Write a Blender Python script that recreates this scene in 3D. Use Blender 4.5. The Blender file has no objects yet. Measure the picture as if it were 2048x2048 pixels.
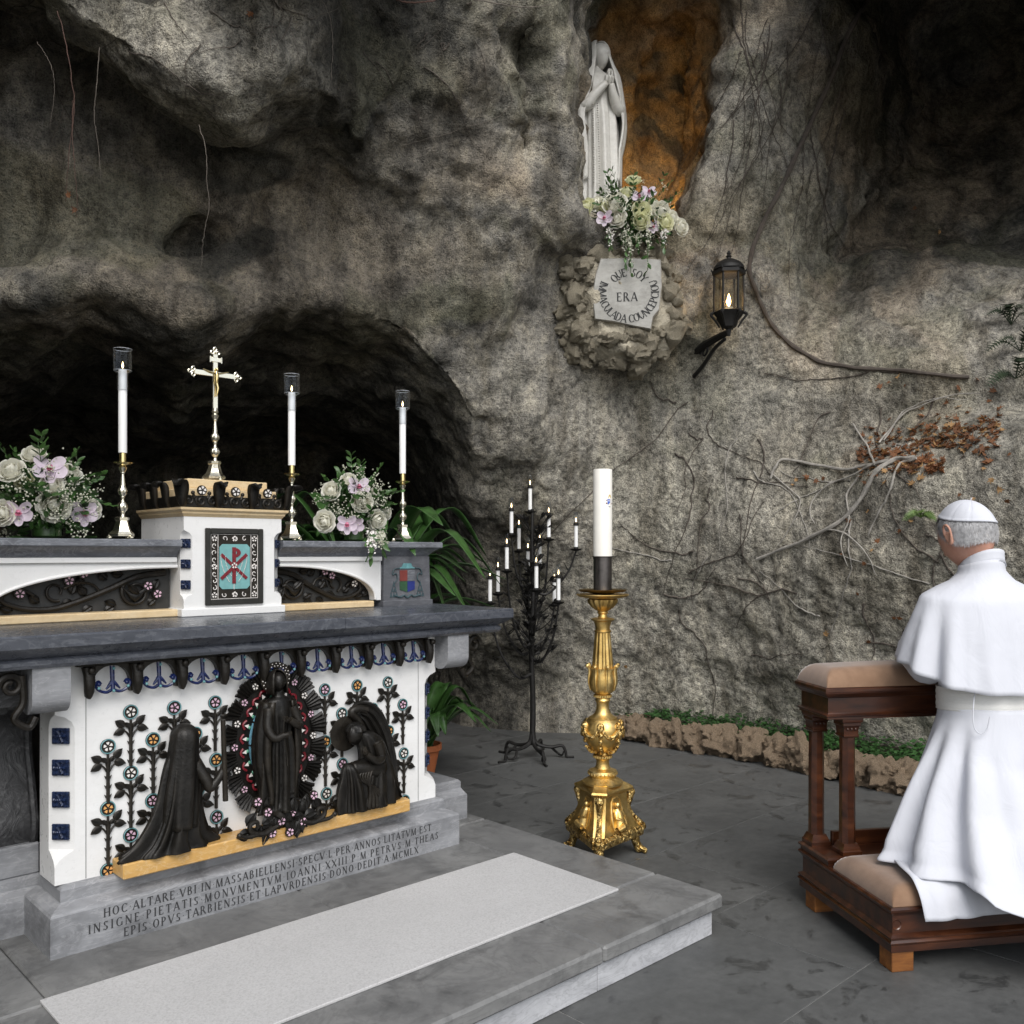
import bpy, math, random
import numpy as np
from mathutils import Vector, Matrix
from mathutils.bvhtree import BVHTree

# ------------------------------------------------------------ camera, light
SC = bpy.context.scene
COL = SC.collection
FPX, HV, CAMZ, YAW = 1822.0, 1106.0, 1.40, math.radians(46.6)   # focal length and horizon of the 2048 px photograph
cam_data = bpy.data.cameras.new('camera')
cam_data.sensor_width = 36.0
cam_data.lens = 36.0 * FPX / 2048.0
cam_data.shift_y = (HV - 1024.0) / 2048.0
cam_data.clip_start, cam_data.clip_end = 0.05, 500.0
cam = bpy.data.objects.new('camera', cam_data)
COL.objects.link(cam)
cam.location = (0, 0, CAMZ)
cam.rotation_euler = (math.pi / 2, 0, YAW - math.pi / 2)
SC.camera = cam

SUN_EL, SUN_AZ = math.radians(47), math.radians(-122)     # azimuth measured from +X
world = bpy.data.worlds.new('World')
SC.world = world
world.use_nodes = True
wn = world.node_tree.nodes
wl = world.node_tree.links
sky = wn.new('ShaderNodeTexSky')
sky.sky_type = 'NISHITA'
sky.sun_disc = False
sky.sun_elevation = SUN_EL
sky.sun_rotation = math.pi / 2 - SUN_AZ
sky.dust_density = 1.0
sky.air_density = 1.0
hs = wn.new('ShaderNodeHueSaturation')
hs.inputs['Saturation'].default_value = 0.32                # an overcast, almost colourless sky
wl.new(sky.outputs[0], hs.inputs['Color'])
wl.new(hs.outputs[0], wn['Background'].inputs['Color'])
wn['Background'].inputs['Strength'].default_value = 0.11
sun_data = bpy.data.lights.new('sun', 'SUN')
sun_data.energy = 1.45
sun_data.angle = math.radians(40)
sun_data.color = (1.0, 0.97, 0.93)
sun = bpy.data.objects.new('sun', sun_data)
COL.objects.link(sun)
sun.rotation_euler = Vector((math.cos(SUN_EL) * math.cos(SUN_AZ), math.cos(SUN_EL) * math.sin(SUN_AZ), math.sin(SUN_EL))).to_track_quat('Z', 'Y').to_euler()
vs = SC.view_settings
vs.view_transform = 'Standard'
vs.look = 'None'
vs.gamma = 1.0
vs.exposure = 0.92
vs.use_curve_mapping = False
SC.cycles.max_bounces = 12
SC.cycles.diffuse_bounces = 3
SC.cycles.glossy_bounces = 3
SC.cycles.transmission_bounces = 10
SC.cycles.caustics_reflective = False
SC.cycles.caustics_refractive = False
SC.cycles.transparent_max_bounces = 8
random.seed(7)
RNG = np.random.default_rng(7)

# ------------------------------------------------------------ where a photograph point lies in the place
KD = 2048.0 / 1932.0
DV = np.array([math.cos(YAW), math.sin(YAW), 0.0]); RV = np.array([math.sin(YAW), -math.cos(YAW), 0.0]); UV = np.array([0, 0, 1.0])
C0 = np.array([0, 0, CAMZ])
def ray(u, v): return DV + RV * (u * KD - 1024) / FPX + UV * (HV - v * KD) / FPX
def on_y(u, v, y): w = ray(u, v); return C0 + w * (y / w[1])
def on_z(u, v, z): w = ray(u, v); return C0 + w * ((z - CAMZ) / w[2])
def at(u, v, t): return C0 + t * ray(u, v)

# ------------------------------------------------------------ objects
def tag(o, label=None, cat=None, group=None, kind=None):
    if label: o['label'] = label
    if cat: o['category'] = cat
    if group: o['group'] = group
    if kind: o['kind'] = kind
    return o
def thing(name, loc=(0, 0, 0), rz=0.0, label=None, cat=None, group=None):
    o = bpy.data.objects.new(name, None)
    COL.objects.link(o)
    o.location = loc
    o.rotation_euler = (0, 0, rz)
    o.empty_display_size = 0.05
    return tag(o, label, cat, group)
def link(name, mesh, parent=None, loc=None, rot=None, scale=None):
    o = bpy.data.objects.new(name, mesh)
    COL.objects.link(o)
    if parent:
        o.parent = parent
        if parent.name in WORLD and loc is not None:
            loc = np.asarray(loc, float) - WORLD[parent.name]
    if loc is not None: o.location = loc
    if rot is not None: o.rotation_euler = rot
    if scale is not None: o.scale = scale
    return o
WORLD = {}
def wthing(name, loc, **k):
    o = thing(name, loc, **k); WORLD[o.name] = np.array(loc, float); return o
def copy_tree(o, parent=None):
    c = o.copy(); COL.objects.link(c); c.parent = parent
    for ch in list(o.children): copy_tree(ch, c)
    return c

class MB:
    """collects shapes; build() makes ONE mesh object of them"""
    def __init__(s): s.v = []; s.f = []; s.n = 0; s.T = None
    def add(s, v, f):
        v = np.asarray(v, float).reshape(-1, 3)
        if s.T is not None:
            v = v @ s.T[0].T + s.T[1]
        s.v.append(v); n = s.n
        s.f.extend([tuple(i + n for i in q) for q in f]); s.n += len(v)
        return s
    def xf(s, rot=None, loc=(0, 0, 0)):
        s.T = (np.asarray(rot if rot is not None else np.eye(3), float), np.asarray(loc, float)); return s
    def box(s, lo, hi, b=0.0):
        lo = np.array(lo, float); hi = np.array(hi, float)
        if b <= 0:
            v = [(x, y, z) for x in (lo[0], hi[0]) for y in (lo[1], hi[1]) for z in (lo[2], hi[2])]
            return s.add(v, [(0, 1, 3, 2), (4, 6, 7, 5), (0, 4, 5, 1), (2, 3, 7, 6), (0, 2, 6, 4), (1, 5, 7, 3)])
        b = min(b, 0.49 * float((hi - lo).min()))
        v = []; ix = {}
        for cx in (0, 1):
            for cy in (0, 1):
                for cz in (0, 1):
                    c = np.where([cx, cy, cz], hi, lo); sgn = np.where([cx, cy, cz], -1, 1) * b
                    for a in range(3):
                        p = c + sgn; p[a] = c[a]; ix[(cx, cy, cz, a)] = len(v); v.append(p)
        f = []
        g = lambda c, a: ix[(c[0], c[1], c[2], a)]
        for a in range(3):
            o1, o2 = (a + 1) % 3, (a + 2) % 3
            for e in (0, 1):
                q = []
                for i, j in ((0, 0), (1, 0), (1, 1), (0, 1)):
                    c = [0, 0, 0]; c[a] = e; c[o1] = i; c[o2] = j; q.append(g(c, a))
                f.append(tuple(q if e else q[::-1]))
            for i in (0, 1):
                for j in (0, 1):
                    c0 = [0, 0, 0]; c1 = [0, 0, 0]; c0[o1] = c1[o1] = i; c0[o2] = c1[o2] = j; c0[a] = 0; c1[a] = 1
                    q = [g(c0, o1), g(c1, o1), g(c1, o2), g(c0, o2)]
                    f.append(tuple(q if i == j else q[::-1]) if True else None)
        for c in [(x, y, z) for x in (0, 1) for y in (0, 1) for z in (0, 1)]:
            q = [g(c, 0), g(c, 1), g(c, 2)]
            f.append(tuple(q if sum(c) % 2 else q[::-1]))
        return s.add(v, f)
    def grid(s, P, cu=False, cv=False, caps=False):
        P = np.asarray(P, float); m, n = P.shape[:2]; f = []
        for i in range(m if cu else m - 1):
            i2 = (i + 1) % m
            for j in range(n if cv else n - 1):
                j2 = (j + 1) % n
                f.append((i * n + j, i * n + j2, i2 * n + j2, i2 * n + j))
        if caps:
            f.append(tuple(range(n - 1, -1, -1))); f.append(tuple((m - 1) * n + j for j in range(n)))
        return s.add(P.reshape(-1, 3), f)
    def lathe(s, prof, c=(0, 0, 0), n=24, mod=None, loop=False):
        prof = np.array(prof, float); a = np.arange(n) * 2 * math.pi / n
        R = np.repeat(prof[:, :1], n, 1); Z = np.repeat(prof[:, 1:2], n, 1)
        if mod is not None: R = R * mod(Z, a[None, :])
        P = np.stack([c[0] + R * np.cos(a), c[1] + R * np.sin(a), c[2] + Z], -1)
        return s.grid(P, cu=loop, cv=True, caps=not loop)
    def tube(s, pts, r, n=8, caps=True):
        pts = np.asarray(pts, float); m = len(pts)
        r = np.full(m, r, float) if np.isscalar(r) else np.asarray(r, float)
        t = np.gradient(pts, axis=0); t /= np.linalg.norm(t, axis=1)[:, None] + 1e-12
        ref = np.array([0, 0, 1.0]) if abs(t[0][2]) < 0.9 else np.array([1.0, 0, 0])
        u = np.cross(t[0], ref); u /= np.linalg.norm(u); U = []
        for i in range(m):
            u = u - t[i] * (u @ t[i]); u /= np.linalg.norm(u) + 1e-12; U.append(u)
        U = np.array(U); W = np.cross(t, U); a = np.arange(n) * 2 * math.pi / n
        P = pts[:, None] + r[:, None, None] * (np.cos(a)[None, :, None] * U[:, None] + np.sin(a)[None, :, None] * W[:, None])
        return s.grid(P, cv=True, caps=caps)
    def prism(s, poly, y0, y1, ax=(0, 2, 1)):
        """outline in two axes, pulled along the third: ax = (first, second, depth axis)"""
        n = len(poly); V = np.zeros((2 * n, 3))
        for i, (p, q) in enumerate(poly):
            for k, d in ((0, y0), (1, y1)):
                V[k * n + i, ax[0]] = p; V[k * n + i, ax[1]] = q; V[k * n + i, ax[2]] = d
        f = [tuple(range(n)), tuple(range(2 * n - 1, n - 1, -1))]
        f += [(i, i + n, (i + 1) % n + n, (i + 1) % n) for i in range(n)]
        return s.add(V, f)
    def ball(s, c, r, n=10, m=7):
        a = np.arange(n) * 2 * math.pi / n; b = np.linspace(-math.pi / 2 + 0.05, math.pi / 2 - 0.05, m)
        r = np.broadcast_to(np.asarray(r, float), (3,))
        P = np.stack([c[0] + r[0] * np.cos(b)[:, None] * np.cos(a), c[1] + r[1] * np.cos(b)[:, None] * np.sin(a), c[2] + r[2] * np.sin(b)[:, None] * np.ones(n)], -1)
        return s.grid(P, cv=True, caps=True)
    def mesh(s, name, mat=None, smooth=True, angle=40, org=None):
        me = bpy.data.meshes.new(name)
        V = np.concatenate(s.v) - (0 if org is None else org)
        me.from_pydata(V.tolist(), [], s.f)
        me.update()
        if mat: me.materials.append(mat)
        if smooth:
            me.polygons.foreach_set('use_smooth', np.ones(len(me.polygons), bool))
            if angle < 180: me.set_sharp_from_angle(angle=math.radians(angle))
        return me
    def build(s, name, mat, parent=None, smooth=True, angle=40, loc=None, rot=None):
        org = WORLD.get(parent.name) if parent is not None and loc is None else None
        o = link(name, s.mesh(name, mat, smooth, angle, org), parent, loc, rot)
        if org is not None: WORLD[o.name] = org
        return o

def rotz(a): c, s_ = math.cos(a), math.sin(a); return np.array([[c, -s_, 0], [s_, c, 0], [0, 0, 1.0]])
def rotx(a): c, s_ = math.cos(a), math.sin(a); return np.array([[1, 0, 0], [0, c, -s_], [0, s_, c]])
def roty(a): c, s_ = math.cos(a), math.sin(a); return np.array([[c, 0, s_], [0, 1, 0], [-s_, 0, c]])
def spline(pts, n=40):
    """Catmull-Rom curve through points"""
    p = np.asarray(pts, float); p = np.vstack([2 * p[0] - p[1], p, 2 * p[-1] - p[-2]]); m = len(p) - 3
    t = np.linspace(0, m - 1e-9, n); i = t.astype(int); t = (t - i)[:, None]
    a, b, c, d = p[i], p[i + 1], p[i + 2], p[i + 3]
    return 0.5 * (2 * b + (c - a) * t + (2 * a - 5 * b + 4 * c - d) * t ** 2 + (3 * b - a - 3 * c + d) * t ** 3)
def interp(x, xs, ys): return np.interp(x, xs, ys)
def sstep(a, b, x): t = np.clip((x - a) / (b - a), 0, 1); return t * t * (3 - 2 * t)

def _hash(ix, iy, iz, seed):
    h = (ix.astype(np.int64) * 374761393 + iy.astype(np.int64) * 668265263 + iz.astype(np.int64) * 2147483647 + seed * 1274126177) & 0xffffffff
    h = ((h ^ (h >> 13)) * 1274126177) & 0xffffffff
    return ((h ^ (h >> 16)) & 0xffff) / 32767.5 - 1.0
def vnoise(P, seed=0):
    """smooth lattice noise, -1..1"""
    i = np.floor(P).astype(np.int64); f = P - i; f = f * f * f * (f * (f * 6 - 15) + 10)
    out = 0
    for dx in (0, 1):
        wx = f[..., 0] if dx else 1 - f[..., 0]
        for dy in (0, 1):
            wy = f[..., 1] if dy else 1 - f[..., 1]
            for dz in (0, 1):
                wz = f[..., 2] if dz else 1 - f[..., 2]
                out = out + wx * wy * wz * _hash(i[..., 0] + dx, i[..., 1] + dy, i[..., 2] + dz, seed)
    return out
def fbm(P, oct=4, seed=0, gain=0.5):
    a, o, s_ = 1.0, 0, 1.0
    for k in range(oct):
        o = o + a * vnoise(P * s_ + 17.3 * k, seed + k); a *= gain; s_ *= 2.03
    return o

def ring(c, rx, ry, n=32, folds=(), rot=0.0, tilt=0.0):
    """an oval in the horizontal plane whose edge runs in folds: (count, depth, phase)"""
    a = np.arange(n) * 2 * math.pi / n; k = np.ones(n)
    for q, am, ph in folds: k = k + am * np.cos(q * a + ph)
    x, y = rx * k * np.cos(a), ry * k * np.sin(a); z = x * math.tan(tilt)
    cr, sr = math.cos(rot), math.sin(rot)
    return np.stack([c[0] + x * cr - y * sr, c[1] + x * sr + y * cr, c[2] + z], -1)
def arc_ring(c, rx, ry, a0, a1, n=32, folds=(), rot=0.0):
    a = np.linspace(a0, a1, n); k = np.ones(n)
    for q, am, ph in folds: k = k + am * np.cos(q * a + ph)
    x, y = rx * k * np.cos(a), ry * k * np.sin(a); cr, sr = math.cos(rot), math.sin(rot)
    return np.stack([c[0] + x * cr - y * sr, c[1] + x * sr + y * cr, c[2] + 0 * x], -1)
def solid(o, th, off=0.0):
    m = o.modifiers.new('thickness', 'SOLIDIFY'); m.thickness = th; m.offset = off; return o
def subsurf(o, l=1):
    m = o.modifiers.new('smooth', 'SUBSURF'); m.levels = m.render_levels = l; return o

# ------------------------------------------------------------ Roman capitals drawn with strokes
T_, H_ = 0.165, 0.09
def L(x0, y0, x1, y1, w=T_): return ('l', x0, y0, x1, y1, w)
def A_(cx, cy, rx, ry, a0, a1): return ('a', cx, cy, rx, ry, a0, a1)
def Sf(x, y, w=0.26): return ('l', x - w / 2, y, x + w / 2, y, 0.05)
GL = {
 'I': (0.34, [L(.17,0,.17,1), Sf(.17,.02), Sf(.17,.98)]),
 'H': (0.80, [L(.14,0,.14,1), L(.66,0,.66,1), L(.14,.52,.66,.52,H_), Sf(.14,.02), Sf(.14,.98), Sf(.66,.02), Sf(.66,.98)]),
 'O': (0.86, [A_(.43,.5,.37,.5,0,360)]), 'Q': (0.88, [A_(.43,.5,.37,.5,0,360), L(.5,.12,.86,-.16,.1)]),
 'C': (0.76, [A_(.43,.5,.37,.5,48,312), L(.68,.78,.68,.98,.06), L(.68,.04,.68,.2,.05)]),
 'G': (0.82, [A_(.43,.5,.37,.5,48,318), L(.68,.80,.68,.98,.06), L(.70,.05,.70,.42,.12), Sf(.68,.43,.24)]),
 'A': (0.80, [L(.08,0,.40,1,H_), L(.40,1,.72,0), L(.2,.34,.6,.34,H_), Sf(.08,.02,.2), Sf(.72,.02,.24)]),
 'V': (0.80, [L(.08,1,.40,0), L(.40,0,.72,1,H_), Sf(.08,.98,.24), Sf(.72,.98,.2)]),
 'L': (0.62, [L(.14,0,.14,1), L(.14,.03,.54,.03,H_), L(.54,0,.54,.24,.06), Sf(.14,.98)]),
 'T': (0.70, [L(.35,0,.35,1), L(.06,.97,.64,.97,H_), L(.06,.78,.06,1,.06), L(.64,.78,.64,1,.06), Sf(.35,.02)]),
 'E': (0.64, [L(.14,0,.14,1), L(.14,.97,.52,.97,H_), L(.14,.52,.44,.52,H_), L(.14,.03,.55,.03,H_), L(.52,.8,.52,1,.05), L(.55,0,.55,.22,.05), Sf(.1,.02,.16), Sf(.1,.98,.16)]),
 'R': (0.76, [L(.14,0,.14,1), A_(.32,.75,.24,.25,-90,90), L(.14,.97,.34,.97,H_), L(.14,.5,.34,.5,H_), L(.36,.5,.68,0), Sf(.14,.02), Sf(.68,.02,.2)]),
 'P': (0.66, [L(.14,0,.14,1), A_(.32,.73,.25,.27,-90,90), L(.14,.97,.34,.97,H_), L(.14,.46,.34,.46,H_), Sf(.14,.02), Sf(.1,.98,.16)]),
 'B': (0.70, [L(.14,0,.14,1), A_(.32,.76,.22,.24,-90,90), A_(.34,.27,.26,.27,-90,90), L(.14,.97,.34,.97,H_), L(.14,.52,.34,.52,H_), L(.14,.03,.34,.03,H_)]),
 'D': (0.80, [L(.14,0,.14,1), A_(.30,.5,.40,.5,-90,90), L(.14,.97,.32,.97,H_), L(.14,.03,.32,.03,H_)]),
 'M': (0.98, [L(.12,0,.16,1,H_), L(.18,1,.48,0), L(.48,0,.80,1,H_), L(.80,0,.80,1), Sf(.12,.02,.2), Sf(.82,.02,.24)]),
 'N': (0.84, [L(.14,0,.14,1,H_), L(.14,1,.68,0), L(.68,0,.68,1,H_), Sf(.14,.02,.2), Sf(.68,.98,.2), Sf(.1,.98,.18)]),
 'S': (0.62, [A_(.30,.74,.22,.25,35,270), A_(.30,.25,.24,.25,-145,90), L(.5,.8,.5,.98,.05), L(.06,.02,.06,.2,.05)]),
 'U': (0.80, [L(.14,.3,.14,1), L(.64,.3,.64,1,H_), A_(.39,.32,.25,.32,180,360), Sf(.14,.98), Sf(.64,.98,.2)]),
 'X': (0.78, [L(.08,1,.68,0), L(.08,0,.68,1,H_), Sf(.08,.98,.2), Sf(.68,.02,.2), Sf(.08,.02,.18), Sf(.68,.98,.18)]),
 'Y': (0.76, [L(.08,1,.38,.48), L(.38,.48,.68,1,H_), L(.38,0,.38,.5), Sf(.08,.98,.2), Sf(.68,.98,.18), Sf(.38,.02)]),
 '.': (0.30, [L(.12,.5,.2,.5,.11)]), ':': (0.30, [L(.12,.7,.2,.7,.1), L(.12,.1,.2,.1,.1)]), ' ': (0.34, [])}
def text_width(s, sp=0.1): return sum(GL[c][0] + sp for c in s) - sp
def glyph_quads(c):
    out = []
    for st in GL[c][1]:
        if st[0] == 'l':
            p, q, w = np.array(st[1:3]), np.array(st[3:5]), st[5] / 2
            d = q - p; d = d / (np.linalg.norm(d) + 1e-9); n = np.array([-d[1], d[0]]) * w
            out.append([p - n, q - n, q + n, p + n])
        else:
            cx, cy, rx, ry, a0, a1 = st[1:]; k = max(6, int(abs(a1 - a0) / 20)); a = np.radians(np.linspace(a0, a1, k + 1))
            for i in range(k):
                qd = []
                for b, s_ in ((a[i], 1), (a[i + 1], 1), (a[i + 1], 0), (a[i], 0)):
                    th = 0.075 + 0.10 * abs(math.cos(b)); f_ = 0 if s_ else th
                    qd.append(np.array([cx + (rx - f_) * math.cos(b), cy + (ry - f_ * 0.8) * math.sin(b)]))
                out.append(qd)
    return out
def letters(mb, s, place, h, sp=0.1, start=0.0):
    """place(x, y, k) maps the line's own plane (metres) to space, k lifts stroke over stroke"""
    x = start; k = 0
    for c in s:
        for qd in glyph_quads(c):
            k += 1
            mb.add([place(x + p[0] * h, p[1] * h, 0.00004 * (k % 12)) for p in qd], [(0, 1, 2, 3)])
        x += (GL[c][0] + sp) * h
    return x
# ------------------------------------------------------------ materials
MAT = {}
class NT:
    def __init__(s, name):
        m = bpy.data.materials.new(name); m.use_nodes = True; s.m = m; s.t = m.node_tree; s.N = s.t.nodes; s.L = s.t.links
        s.b = s.N['Principled BSDF']; s.co = None; MAT[name] = m
    def coord(s, kind='Object'):
        if s.co is None:
            s.tc = s.N.new('ShaderNodeTexCoord'); s.co = s.tc.outputs[kind]
        return s.co
    def mapped(s, scale=(1, 1, 1), rot=(0, 0, 0)):
        mp = s.N.new('ShaderNodeMapping'); s.L.new(s.coord(), mp.inputs['Vector'])
        mp.inputs['Scale'].default_value = scale; mp.inputs['Rotation'].default_value = rot; return mp.outputs[0]
    def noise(s, scale, detail=4, rough=0.55, dist=0.0, vec=None):
        n = s.N.new('ShaderNodeTexNoise'); n.inputs['Scale'].default_value = scale; n.inputs['Detail'].default_value = detail
        n.inputs['Roughness'].default_value = rough; n.inputs['Distortion'].default_value = dist
        s.L.new(vec if vec is not None else s.coord(), n.inputs['Vector']); return n.outputs['Fac']
    def voro(s, scale, feature='F1', vec=None, out='Distance', rand=1.0):
        n = s.N.new('ShaderNodeTexVoronoi'); n.feature = feature; n.inputs['Scale'].default_value = scale
        n.inputs['Randomness'].default_value = rand
        s.L.new(vec if vec is not None else s.coord(), n.inputs['Vector']); return n.outputs[out]
    def ramp(s, fac, stops, interp='LINEAR'):
        r = s.N.new('ShaderNodeValToRGB'); r.color_ramp.interpolation = interp; e = r.color_ramp.elements
        while len(e) < len(stops): e.new(0.5)
        for el, (p, c) in zip(e, stops):
            el.position = p; el.color = (*c, 1) if len(c) == 3 else c
        s.L.new(fac, r.inputs['Fac']); return r.outputs['Color']
    def mix(s, fac, a, b, mode='MIX'):
        m = s.N.new('ShaderNodeMix'); m.data_type = 'RGBA'; m.blend_type = mode
        for sock, val in ((m.inputs['Factor'], fac), (m.inputs['A'], a), (m.inputs['B'], b)): s.put(sock, val)
        # RGBA sockets share the names A and B with the others: take the right ones
        return m.outputs['Result']
    def put(s, sock, val):
        if isinstance(val, bpy.types.NodeSocket): s.L.new(val, sock)
        elif isinstance(val, (tuple, list)): sock.default_value = (*val, 1) if len(val) == 3 and len(sock.default_value) == 4 else val
        else: sock.default_value = val
    def math(s, op, a, b=0.0, clamp=False):
        m = s.N.new('ShaderNodeMath'); m.operation = op; m.use_clamp = clamp
        s.put(m.inputs[0], a); s.put(m.inputs[1], b); return m.outputs[0]
    def rmp(s, fac, a, b, c=0.0, d=1.0):
        m = s.N.new('ShaderNodeMapRange'); s.L.new(fac, m.inputs['Value'])
        for k, v in (('From Min', a), ('From Max', b), ('To Min', c), ('To Max', d)): m.inputs[k].default_value = v
        return m.outputs[0]
    def bump(s, h, strength=0.5, dist=0.01, normal=None):
        b = s.N.new('ShaderNodeBump'); b.inputs['Strength'].default_value = strength; b.inputs['Distance'].default_value = dist
        s.L.new(h, b.inputs['Height'])
        if normal is not None: s.L.new(normal, b.inputs['Normal'])
        s.L.new(b.outputs[0], s.b.inputs['Normal']); return b.outputs[0]
    def col(s, c): s.put(s.b.inputs['Base Color'], c); return s
    def rough(s, r): s.put(s.b.inputs['Roughness'], r); return s
    def set(s, **k):
        for n, v in k.items(): s.put(s.b.inputs[n.replace('_', ' ')], v)
        return s
    def attr(s, name):
        a = s.N.new('ShaderNodeAttribute'); a.attribute_name = name; return a
# fix for Mix node socket lookup of RGBA type
def _mix(s, fac, a, b, mode='MIX'):
    m = s.N.new('ShaderNodeMix'); m.data_type = 'RGBA'; m.blend_type = mode
    s.put(m.inputs[0], fac); s.put(m.inputs[6], a); s.put(m.inputs[7], b); return m.outputs[2]
NT.mix = _mix

def plain(name, c, rough=0.5, metal=0.0, var=0.12, scale=30, bump=0.0, bscale=120, bdist=0.002, spec=0.5):
    t = NT(name); n = t.noise(scale, 4, 0.6)
    lo = tuple(x * (1 - var) for x in c); hi = tuple(min(1, x * (1 + var)) for x in c)
    t.col(t.ramp(n, [(0.3, lo), (0.7, hi)]))
    t.rough(t.rmp(n, 0.3, 0.7, max(0.02, rough - 0.08), min(1, rough + 0.08)))
    t.set(Metallic=metal, Specular_IOR_Level=spec)
    if bump: t.bump(t.noise(bscale, 3, 0.6), bump, bdist)
    return t.m

# grotto rock: grey tufa with tan and dark stains; the vertex colours add ochre, pale tones and painted shade
t = NT('rock')
mid = t.noise(4.5, 4, 0.65, 0.4); fine = t.noise(26, 4, 0.7); sp = t.noise(120, 2, 0.7)
base = t.ramp(mid, [(0.28, (0.095, 0.092, 0.085)), (0.46, (0.235, 0.222, 0.198)), (0.58, (0.32, 0.295, 0.245)), (0.75, (0.44, 0.41, 0.355))])
tan = t.ramp(mid, [(0.3, (0.18, 0.135, 0.09)), (0.7, (0.45, 0.355, 0.255))])
st = t.N.new('ShaderNodeSeparateColor'); t.L.new(t.attr('stain').outputs['Color'], st.inputs[0])
c1 = t.mix(st.outputs[0], base, tan)
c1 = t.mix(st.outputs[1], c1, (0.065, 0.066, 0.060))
c1 = t.mix(st.outputs[2], c1, (0.13, 0.13, 0.07))
at_ = t.attr('tint')
sepr = t.N.new('ShaderNodeSeparateColor'); t.L.new(at_.outputs['Color'], sepr.inputs[0])
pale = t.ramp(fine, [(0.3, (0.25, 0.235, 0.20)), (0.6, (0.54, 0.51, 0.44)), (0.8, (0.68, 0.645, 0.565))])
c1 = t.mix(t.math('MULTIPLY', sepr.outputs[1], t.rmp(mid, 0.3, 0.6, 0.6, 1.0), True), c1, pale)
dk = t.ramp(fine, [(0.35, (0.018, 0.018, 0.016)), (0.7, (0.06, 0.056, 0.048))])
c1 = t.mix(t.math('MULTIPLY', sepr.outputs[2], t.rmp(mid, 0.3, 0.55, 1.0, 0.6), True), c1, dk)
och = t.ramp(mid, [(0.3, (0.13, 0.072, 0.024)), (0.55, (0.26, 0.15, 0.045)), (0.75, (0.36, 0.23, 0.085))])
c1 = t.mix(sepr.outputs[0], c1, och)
c1 = t.mix(0.85, c1, t.ramp(fine, [(0.30, (0.42, 0.42, 0.42)), (0.5, (1, 1, 1)), (0.72, (1.35, 1.33, 1.28))]), 'MULTIPLY')
c1 = t.mix(0.8, c1, t.ramp(sp, [(0.33, (0.30, 0.30, 0.30)), (0.47, (1, 1, 1)), (0.72, (1.45, 1.43, 1.38))]), 'MULTIPLY')
t.col(c1).rough(0.92).set(Specular_IOR_Level=0.25)
strk = t.noise(1.0, 4, 0.6, 0.3, t.mapped((5.5, 5.5, 0.55)))
c1 = t.mix(0.85, c1, t.ramp(strk, [(0.34, (0.45, 0.43, 0.40)), (0.5, (1, 1, 1)), (0.68, (1.25, 1.22, 1.16))]), 'MULTIPLY')
t.col(c1)
h = t.math('ADD', fine, t.math('MULTIPLY', sp, 0.4))

t.bump(h, 1.0, 0.030)

plain('joint', (0.20, 0.197, 0.19), 0.95, 0, 0.3, 30)
# stone
t = NT('floor_stone'); v = t.noise(2.2, 5, 0.6, 0.5); f_ = t.noise(24, 5, 0.65); w = t.noise(4.2, 4, 0.6, 0.6, t.mapped((1, 1.7, 1), (0, 0, 0.5)))
oi = t.N.new('ShaderNodeObjectInfo')
c = t.ramp(v, [(0.3, (0.068, 0.069, 0.068)), (0.7, (0.122, 0.123, 0.120))])
c = t.mix(0.5, c, t.ramp(f_, [(0.3, (0.6, 0.6, 0.6)), (0.7, (1.25, 1.25, 1.25))]), 'MULTIPLY')
c = t.mix(t.rmp(oi.outputs['Random'], 0, 1, 0.0, 0.35), c, (0.10, 0.105, 0.105))
fp = t.noise(9, 6, 0.7, 0.8)
wet = t.math('MULTIPLY', t.rmp(w, 0.55, 0.60), t.rmp(fp, 0.46, 0.58), True)
c = t.mix(t.math('MULTIPLY', wet, 0.72), c, (0.035, 0.036, 0.036))
t.col(c).rough(t.rmp(wet, 0, 1, 0.55, 0.28)).set(Specular_IOR_Level=0.35)
t.bump(f_, 0.25, 0.004)

def marble(name, a, b, vein, scale=3.0, rough=0.35, veinw=0.5, dirt=0.0, rot=(0, 0, 0.5), mott=0.35):
    t = NT(name); v = t.noise(scale, 6, 0.62, 1.2, t.mapped((1, 1, 2.6), rot)); f_ = t.noise(40, 4, 0.6)
    c = t.ramp(v, [(0.32, a), (0.68, b)])
    vn = t.noise(scale * 1.7, 5, 0.6, 2.0, t.mapped((1.0, 1.0, 3.5), rot))
    c = t.mix(t.math('MULTIPLY', t.rmp(t.math('ABSOLUTE', t.math('SUBTRACT', vn, 0.5)), 0.0, 0.035, 1.0, 0.0), veinw, True), c, vein)
    c = t.mix(mott, c, t.ramp(f_, [(0.3, (0.72, 0.72, 0.72)), (0.7, (1.12, 1.12, 1.12))]), 'MULTIPLY')
    if dirt: c = t.mix(t.math('MULTIPLY', t.rmp(t.noise(5, 6, 0.7, 0.6), 0.5, 0.66), dirt), c, tuple(x * 0.45 for x in a))
    t.col(c).rough(t.rmp(f_, 0.3, 0.7, rough - 0.08, rough + 0.1)); t.bump(f_, 0.12, 0.002); return t.m
marble('riser_marble', (0.40, 0.405, 0.425), (0.56, 0.565, 0.585), (0.22, 0.22, 0.23), 3.0, 0.55, 0.4, 0.3)
marble('grey_marble', (0.18, 0.184, 0.194), (0.31, 0.315, 0.33), (0.42, 0.42, 0.43), 3.2, 0.5, 0.4, 0.6)
marble('platform_marble', (0.125, 0.126, 0.126), (0.225, 0.225, 0.22), (0.12, 0.12, 0.12), 2.4, 0.55, 0.45, 0.6)
marble('slab_marble', (0.045, 0.05, 0.062), (0.085, 0.092, 0.11), (0.20, 0.21, 0.23), 2.5, 0.30, 0.35, 0.2)
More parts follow.
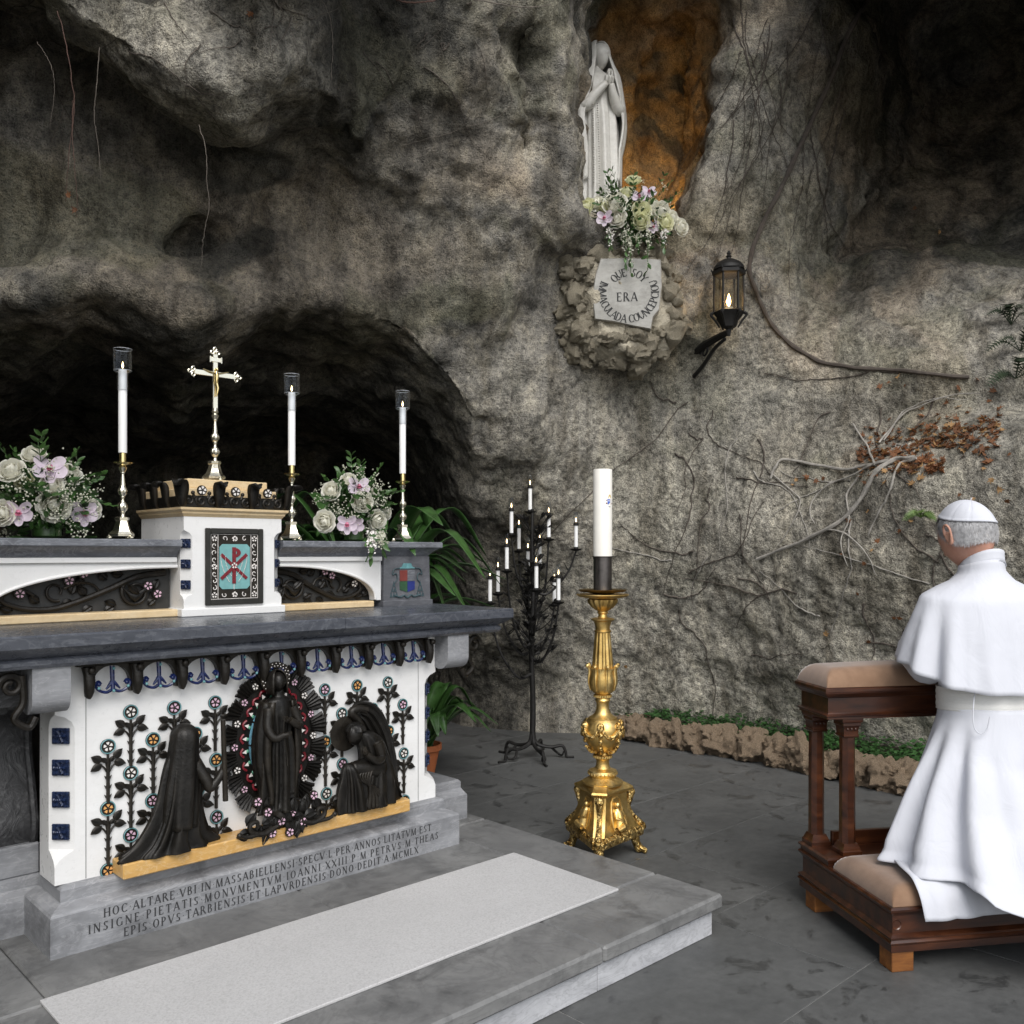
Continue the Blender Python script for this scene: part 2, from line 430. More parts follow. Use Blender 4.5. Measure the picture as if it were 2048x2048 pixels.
marble('shelf_marble', (0.10, 0.105, 0.12), (0.20, 0.21, 0.235), (0.34, 0.35, 0.37), 4.0, 0.4, 0.5, 0.35)
marble('white_marble', (0.74, 0.735, 0.72), (0.81, 0.805, 0.795), (0.66, 0.645, 0.61), 2.0, 0.32, 0.12, mott=0.08)
marble('yellow_marble', (0.50, 0.28, 0.08), (0.62, 0.38, 0.13), (0.70, 0.52, 0.30), 5.0, 0.35, 0.5)
marble('cream_marble', (0.62, 0.45, 0.24), (0.72, 0.56, 0.34), (0.78, 0.66, 0.46), 5.0, 0.4, 0.4)
marble('plaque_stone', (0.34, 0.33, 0.30), (0.44, 0.43, 0.40), (0.26, 0.25, 0.23), 6.0, 0.7, 0.3, 0.4)
marble('statue_marble', (0.60, 0.585, 0.54), (0.70, 0.685, 0.645), (0.45, 0.42, 0.36), 3.0, 0.45, 0.2, 0.0)
t = NT('console_stone'); sw = t.noise(9, 6, 0.65, 4.5); f_ = t.noise(45, 4, 0.6)
c = t.ramp(sw, [(0.35, (0.020, 0.020, 0.021)), (0.55, (0.048, 0.048, 0.050)), (0.7, (0.12, 0.12, 0.12))])
t.col(c).rough(0.5); t.bump(sw, 0.6, 0.01)
plain('bronze', (0.0095, 0.0085, 0.0072), 0.42, 0.2, 0.4, 18, 0.45, 70, 0.004, 0.34)
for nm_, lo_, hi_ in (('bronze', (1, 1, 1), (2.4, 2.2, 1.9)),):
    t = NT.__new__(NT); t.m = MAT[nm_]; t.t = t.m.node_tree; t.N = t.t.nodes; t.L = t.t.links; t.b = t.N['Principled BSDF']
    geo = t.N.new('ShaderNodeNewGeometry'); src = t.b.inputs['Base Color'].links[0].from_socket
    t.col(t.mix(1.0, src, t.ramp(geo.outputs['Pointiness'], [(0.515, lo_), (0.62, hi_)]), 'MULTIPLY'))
plain('iron', (0.020, 0.019, 0.018), 0.55, 0.5, 0.3, 40, 0.4, 160, 0.002)
plain('cast_back', (0.028, 0.028, 0.027), 0.6, 0.1, 0.3, 20, 0.3, 60, 0.003)
plain('brass', (0.78, 0.62, 0.30), 0.20, 1.0, 0.15, 25)
plain('pale_brass', (0.88, 0.83, 0.68), 0.24, 1.0, 0.1, 25)
t = NT('gilt'); n_ = t.noise(14, 5, 0.65); f_ = t.noise(70, 4, 0.6)
t.col(t.ramp(n_, [(0.3, (0.50, 0.32, 0.10)), (0.5, (0.72, 0.50, 0.18)), (0.72, (0.85, 0.66, 0.32))])).rough(t.rmp(f_, 0.3, 0.7, 0.36, 0.55)).set(Metallic=1.0)
t.bump(f_, 0.25, 0.003)
t = NT('gilt_relief'); n_ = t.noise(14, 5, 0.65); f_ = t.noise(48, 3, 0.55, 1.2)
t.col(t.ramp(f_, [(0.40, (0.22, 0.12, 0.03)), (0.5, (0.70, 0.48, 0.17)), (0.72, (0.85, 0.66, 0.32))])).rough(0.36).set(Metallic=1.0)
t.bump(f_, 1.0, 0.012)
plain('wax', (0.86, 0.83, 0.76), 0.42, 0, 0.03, 12); MAT['wax'].node_tree.nodes['Principled BSDF'].inputs['Subsurface Weight'].default_value = 0.0
plain('white_wax', (0.86, 0.86, 0.85), 0.45, 0, 0.02, 12)
plain('gunmetal_dark', (0.035, 0.034, 0.030), 0.45, 0.4, 0.2, 20)
marble('pier_marble', (0.085, 0.088, 0.098), (0.15, 0.155, 0.17), (0.22, 0.22, 0.24), 3.0, 0.4, 0.3, 0.2)
plain('brass_dull', (0.30, 0.22, 0.10), 0.35, 1.0, 0.2, 20)
plain('green_metal', (0.012, 0.03, 0.024), 0.5, 0.2)
plain('arms_gold', (0.60, 0.42, 0.12), 0.5)
plain('arms_bluebright', (0.05, 0.14, 0.55), 0.5)
plain('gunmetal', (0.11, 0.10, 0.095), 0.38, 0.9, 0.25, 20)
plain('enamel_blue', (0.006, 0.014, 0.075), 0.25, 0, 0.5, 60)
plain('enamel_tile', (0.012, 0.022, 0.060), 0.28, 0.2, 0.6, 90, 0.6, 90, 0.004)
plain('enamel_teal', (0.13, 0.30, 0.32), 0.3, 0, 0.2, 60)
plain('enamel_sky', (0.17, 0.38, 0.50), 0.3, 0, 0.1, 40)
plain('enamel_turquoise', (0.17, 0.38, 0.38), 0.4, 0, 0.1, 40)
plain('enamel_red', (0.17, 0.010, 0.018), 0.3, 0, 0.2, 60)
plain('enamel_green', (0.10, 0.30, 0.20), 0.3, 0, 0.2, 60)
plain('enamel_white', (0.78, 0.74, 0.70), 0.35, 0, 0.06, 60)
plain('enamel_pink', (0.66, 0.44, 0.55), 0.35, 0, 0.1, 60)
plain('enamel_orange', (0.70, 0.36, 0.12), 0.35, 0, 0.1, 60)
plain('arms_red', (0.17, 0.035, 0.028), 0.5); plain('arms_blue', (0.018, 0.03, 0.17), 0.5); plain('arms_green', (0.03, 0.085, 0.04), 0.5); plain('arms_line', (0.04, 0.07, 0.08), 0.6)
plain('ink', (0.03, 0.03, 0.03), 0.8)
plain('engraving', (0.035, 0.035, 0.037), 0.8, 0, 0.4, 30)
plain('leaf_dark', (0.034, 0.085, 0.020), 0.34, 0, 0.45, 14, 0.2, 60, 0.002)
plain('leaf_mid', (0.045, 0.10, 0.025), 0.4, 0, 0.4, 20)
plain('leaf_pale', (0.12, 0.19, 0.05), 0.5, 0, 0.3, 20)
plain('ground_leaf', (0.05, 0.125, 0.035), 0.5, 0, 0.5, 9)
plain('fern_leaf', (0.012, 0.024, 0.007), 0.8, 0, 0.4, 9)
plain('rose_petal', (0.90, 0.885, 0.79), 0.55, 0, 0.06, 25)
plain('green_rose', (0.84, 0.84, 0.60), 0.55, 0, 0.12, 25)
plain('orchid_petal', (0.78, 0.68, 0.77), 0.5, 0, 0.1, 30)
plain('orchid_lip', (0.60, 0.20, 0.30), 0.5, 0, 0.25, 60)
plain('filler', (0.72, 0.72, 0.60), 0.7, 0, 0.15, 50)
plain('stem', (0.06, 0.10, 0.03), 0.6)
plain('terracotta', (0.46, 0.14, 0.05), 0.7, 0, 0.15, 15)
plain('soil', (0.03, 0.02, 0.014), 0.95, 0, 0.4, 40, 1.0, 60, 0.02)
plain('dead_leaf', (0.21, 0.090, 0.038), 0.7, 0, 0.55, 6)
plain('dead_leaf_pale', (0.42, 0.25, 0.11), 0.7, 0, 0.3, 6)
plain('vine_bark', (0.30, 0.28, 0.25), 0.9, 0, 0.3, 30, 0.6, 90, 0.004)
plain('vine_dark', (0.085, 0.07, 0.058), 0.9, 0, 0.3, 30)
plain('red_stem', (0.10, 0.055, 0.042), 0.8, 0, 0.3, 30)
plain('twig', (0.14, 0.12, 0.10), 0.9, 0, 0.3, 30)
t = NT('mat_felt'); n_ = t.noise(160, 3, 0.7); b_ = t.noise(2.5, 4, 0.6)
c = t.ramp(n_, [(0.32, (0.40, 0.395, 0.39)), (0.5, (0.485, 0.48, 0.478)), (0.7, (0.53, 0.525, 0.52))])
c = t.mix(0.4, c, t.ramp(b_, [(0.3, (0.85, 0.85, 0.85)), (0.7, (1.08, 1.08, 1.08))]), 'MULTIPLY')
t.col(c).rough(0.95).set(Specular_IOR_Level=0.2); t.bump(n_, 0.4, 0.004)
t = NT('mahogany'); g = t.noise(6, 4, 0.55, 0.3, t.mapped((0.8, 4, 4)))
t.col(t.ramp(g, [(0.3, (0.016, 0.0058, 0.0035)), (0.52, (0.046, 0.0145, 0.0062)), (0.72, (0.095, 0.031, 0.0115))])).rough(0.28).set(Coat_Weight=0.3, Coat_Roughness=0.15)
t = NT('oak_block'); g = t.noise(9, 6, 0.6, 0.4, t.mapped((0.8, 5, 5)))
t.col(t.ramp(g, [(0.3, (0.12, 0.04, 0.010)), (0.7, (0.26, 0.10, 0.022))])).rough(0.5)
t = NT('velvet'); n_ = t.noise(9, 4, 0.6); f_ = t.noise(240, 2, 0.6)
t.col(t.ramp(n_, [(0.3, (0.175, 0.102, 0.062)), (0.7, (0.265, 0.165, 0.105))])).rough(0.9).set(Sheen_Weight=0.6, Sheen_Roughness=0.45, Specular_IOR_Level=0.2)
t.bump(f_, 0.2, 0.002)
t = NT('cassock'); f_ = t.noise(420, 2, 0.6); n_ = t.noise(5, 3, 0.5)
t.col(t.ramp(n_, [(0.3, (0.56, 0.57, 0.615)), (0.7, (0.60, 0.61, 0.655))])).rough(0.85).set(Sheen_Weight=0.0, Specular_IOR_Level=0.2)
wr = t.noise(7, 3, 0.5, 1.6, t.mapped((1.6, 1.6, 0.7))); t.bump(t.math('ADD', wr, t.math('MULTIPLY', f_, 0.03)), 0.22, 0.02)
t = NT('sash_silk'); f_ = t.noise(60, 3, 0.6, 0.2, t.mapped((1, 1, 8)))
t.col(t.ramp(f_, [(0.3, (0.68, 0.67, 0.64)), (0.7, (0.76, 0.75, 0.72))])).rough(0.5); t.bump(f_, 0.15, 0.002)
t = NT('skin'); n_ = t.noise(18, 4, 0.6); t.col(t.ramp(n_, [(0.3, (0.46, 0.23, 0.165)), (0.7, (0.56, 0.31, 0.225))])).rough(0.5).set(Subsurface_Weight=0.12, Subsurface_Radius=(0.01, 0.004, 0.002))
plain('hair_grey', (0.47, 0.465, 0.47), 0.6, 0, 0.35, 60)
plain('scalp', (0.42, 0.40, 0.39), 0.7, 0, 0.25, 40)
def thin_glass(name, c, gloss=0.04):
    t = NT(name); tr = t.N.new('ShaderNodeBsdfTransparent'); tr.inputs['Color'].default_value = (*c, 1)
    gl = t.N.new('ShaderNodeBsdfGlossy'); gl.inputs['Roughness'].default_value = gloss; lw = t.N.new('ShaderNodeLayerWeight'); lw.inputs['Blend'].default_value = 0.12
    mx = t.N.new('ShaderNodeMixShader'); t.L.new(t.math('MULTIPLY_ADD' if False else 'MULTIPLY', lw.outputs['Facing'], 0.9, True), mx.inputs[0]); t.L.new(tr.outputs[0], mx.inputs[1]); t.L.new(gl.outputs[0], mx.inputs[2])
    t.L.new(mx.outputs[0], t.N['Material Output'].inputs['Surface'])
plain('rim_glint', (0.55, 0.57, 0.60), 0.1, 0, 0.02)  # pale rings painted as the glint along the glass rims
thin_glass('glass', (0.95, 0.96, 0.97)); thin_glass('lamp_glass', (0.88, 0.86, 0.80), 0.1)
def emit(name, c, s):
    t = NT(name); t.col((0, 0, 0)); t.set(Emission_Color=c, Emission_Strength=s); return t.m
emit('flame', (1.0, 0.62, 0.22), 14.0); emit('flame_soft', (1.0, 0.70, 0.35), 5.0)
plain('stone_tufa', (0.52, 0.385, 0.26), 0.95, 0, 0.5, 26, 1.0, 38, 0.05)
plain('corbel_stone', (0.42, 0.37, 0.275), 0.95, 0, 0.35, 14, 1.0, 40, 0.02)
plain('mortar', (0.34, 0.305, 0.235), 0.95, 0, 0.4, 10, 1.0, 40, 0.02)

for nm_ in ('rose_petal', 'green_rose', 'orchid_petal', 'filler', 'ground_leaf', 'dead_leaf', 'dead_leaf_pale'):       # thin petals and leaves let light through
    t = NT.__new__(NT); t.m = MAT[nm_]; t.t = t.m.node_tree; t.N = t.t.nodes; t.L = t.t.links; t.b = t.N['Principled BSDF']
    tl = t.N.new('ShaderNodeBsdfTranslucent'); mx = t.N.new('ShaderNodeMixShader'); mx.inputs[0].default_value = 0.38
    t.L.new(t.b.inputs['Base Color'].links[0].from_socket, tl.inputs['Color']); t.L.new(t.b.outputs[0], mx.inputs[1]); t.L.new(tl.outputs[0], mx.inputs[2]); t.L.new(mx.outputs[0], t.N['Material Output'].inputs['Surface'])
# ------------------------------------------------------------ the grotto rock
AX = np.array([0.6, 0.2])
def to_cyl(p): q = np.asarray(p)[..., :2] - AX; return np.arctan2(q[..., 1], q[..., 0]), np.asarray(p)[..., 2], np.hypot(q[..., 0], q[..., 1])
CTRL = [(-150,-100,4.7),(0,0,4.7),(150,0,4.8),(300,0,4.8),(500,0,4.8),(700,0,4.9),(900,0,5.2),(1020,0,5.5),
 (100,115,4.7),(220,185,4.75),(330,240,4.85),(430,262,4.85),(520,245,4.9),(620,240,4.95),(0,100,4.65),(0,200,4.65),(60,250,4.65),
 (0,330,4.7),(100,330,4.75),(200,300,4.85),(300,320,4.95),(150,430,4.8),(0,450,4.7),(0,590,4.55),(100,560,4.5),(200,550,4.6),(300,590,4.75),(370,630,4.8),(430,600,4.9),
 (250,450,4.9),(450,480,5.2),(400,540,5.0),(500,380,5.3),(600,330,5.3),(700,300,5.15),(800,250,5.3),(800,120,5.2),(700,120,5.0),(900,150,5.35),(600,450,5.4),
 (550,560,5.2),(650,580,5.3),(750,450,5.5),(750,620,5.5),(850,700,5.7),(900,400,5.6),(950,250,5.7),(960,120,5.5),(1040,100,5.6),(1040,300,5.7),(1060,400,5.8),
 (950,600,5.8),(1000,550,5.9),(1020,700,6.1),(900,800,5.9),(950,800,6.0),(880,870,6.2),(1000,950,6.4),(900,1000,6.6),(1000,1200,6.9),(900,1300,7.3),(850,1360,7.4),
 (1350,50,6.3),(1345,200,6.3),(1300,350,6.3),(1280,430,6.3),(1450,50,6.2),(1450,200,6.1),(1420,350,6.2),(1550,100,6.2),(1600,20,6.35),(1520,300,6.3),(1470,450,6.3),
 (1700,50,7.3),(1700,200,7.3),(1620,300,7.1),(1850,100,7.3),(1900,300,6.9),(1700,400,6.8),(1560,480,6.7),(1850,480,6.3),
 (1420,560,6.4),(1550,600,6.3),(1700,600,6.1),(1900,600,5.7),(1900,700,5.5),(1750,700,5.7),(1600,700,6.1),(1450,700,6.4),(1350,700,6.45),(1250,720,6.5),(1150,750,6.4),(1080,650,6.2),
 (1060,500,6.15),(1060,650,6.2),(1170,450,6.15),(1170,560,6.15),(1170,680,6.2),(1280,560,6.3),(1280,650,6.35),
 (1650,800,5.95),(1750,790,5.8),(1850,785,5.6),(1932,775,5.5),(1650,890,5.5),(1750,870,5.3),(1850,850,5.15),(1932,860,4.95),
 (1450,850,6.2),(1550,900,5.9),(1500,1000,5.9),(1600,1050,5.6),(1700,1050,5.4),(1800,1000,5.2),(1932,1000,5.0),(1350,900,6.4),(1200,900,6.5),(1150,1050,6.6),(1300,1100,6.5),
 (1250,1250,6.8),(1400,1200,6.4),(1500,1250,6.1),(1700,1250,5.65),(1900,1200,5.1),(1200,1400,7.0),(1000,1390,7.1),(1450,1430,6.5),(1700,1470,5.85),(1932,1480,5.3),
 (-120,300,4.5),(-300,-100,4.6),(2150,300,6.4),(2150,700,5.1),(2150,1200,4.6),(2150,1450,4.7),(2500,600,4.4),(2500,1300,4.0),
 (0,-300,4.6),(500,-300,4.6),(1000,-300,5.2),(1200,-300,5.4),(1450,-250,5.9),(1700,-250,6.9),(1950,-250,6.7),(2300,-250,5.6),(1800,-560,6.0),(2300,-560,5.0),(1400,-500,5.6),(700,-500,4.2),(0,-600,3.4)]
import time
def build_rock():
    T0 = time.time()
    P = np.array([at(u, v, t_) for u, v, t_ in CTRL]); th, z, r = to_cyl(P); th = np.where(th < -1.2, th + 2 * math.pi, th)
    S = 5.0
    for zq in (-0.2, 0.8, 1.6, 2.4, 3.2, 4.0):
        for xq, yq in ((0.05, 2.75), (-0.45, 2.2), (-1.0, 1.7), (0.25, 3.6), (-1.5, 0.9), (-1.7, 0.0), (-1.8, -1.2), (-1.9, -2.2)):
            e = to_cyl(np.array([xq, yq, zq])); th = np.append(th, e[0] % (2 * math.pi)); z = np.append(z, e[1]); r = np.append(r, e[2] + 0.25 * vnoise(np.array([[xq * 2, yq * 2, zq * 2]]), 3)[0])
    X = np.stack([th * S, z], -1)
    D = np.linalg.norm(X[:, None] - X[None], axis=-1)
    n = len(X); A = np.zeros((n + 3, n + 3)); A[:n, :n] = D - 0.02 * np.eye(n); A[:n, n] = 1; A[:n, n + 1:] = X; A[n, :n] = 1; A[n + 1:, :n] = X.T
    sol = np.linalg.solve(A, np.concatenate([r, np.zeros(3)]))
    TH = np.radians(np.arange(-30, 122.1, 0.35)); Z = np.concatenate([[-0.25], np.arange(-0.1, 6.9, 0.03)])
    G = np.stack(np.meshgrid(TH * S, Z, indexing='ij'), -1)
    R = np.zeros(G.shape[:2])
    for i in range(n): R += sol[i] * np.hypot(G[..., 0] - X[i, 0], G[..., 1] - X[i, 1])
    R += sol[n] + sol[n + 1] * G[..., 0] + sol[n + 2] * G[..., 1]
    def region(poly):      # signed distance in the unrolled wall, positive inside
        Q = np.array([at(*p) for p in poly]); a, b, _ = to_cyl(Q); V = np.stack([a * S, b], -1)
        d = np.full(G.shape[:2], 1e9); ins = np.zeros(G.shape[:2], bool)
        for i in range(len(V)):
            p, q = V[i], V[(i + 1) % len(V)]; e = q - p; w = G - p
            t_ = np.clip((w @ e) / (e @ e + 1e-12), 0, 1); d = np.minimum(d, np.linalg.norm(w - t_[..., None] * e, axis=-1))
            c = (p[1] > G[..., 1]) != (q[1] > G[..., 1])
            with np.errstate(divide='ignore', invalid='ignore'):
                xx = (q[0] - p[0]) * (G[..., 1] - p[1]) / (q[1] - p[1] + 1e-12) + p[0]
            ins ^= c & (G[..., 0] < xx)
        return np.where(ins, d, -d)
    cave = region([(-90,625,4.5),(0,620,4.55),(90,590,4.55),(170,578,4.6),(250,590,4.7),(300,615,4.75),(370,645,4.8),(450,620,5.0),(540,590,5.2),(640,600,5.3),(740,660,5.5),(830,760,5.7),
                   (860,850,6.0),(870,1000,6.4),(860,1250,7.0),(820,1600,7.0),(300,1900,5.0),(-90,1900,4.5)])
    R += 3.4 * sstep(-0.03, 0.34, cave) + 0.25 * sstep(-0.12, 0.0, cave)
    niche = region([(1070,-60,5.7),(1062,110,5.7),(1075,250,5.75),(1092,390,5.85),(1112,428,6.1),(1300,428,6.2),(1312,372,6.3),(1362,250,6.3),(1380,100,6.3),(1380,-60,6.2),(1300,-150,6.1),(1120,-150,5.9)])
    R += 1.05 * sstep(-0.02, 0.24, niche)
    rec = region([(1660,-120,6.5),(1648,20,6.4),(1606,120,6.4),(1568,240,6.4),(1538,360,6.4),(1518,460,6.5),(1560,510,6.5),(1690,480,6.6),(1850,530,6.3),(2100,600,6.0),(2150,-120,6.2)])
    R += 0.45 * sstep(-0.03, 0.30, rec)
    hole = region([(290,455,4.95),(320,430,5.1),(420,425,5.2),(440,450,5.2),(380,480,5.1),(310,500,5.0)])
    R += 0.35 * sstep(-0.03, 0.12, hole)
    crack = region([(965,90,5.6),(985,60,5.6),(1000,120,5.6),(1003,240,5.7),(985,300,5.7),(965,230,5.7),(972,150,5.6)])
    R += 0.55 * sstep(-0.05, 0.12, crack)
    R = np.clip(R, 1.9, 10.5)
    for _ in range(1):
        R[1:-1, 1:-1] = 0.4 * R[1:-1, 1:-1] + 0.15 * (R[2:, 1:-1] + R[:-2, 1:-1] + R[1:-1, 2:] + R[1:-1, :-2])
    cs, sn = np.cos(TH)[:, None], np.sin(TH)[:, None]
    ZZ = np.repeat(Z[None], len(TH), 0)
    inner = np.stack([AX[0] + R * cs, AX[1] + R * sn, ZZ], -1)
    RO = 11.5
    outer = np.stack([AX[0] + RO * cs + 0 * R, AX[1] + RO * sn + 0 * R, ZZ], -1)
    m, k = R.shape
    idx = np.arange(m * k).reshape(m, k)
    def quads(a): return np.stack([a[:-1, :-1], a[1:, :-1], a[1:, 1:], a[:-1, 1:]], -1).reshape(-1, 4)
    F = [quads(idx)[:, ::-1], quads(idx + m * k)]
    o = m * k
    for a in (idx[:, 0], idx[:, -1], idx[0, :], idx[-1, :]):
        F.append(np.stack([a[:-1], a[1:], a[1:] + o, a[:-1] + o], -1))
    V = np.concatenate([inner.reshape(-1, 3), outer.reshape(-1, 3)])
    # the overhanging lip: a thick tongue of rock in front of the recess above the cave
    LE = np.array([(-260,-160,4.0),(-60,-60,4.05),(60,-5,4.08),(105,55,4.1),(170,108,4.12),(240,160,4.14),(300,196,4.15),(370,222,4.16),(430,232,4.18),(465,212,4.22),(520,200,4.28),(600,193,4.40),(655,215,4.68),(685,285,4.92),(720,265,5.02),(780,150,5.1),(860,60,5.25)], float)
    LE = spline(LE, 90)
    rows = []
    for k_ in range(26):
        s_ = k_ / 25.0
        t_ = LE[:, 2] + 0.34 * s_ - 0.10 * np.sin(math.pi * min(1, s_ * 2.2)) + 0.16 * max(0, 0.12 - s_) / 0.12
        v_ = LE[:, 1] * (1 - s_) + (-420) * s_
        rows.append([at(LE[i, 0], v_[i], t_[i]) for i in range(len(LE))])
    lf = np.array(rows); lb = lf + DV * 1.7; lb[:, :, 2] += 0.35
    kk, mm = lf.shape[:2]; base0 = len(V); li_ = np.arange(kk * mm).reshape(kk, mm) + base0; o2 = kk * mm
    F += [quads(li_), quads(li_ + o2)[:, ::-1]]
    for a in (li_[0, :], li_[-1, :], li_[:, 0], li_[:, -1]):
        F.append(np.stack([a[:-1], a[1:], a[1:] + o2, a[:-1] + o2], -1))
    V = np.concatenate([V, lf.reshape(-1, 3), lb.reshape(-1, 3)])
    # unseen rock vaults added above the view to keep the sky off the upper rock
    for u0, u1, t0, t1, vv0 in ((-700, 860, 3.75, 6.2, -150), (1540, 2350, 4.7, 8.2, -110)):
        us = np.linspace(u0, u1, 44); ts = np.linspace(t0, t1, 30); cf = []
        for t_ in ts:
            row = []
            for u in us:
                edge = 0.25 * math.sin(u * .008) + 0.15 * math.sin(u * .021 + 1); p = at(u, vv0 - 40 * math.sin(u * .006 + t_), max(t_, t0 + edge + 1.2 * max(0, (u - 560) / 300.0) ** 1.5 * (u0 < 0))); row.append(p)
            cf.append(row)
        cf = np.array(cf); cb = cf + np.array([0, 0, 0.55]); kk, mm = cf.shape[:2]; base0 = len(V); li_ = np.arange(kk * mm).reshape(kk, mm) + base0; o2 = kk * mm
        F += [quads(li_)[:, ::-1], quads(li_ + o2)]
        for a in (li_[0, :], li_[-1, :], li_[:, 0], li_[:, -1]):
            F.append(np.stack([a[:-1], a[1:], a[1:] + o2, a[:-1] + o2], -1))
        V = np.concatenate([V, cf.reshape(-1, 3), cb.reshape(-1, 3)])
    me = bpy.data.meshes.new('shell'); me.from_pydata(V.tolist(), [], np.concatenate(F).tolist()); me.update()
    import bmesh
    bm = bmesh.new(); bm.from_mesh(me); bmesh.ops.recalc_face_normals(bm, faces=bm.faces); bm.to_mesh(me); bm.free()
    ob = link('grotto_rock', me)
    md = ob.modifiers.new('voxels', 'REMESH'); md.mode = 'VOXEL'; md.voxel_size = ROCK_VOX
    print('pre', time.time() - T0)
    dg = bpy.context.evaluated_depsgraph_get()
    ev = ob.evaluated_get(dg).to_mesh()
    nv = len(ev.vertices); co = np.empty(nv * 3); ev.vertices.foreach_get('co', co); co = co.reshape(-1, 3)
    nf = len(ev.polygons); lt = np.empty(nf, int); ev.polygons.foreach_get('loop_total', lt); ls = np.empty(nf, int); ev.polygons.foreach_get('loop_start', ls)
    li = np.empty(len(ev.loops), int); ev.loops.foreach_get('vertex_index', li)
    Q = li[ls[lt == 4][:, None] + np.arange(4)]
    ob.evaluated_get(dg).to_mesh_clear()
    ob.modifiers.clear(); print('remeshed', nv, time.time() - T0)
    rr = np.hypot(co[:, 0] - AX[0], co[:, 1] - AX[1]); tt = np.arctan2(co[:, 1] - AX[1], co[:, 0] - AX[0])
    keepv = (rr < RO - 0.25) & (co[:, 2] > -0.2) & (co[:, 2] < 6.8)
    keepv &= ~((np.where(tt < -1.2, tt + 2 * math.pi, tt) > math.radians(99)) & (rr > 0.5) & (co[:, 1] < 2.0) & (co[:, 2] > 3.3 + 0.3 * np.sin(co[:, 0] * 3 + co[:, 1] * 2))) & ~((tt < math.radians(4)) & (tt > -1.2) & (co[:, 2] > 3.4) & (co[:, 2] < 5.0))
    Q = Q[keepv[Q].all(1)]
    used = np.unique(Q); mp = np.full(nv, -1); mp[used] = np.arange(len(used)); co = co[used]; Q = mp[Q]
    def vnorm(co):
        fn = np.cross(co[Q[:, 2]] - co[Q[:, 0]], co[Q[:, 3]] - co[Q[:, 1]])
        N = np.zeros_like(co)
        for j in range(4):
            for a in range(3): N[:, a] += np.bincount(Q[:, j], fn[:, a], len(co))
        return N / (np.linalg.norm(N, axis=1)[:, None] + 1e-9)
    for _ in range(2):     # relax the voxel steps
        acc = np.zeros_like(co); cnt = np.zeros(len(co))
        for j in range(4):
            for jj in (1, 3):
                b = Q[:, (j + jj) % 4]
                for a in range(3): acc[:, a] += np.bincount(Q[:, j], co[b, a], len(co))
                cnt += np.bincount(Q[:, j], minlength=len(co))
        co = 0.5 * co + 0.5 * acc / np.maximum(cnt, 1)[:, None]
    raw = co.copy()
    tint0 = co.copy()
    N = vnorm(co)
    warp = co + 0.15 * np.stack([vnoise(co * 2.1, 31), vnoise(co * 2.1, 32), vnoise(co * 2.1, 33)], -1)
    big = fbm(warp * 1.1, 3, 1)
    mid = fbm(warp * 3.2, 3, 5)
    ridge = 1 - np.abs(vnoise(warp * 2.3, 9)) * 2
    lump = 1 - np.abs(vnoise(warp * 6.5, 12)) * 2
    small = fbm(co * 13, 3, 15, 0.6)
    sw = warp @ np.array([[.82, .10, .56], [-.2, .97, .12], [-.53, -.2, .82]]); strata = 1 - np.abs(vnoise(sw * np.array([1.1, 1.1, 4.6]), 71)) * 2; strat2 = 1 - np.abs(vnoise(sw * np.array([2.6, 2.6, 10.]), 73)) * 2
    pit = np.clip(vnoise(co * 9, 21) - 0.35, 0, 1)
    amp = 0.45 + 0.55 * sstep(-0.5, 0.4, vnoise(co * 0.7, 40))
    fl = sstep(0.0, 0.35, co[:, 2])
    amp *= 1 - 0.75 * sstep(4.1, 4.7, co[:, 0]) * (1 - sstep(2.2, 3.4, co[:, 2]))
    d = amp * (0.040 * strata + 0.014 * strat2) + 0.10 * big * (1 - .45 * sstep(4.1, 4.7, co[:, 0])) + amp * (0.050 * mid + 0.030 * ridge + 0.020 * lump) + 0.010 * small - 0.035 * pit
    # quieter under the statue
    p0 = at(1125, 410, 6.5); near = np.exp(-((co - p0) ** 2).sum(1) / 0.12)
    d *= (0.35 + 0.65 * fl) * (1 - 0.8 * near)
    co = co + N * d[:, None]
    N = vnorm(co)
    co = co + N * (0.006 * fbm(co * 31, 2, 50))[:, None]
    print('rock verts', len(co), len(Q), time.time() - T0)
    # tint of the stone: ochre in the niche, pale on the lip, dark painted shade
    tint = np.zeros((len(co), 4), np.float32); tint[:, 3] = 1
    q = raw - C0; dep = q @ DV; uu = (1024 + FPX * (q @ RV) / dep) / KD; vv = (HV - FPX * q[:, 2] / dep) / KD   # only to find places on the wall
    BN = 0.25 * fbm(raw * 2.5, 3, 60)
    def blob(u, v, t_, s, soft=0.5):
        c = at(u, v, t_); dd = np.linalg.norm(raw - c, axis=1) + BN; return 1 - sstep(s * (1 - soft), s * (1 + soft), dd)
    och = np.zeros(len(co))
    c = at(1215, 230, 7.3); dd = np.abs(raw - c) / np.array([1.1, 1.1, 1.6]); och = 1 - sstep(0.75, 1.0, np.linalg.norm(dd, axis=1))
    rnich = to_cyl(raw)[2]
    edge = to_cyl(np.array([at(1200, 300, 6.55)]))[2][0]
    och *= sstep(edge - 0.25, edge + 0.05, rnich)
    tint[:, 0] = och * (0.74 + 0.2 * vnoise(raw * 3.1, 97))
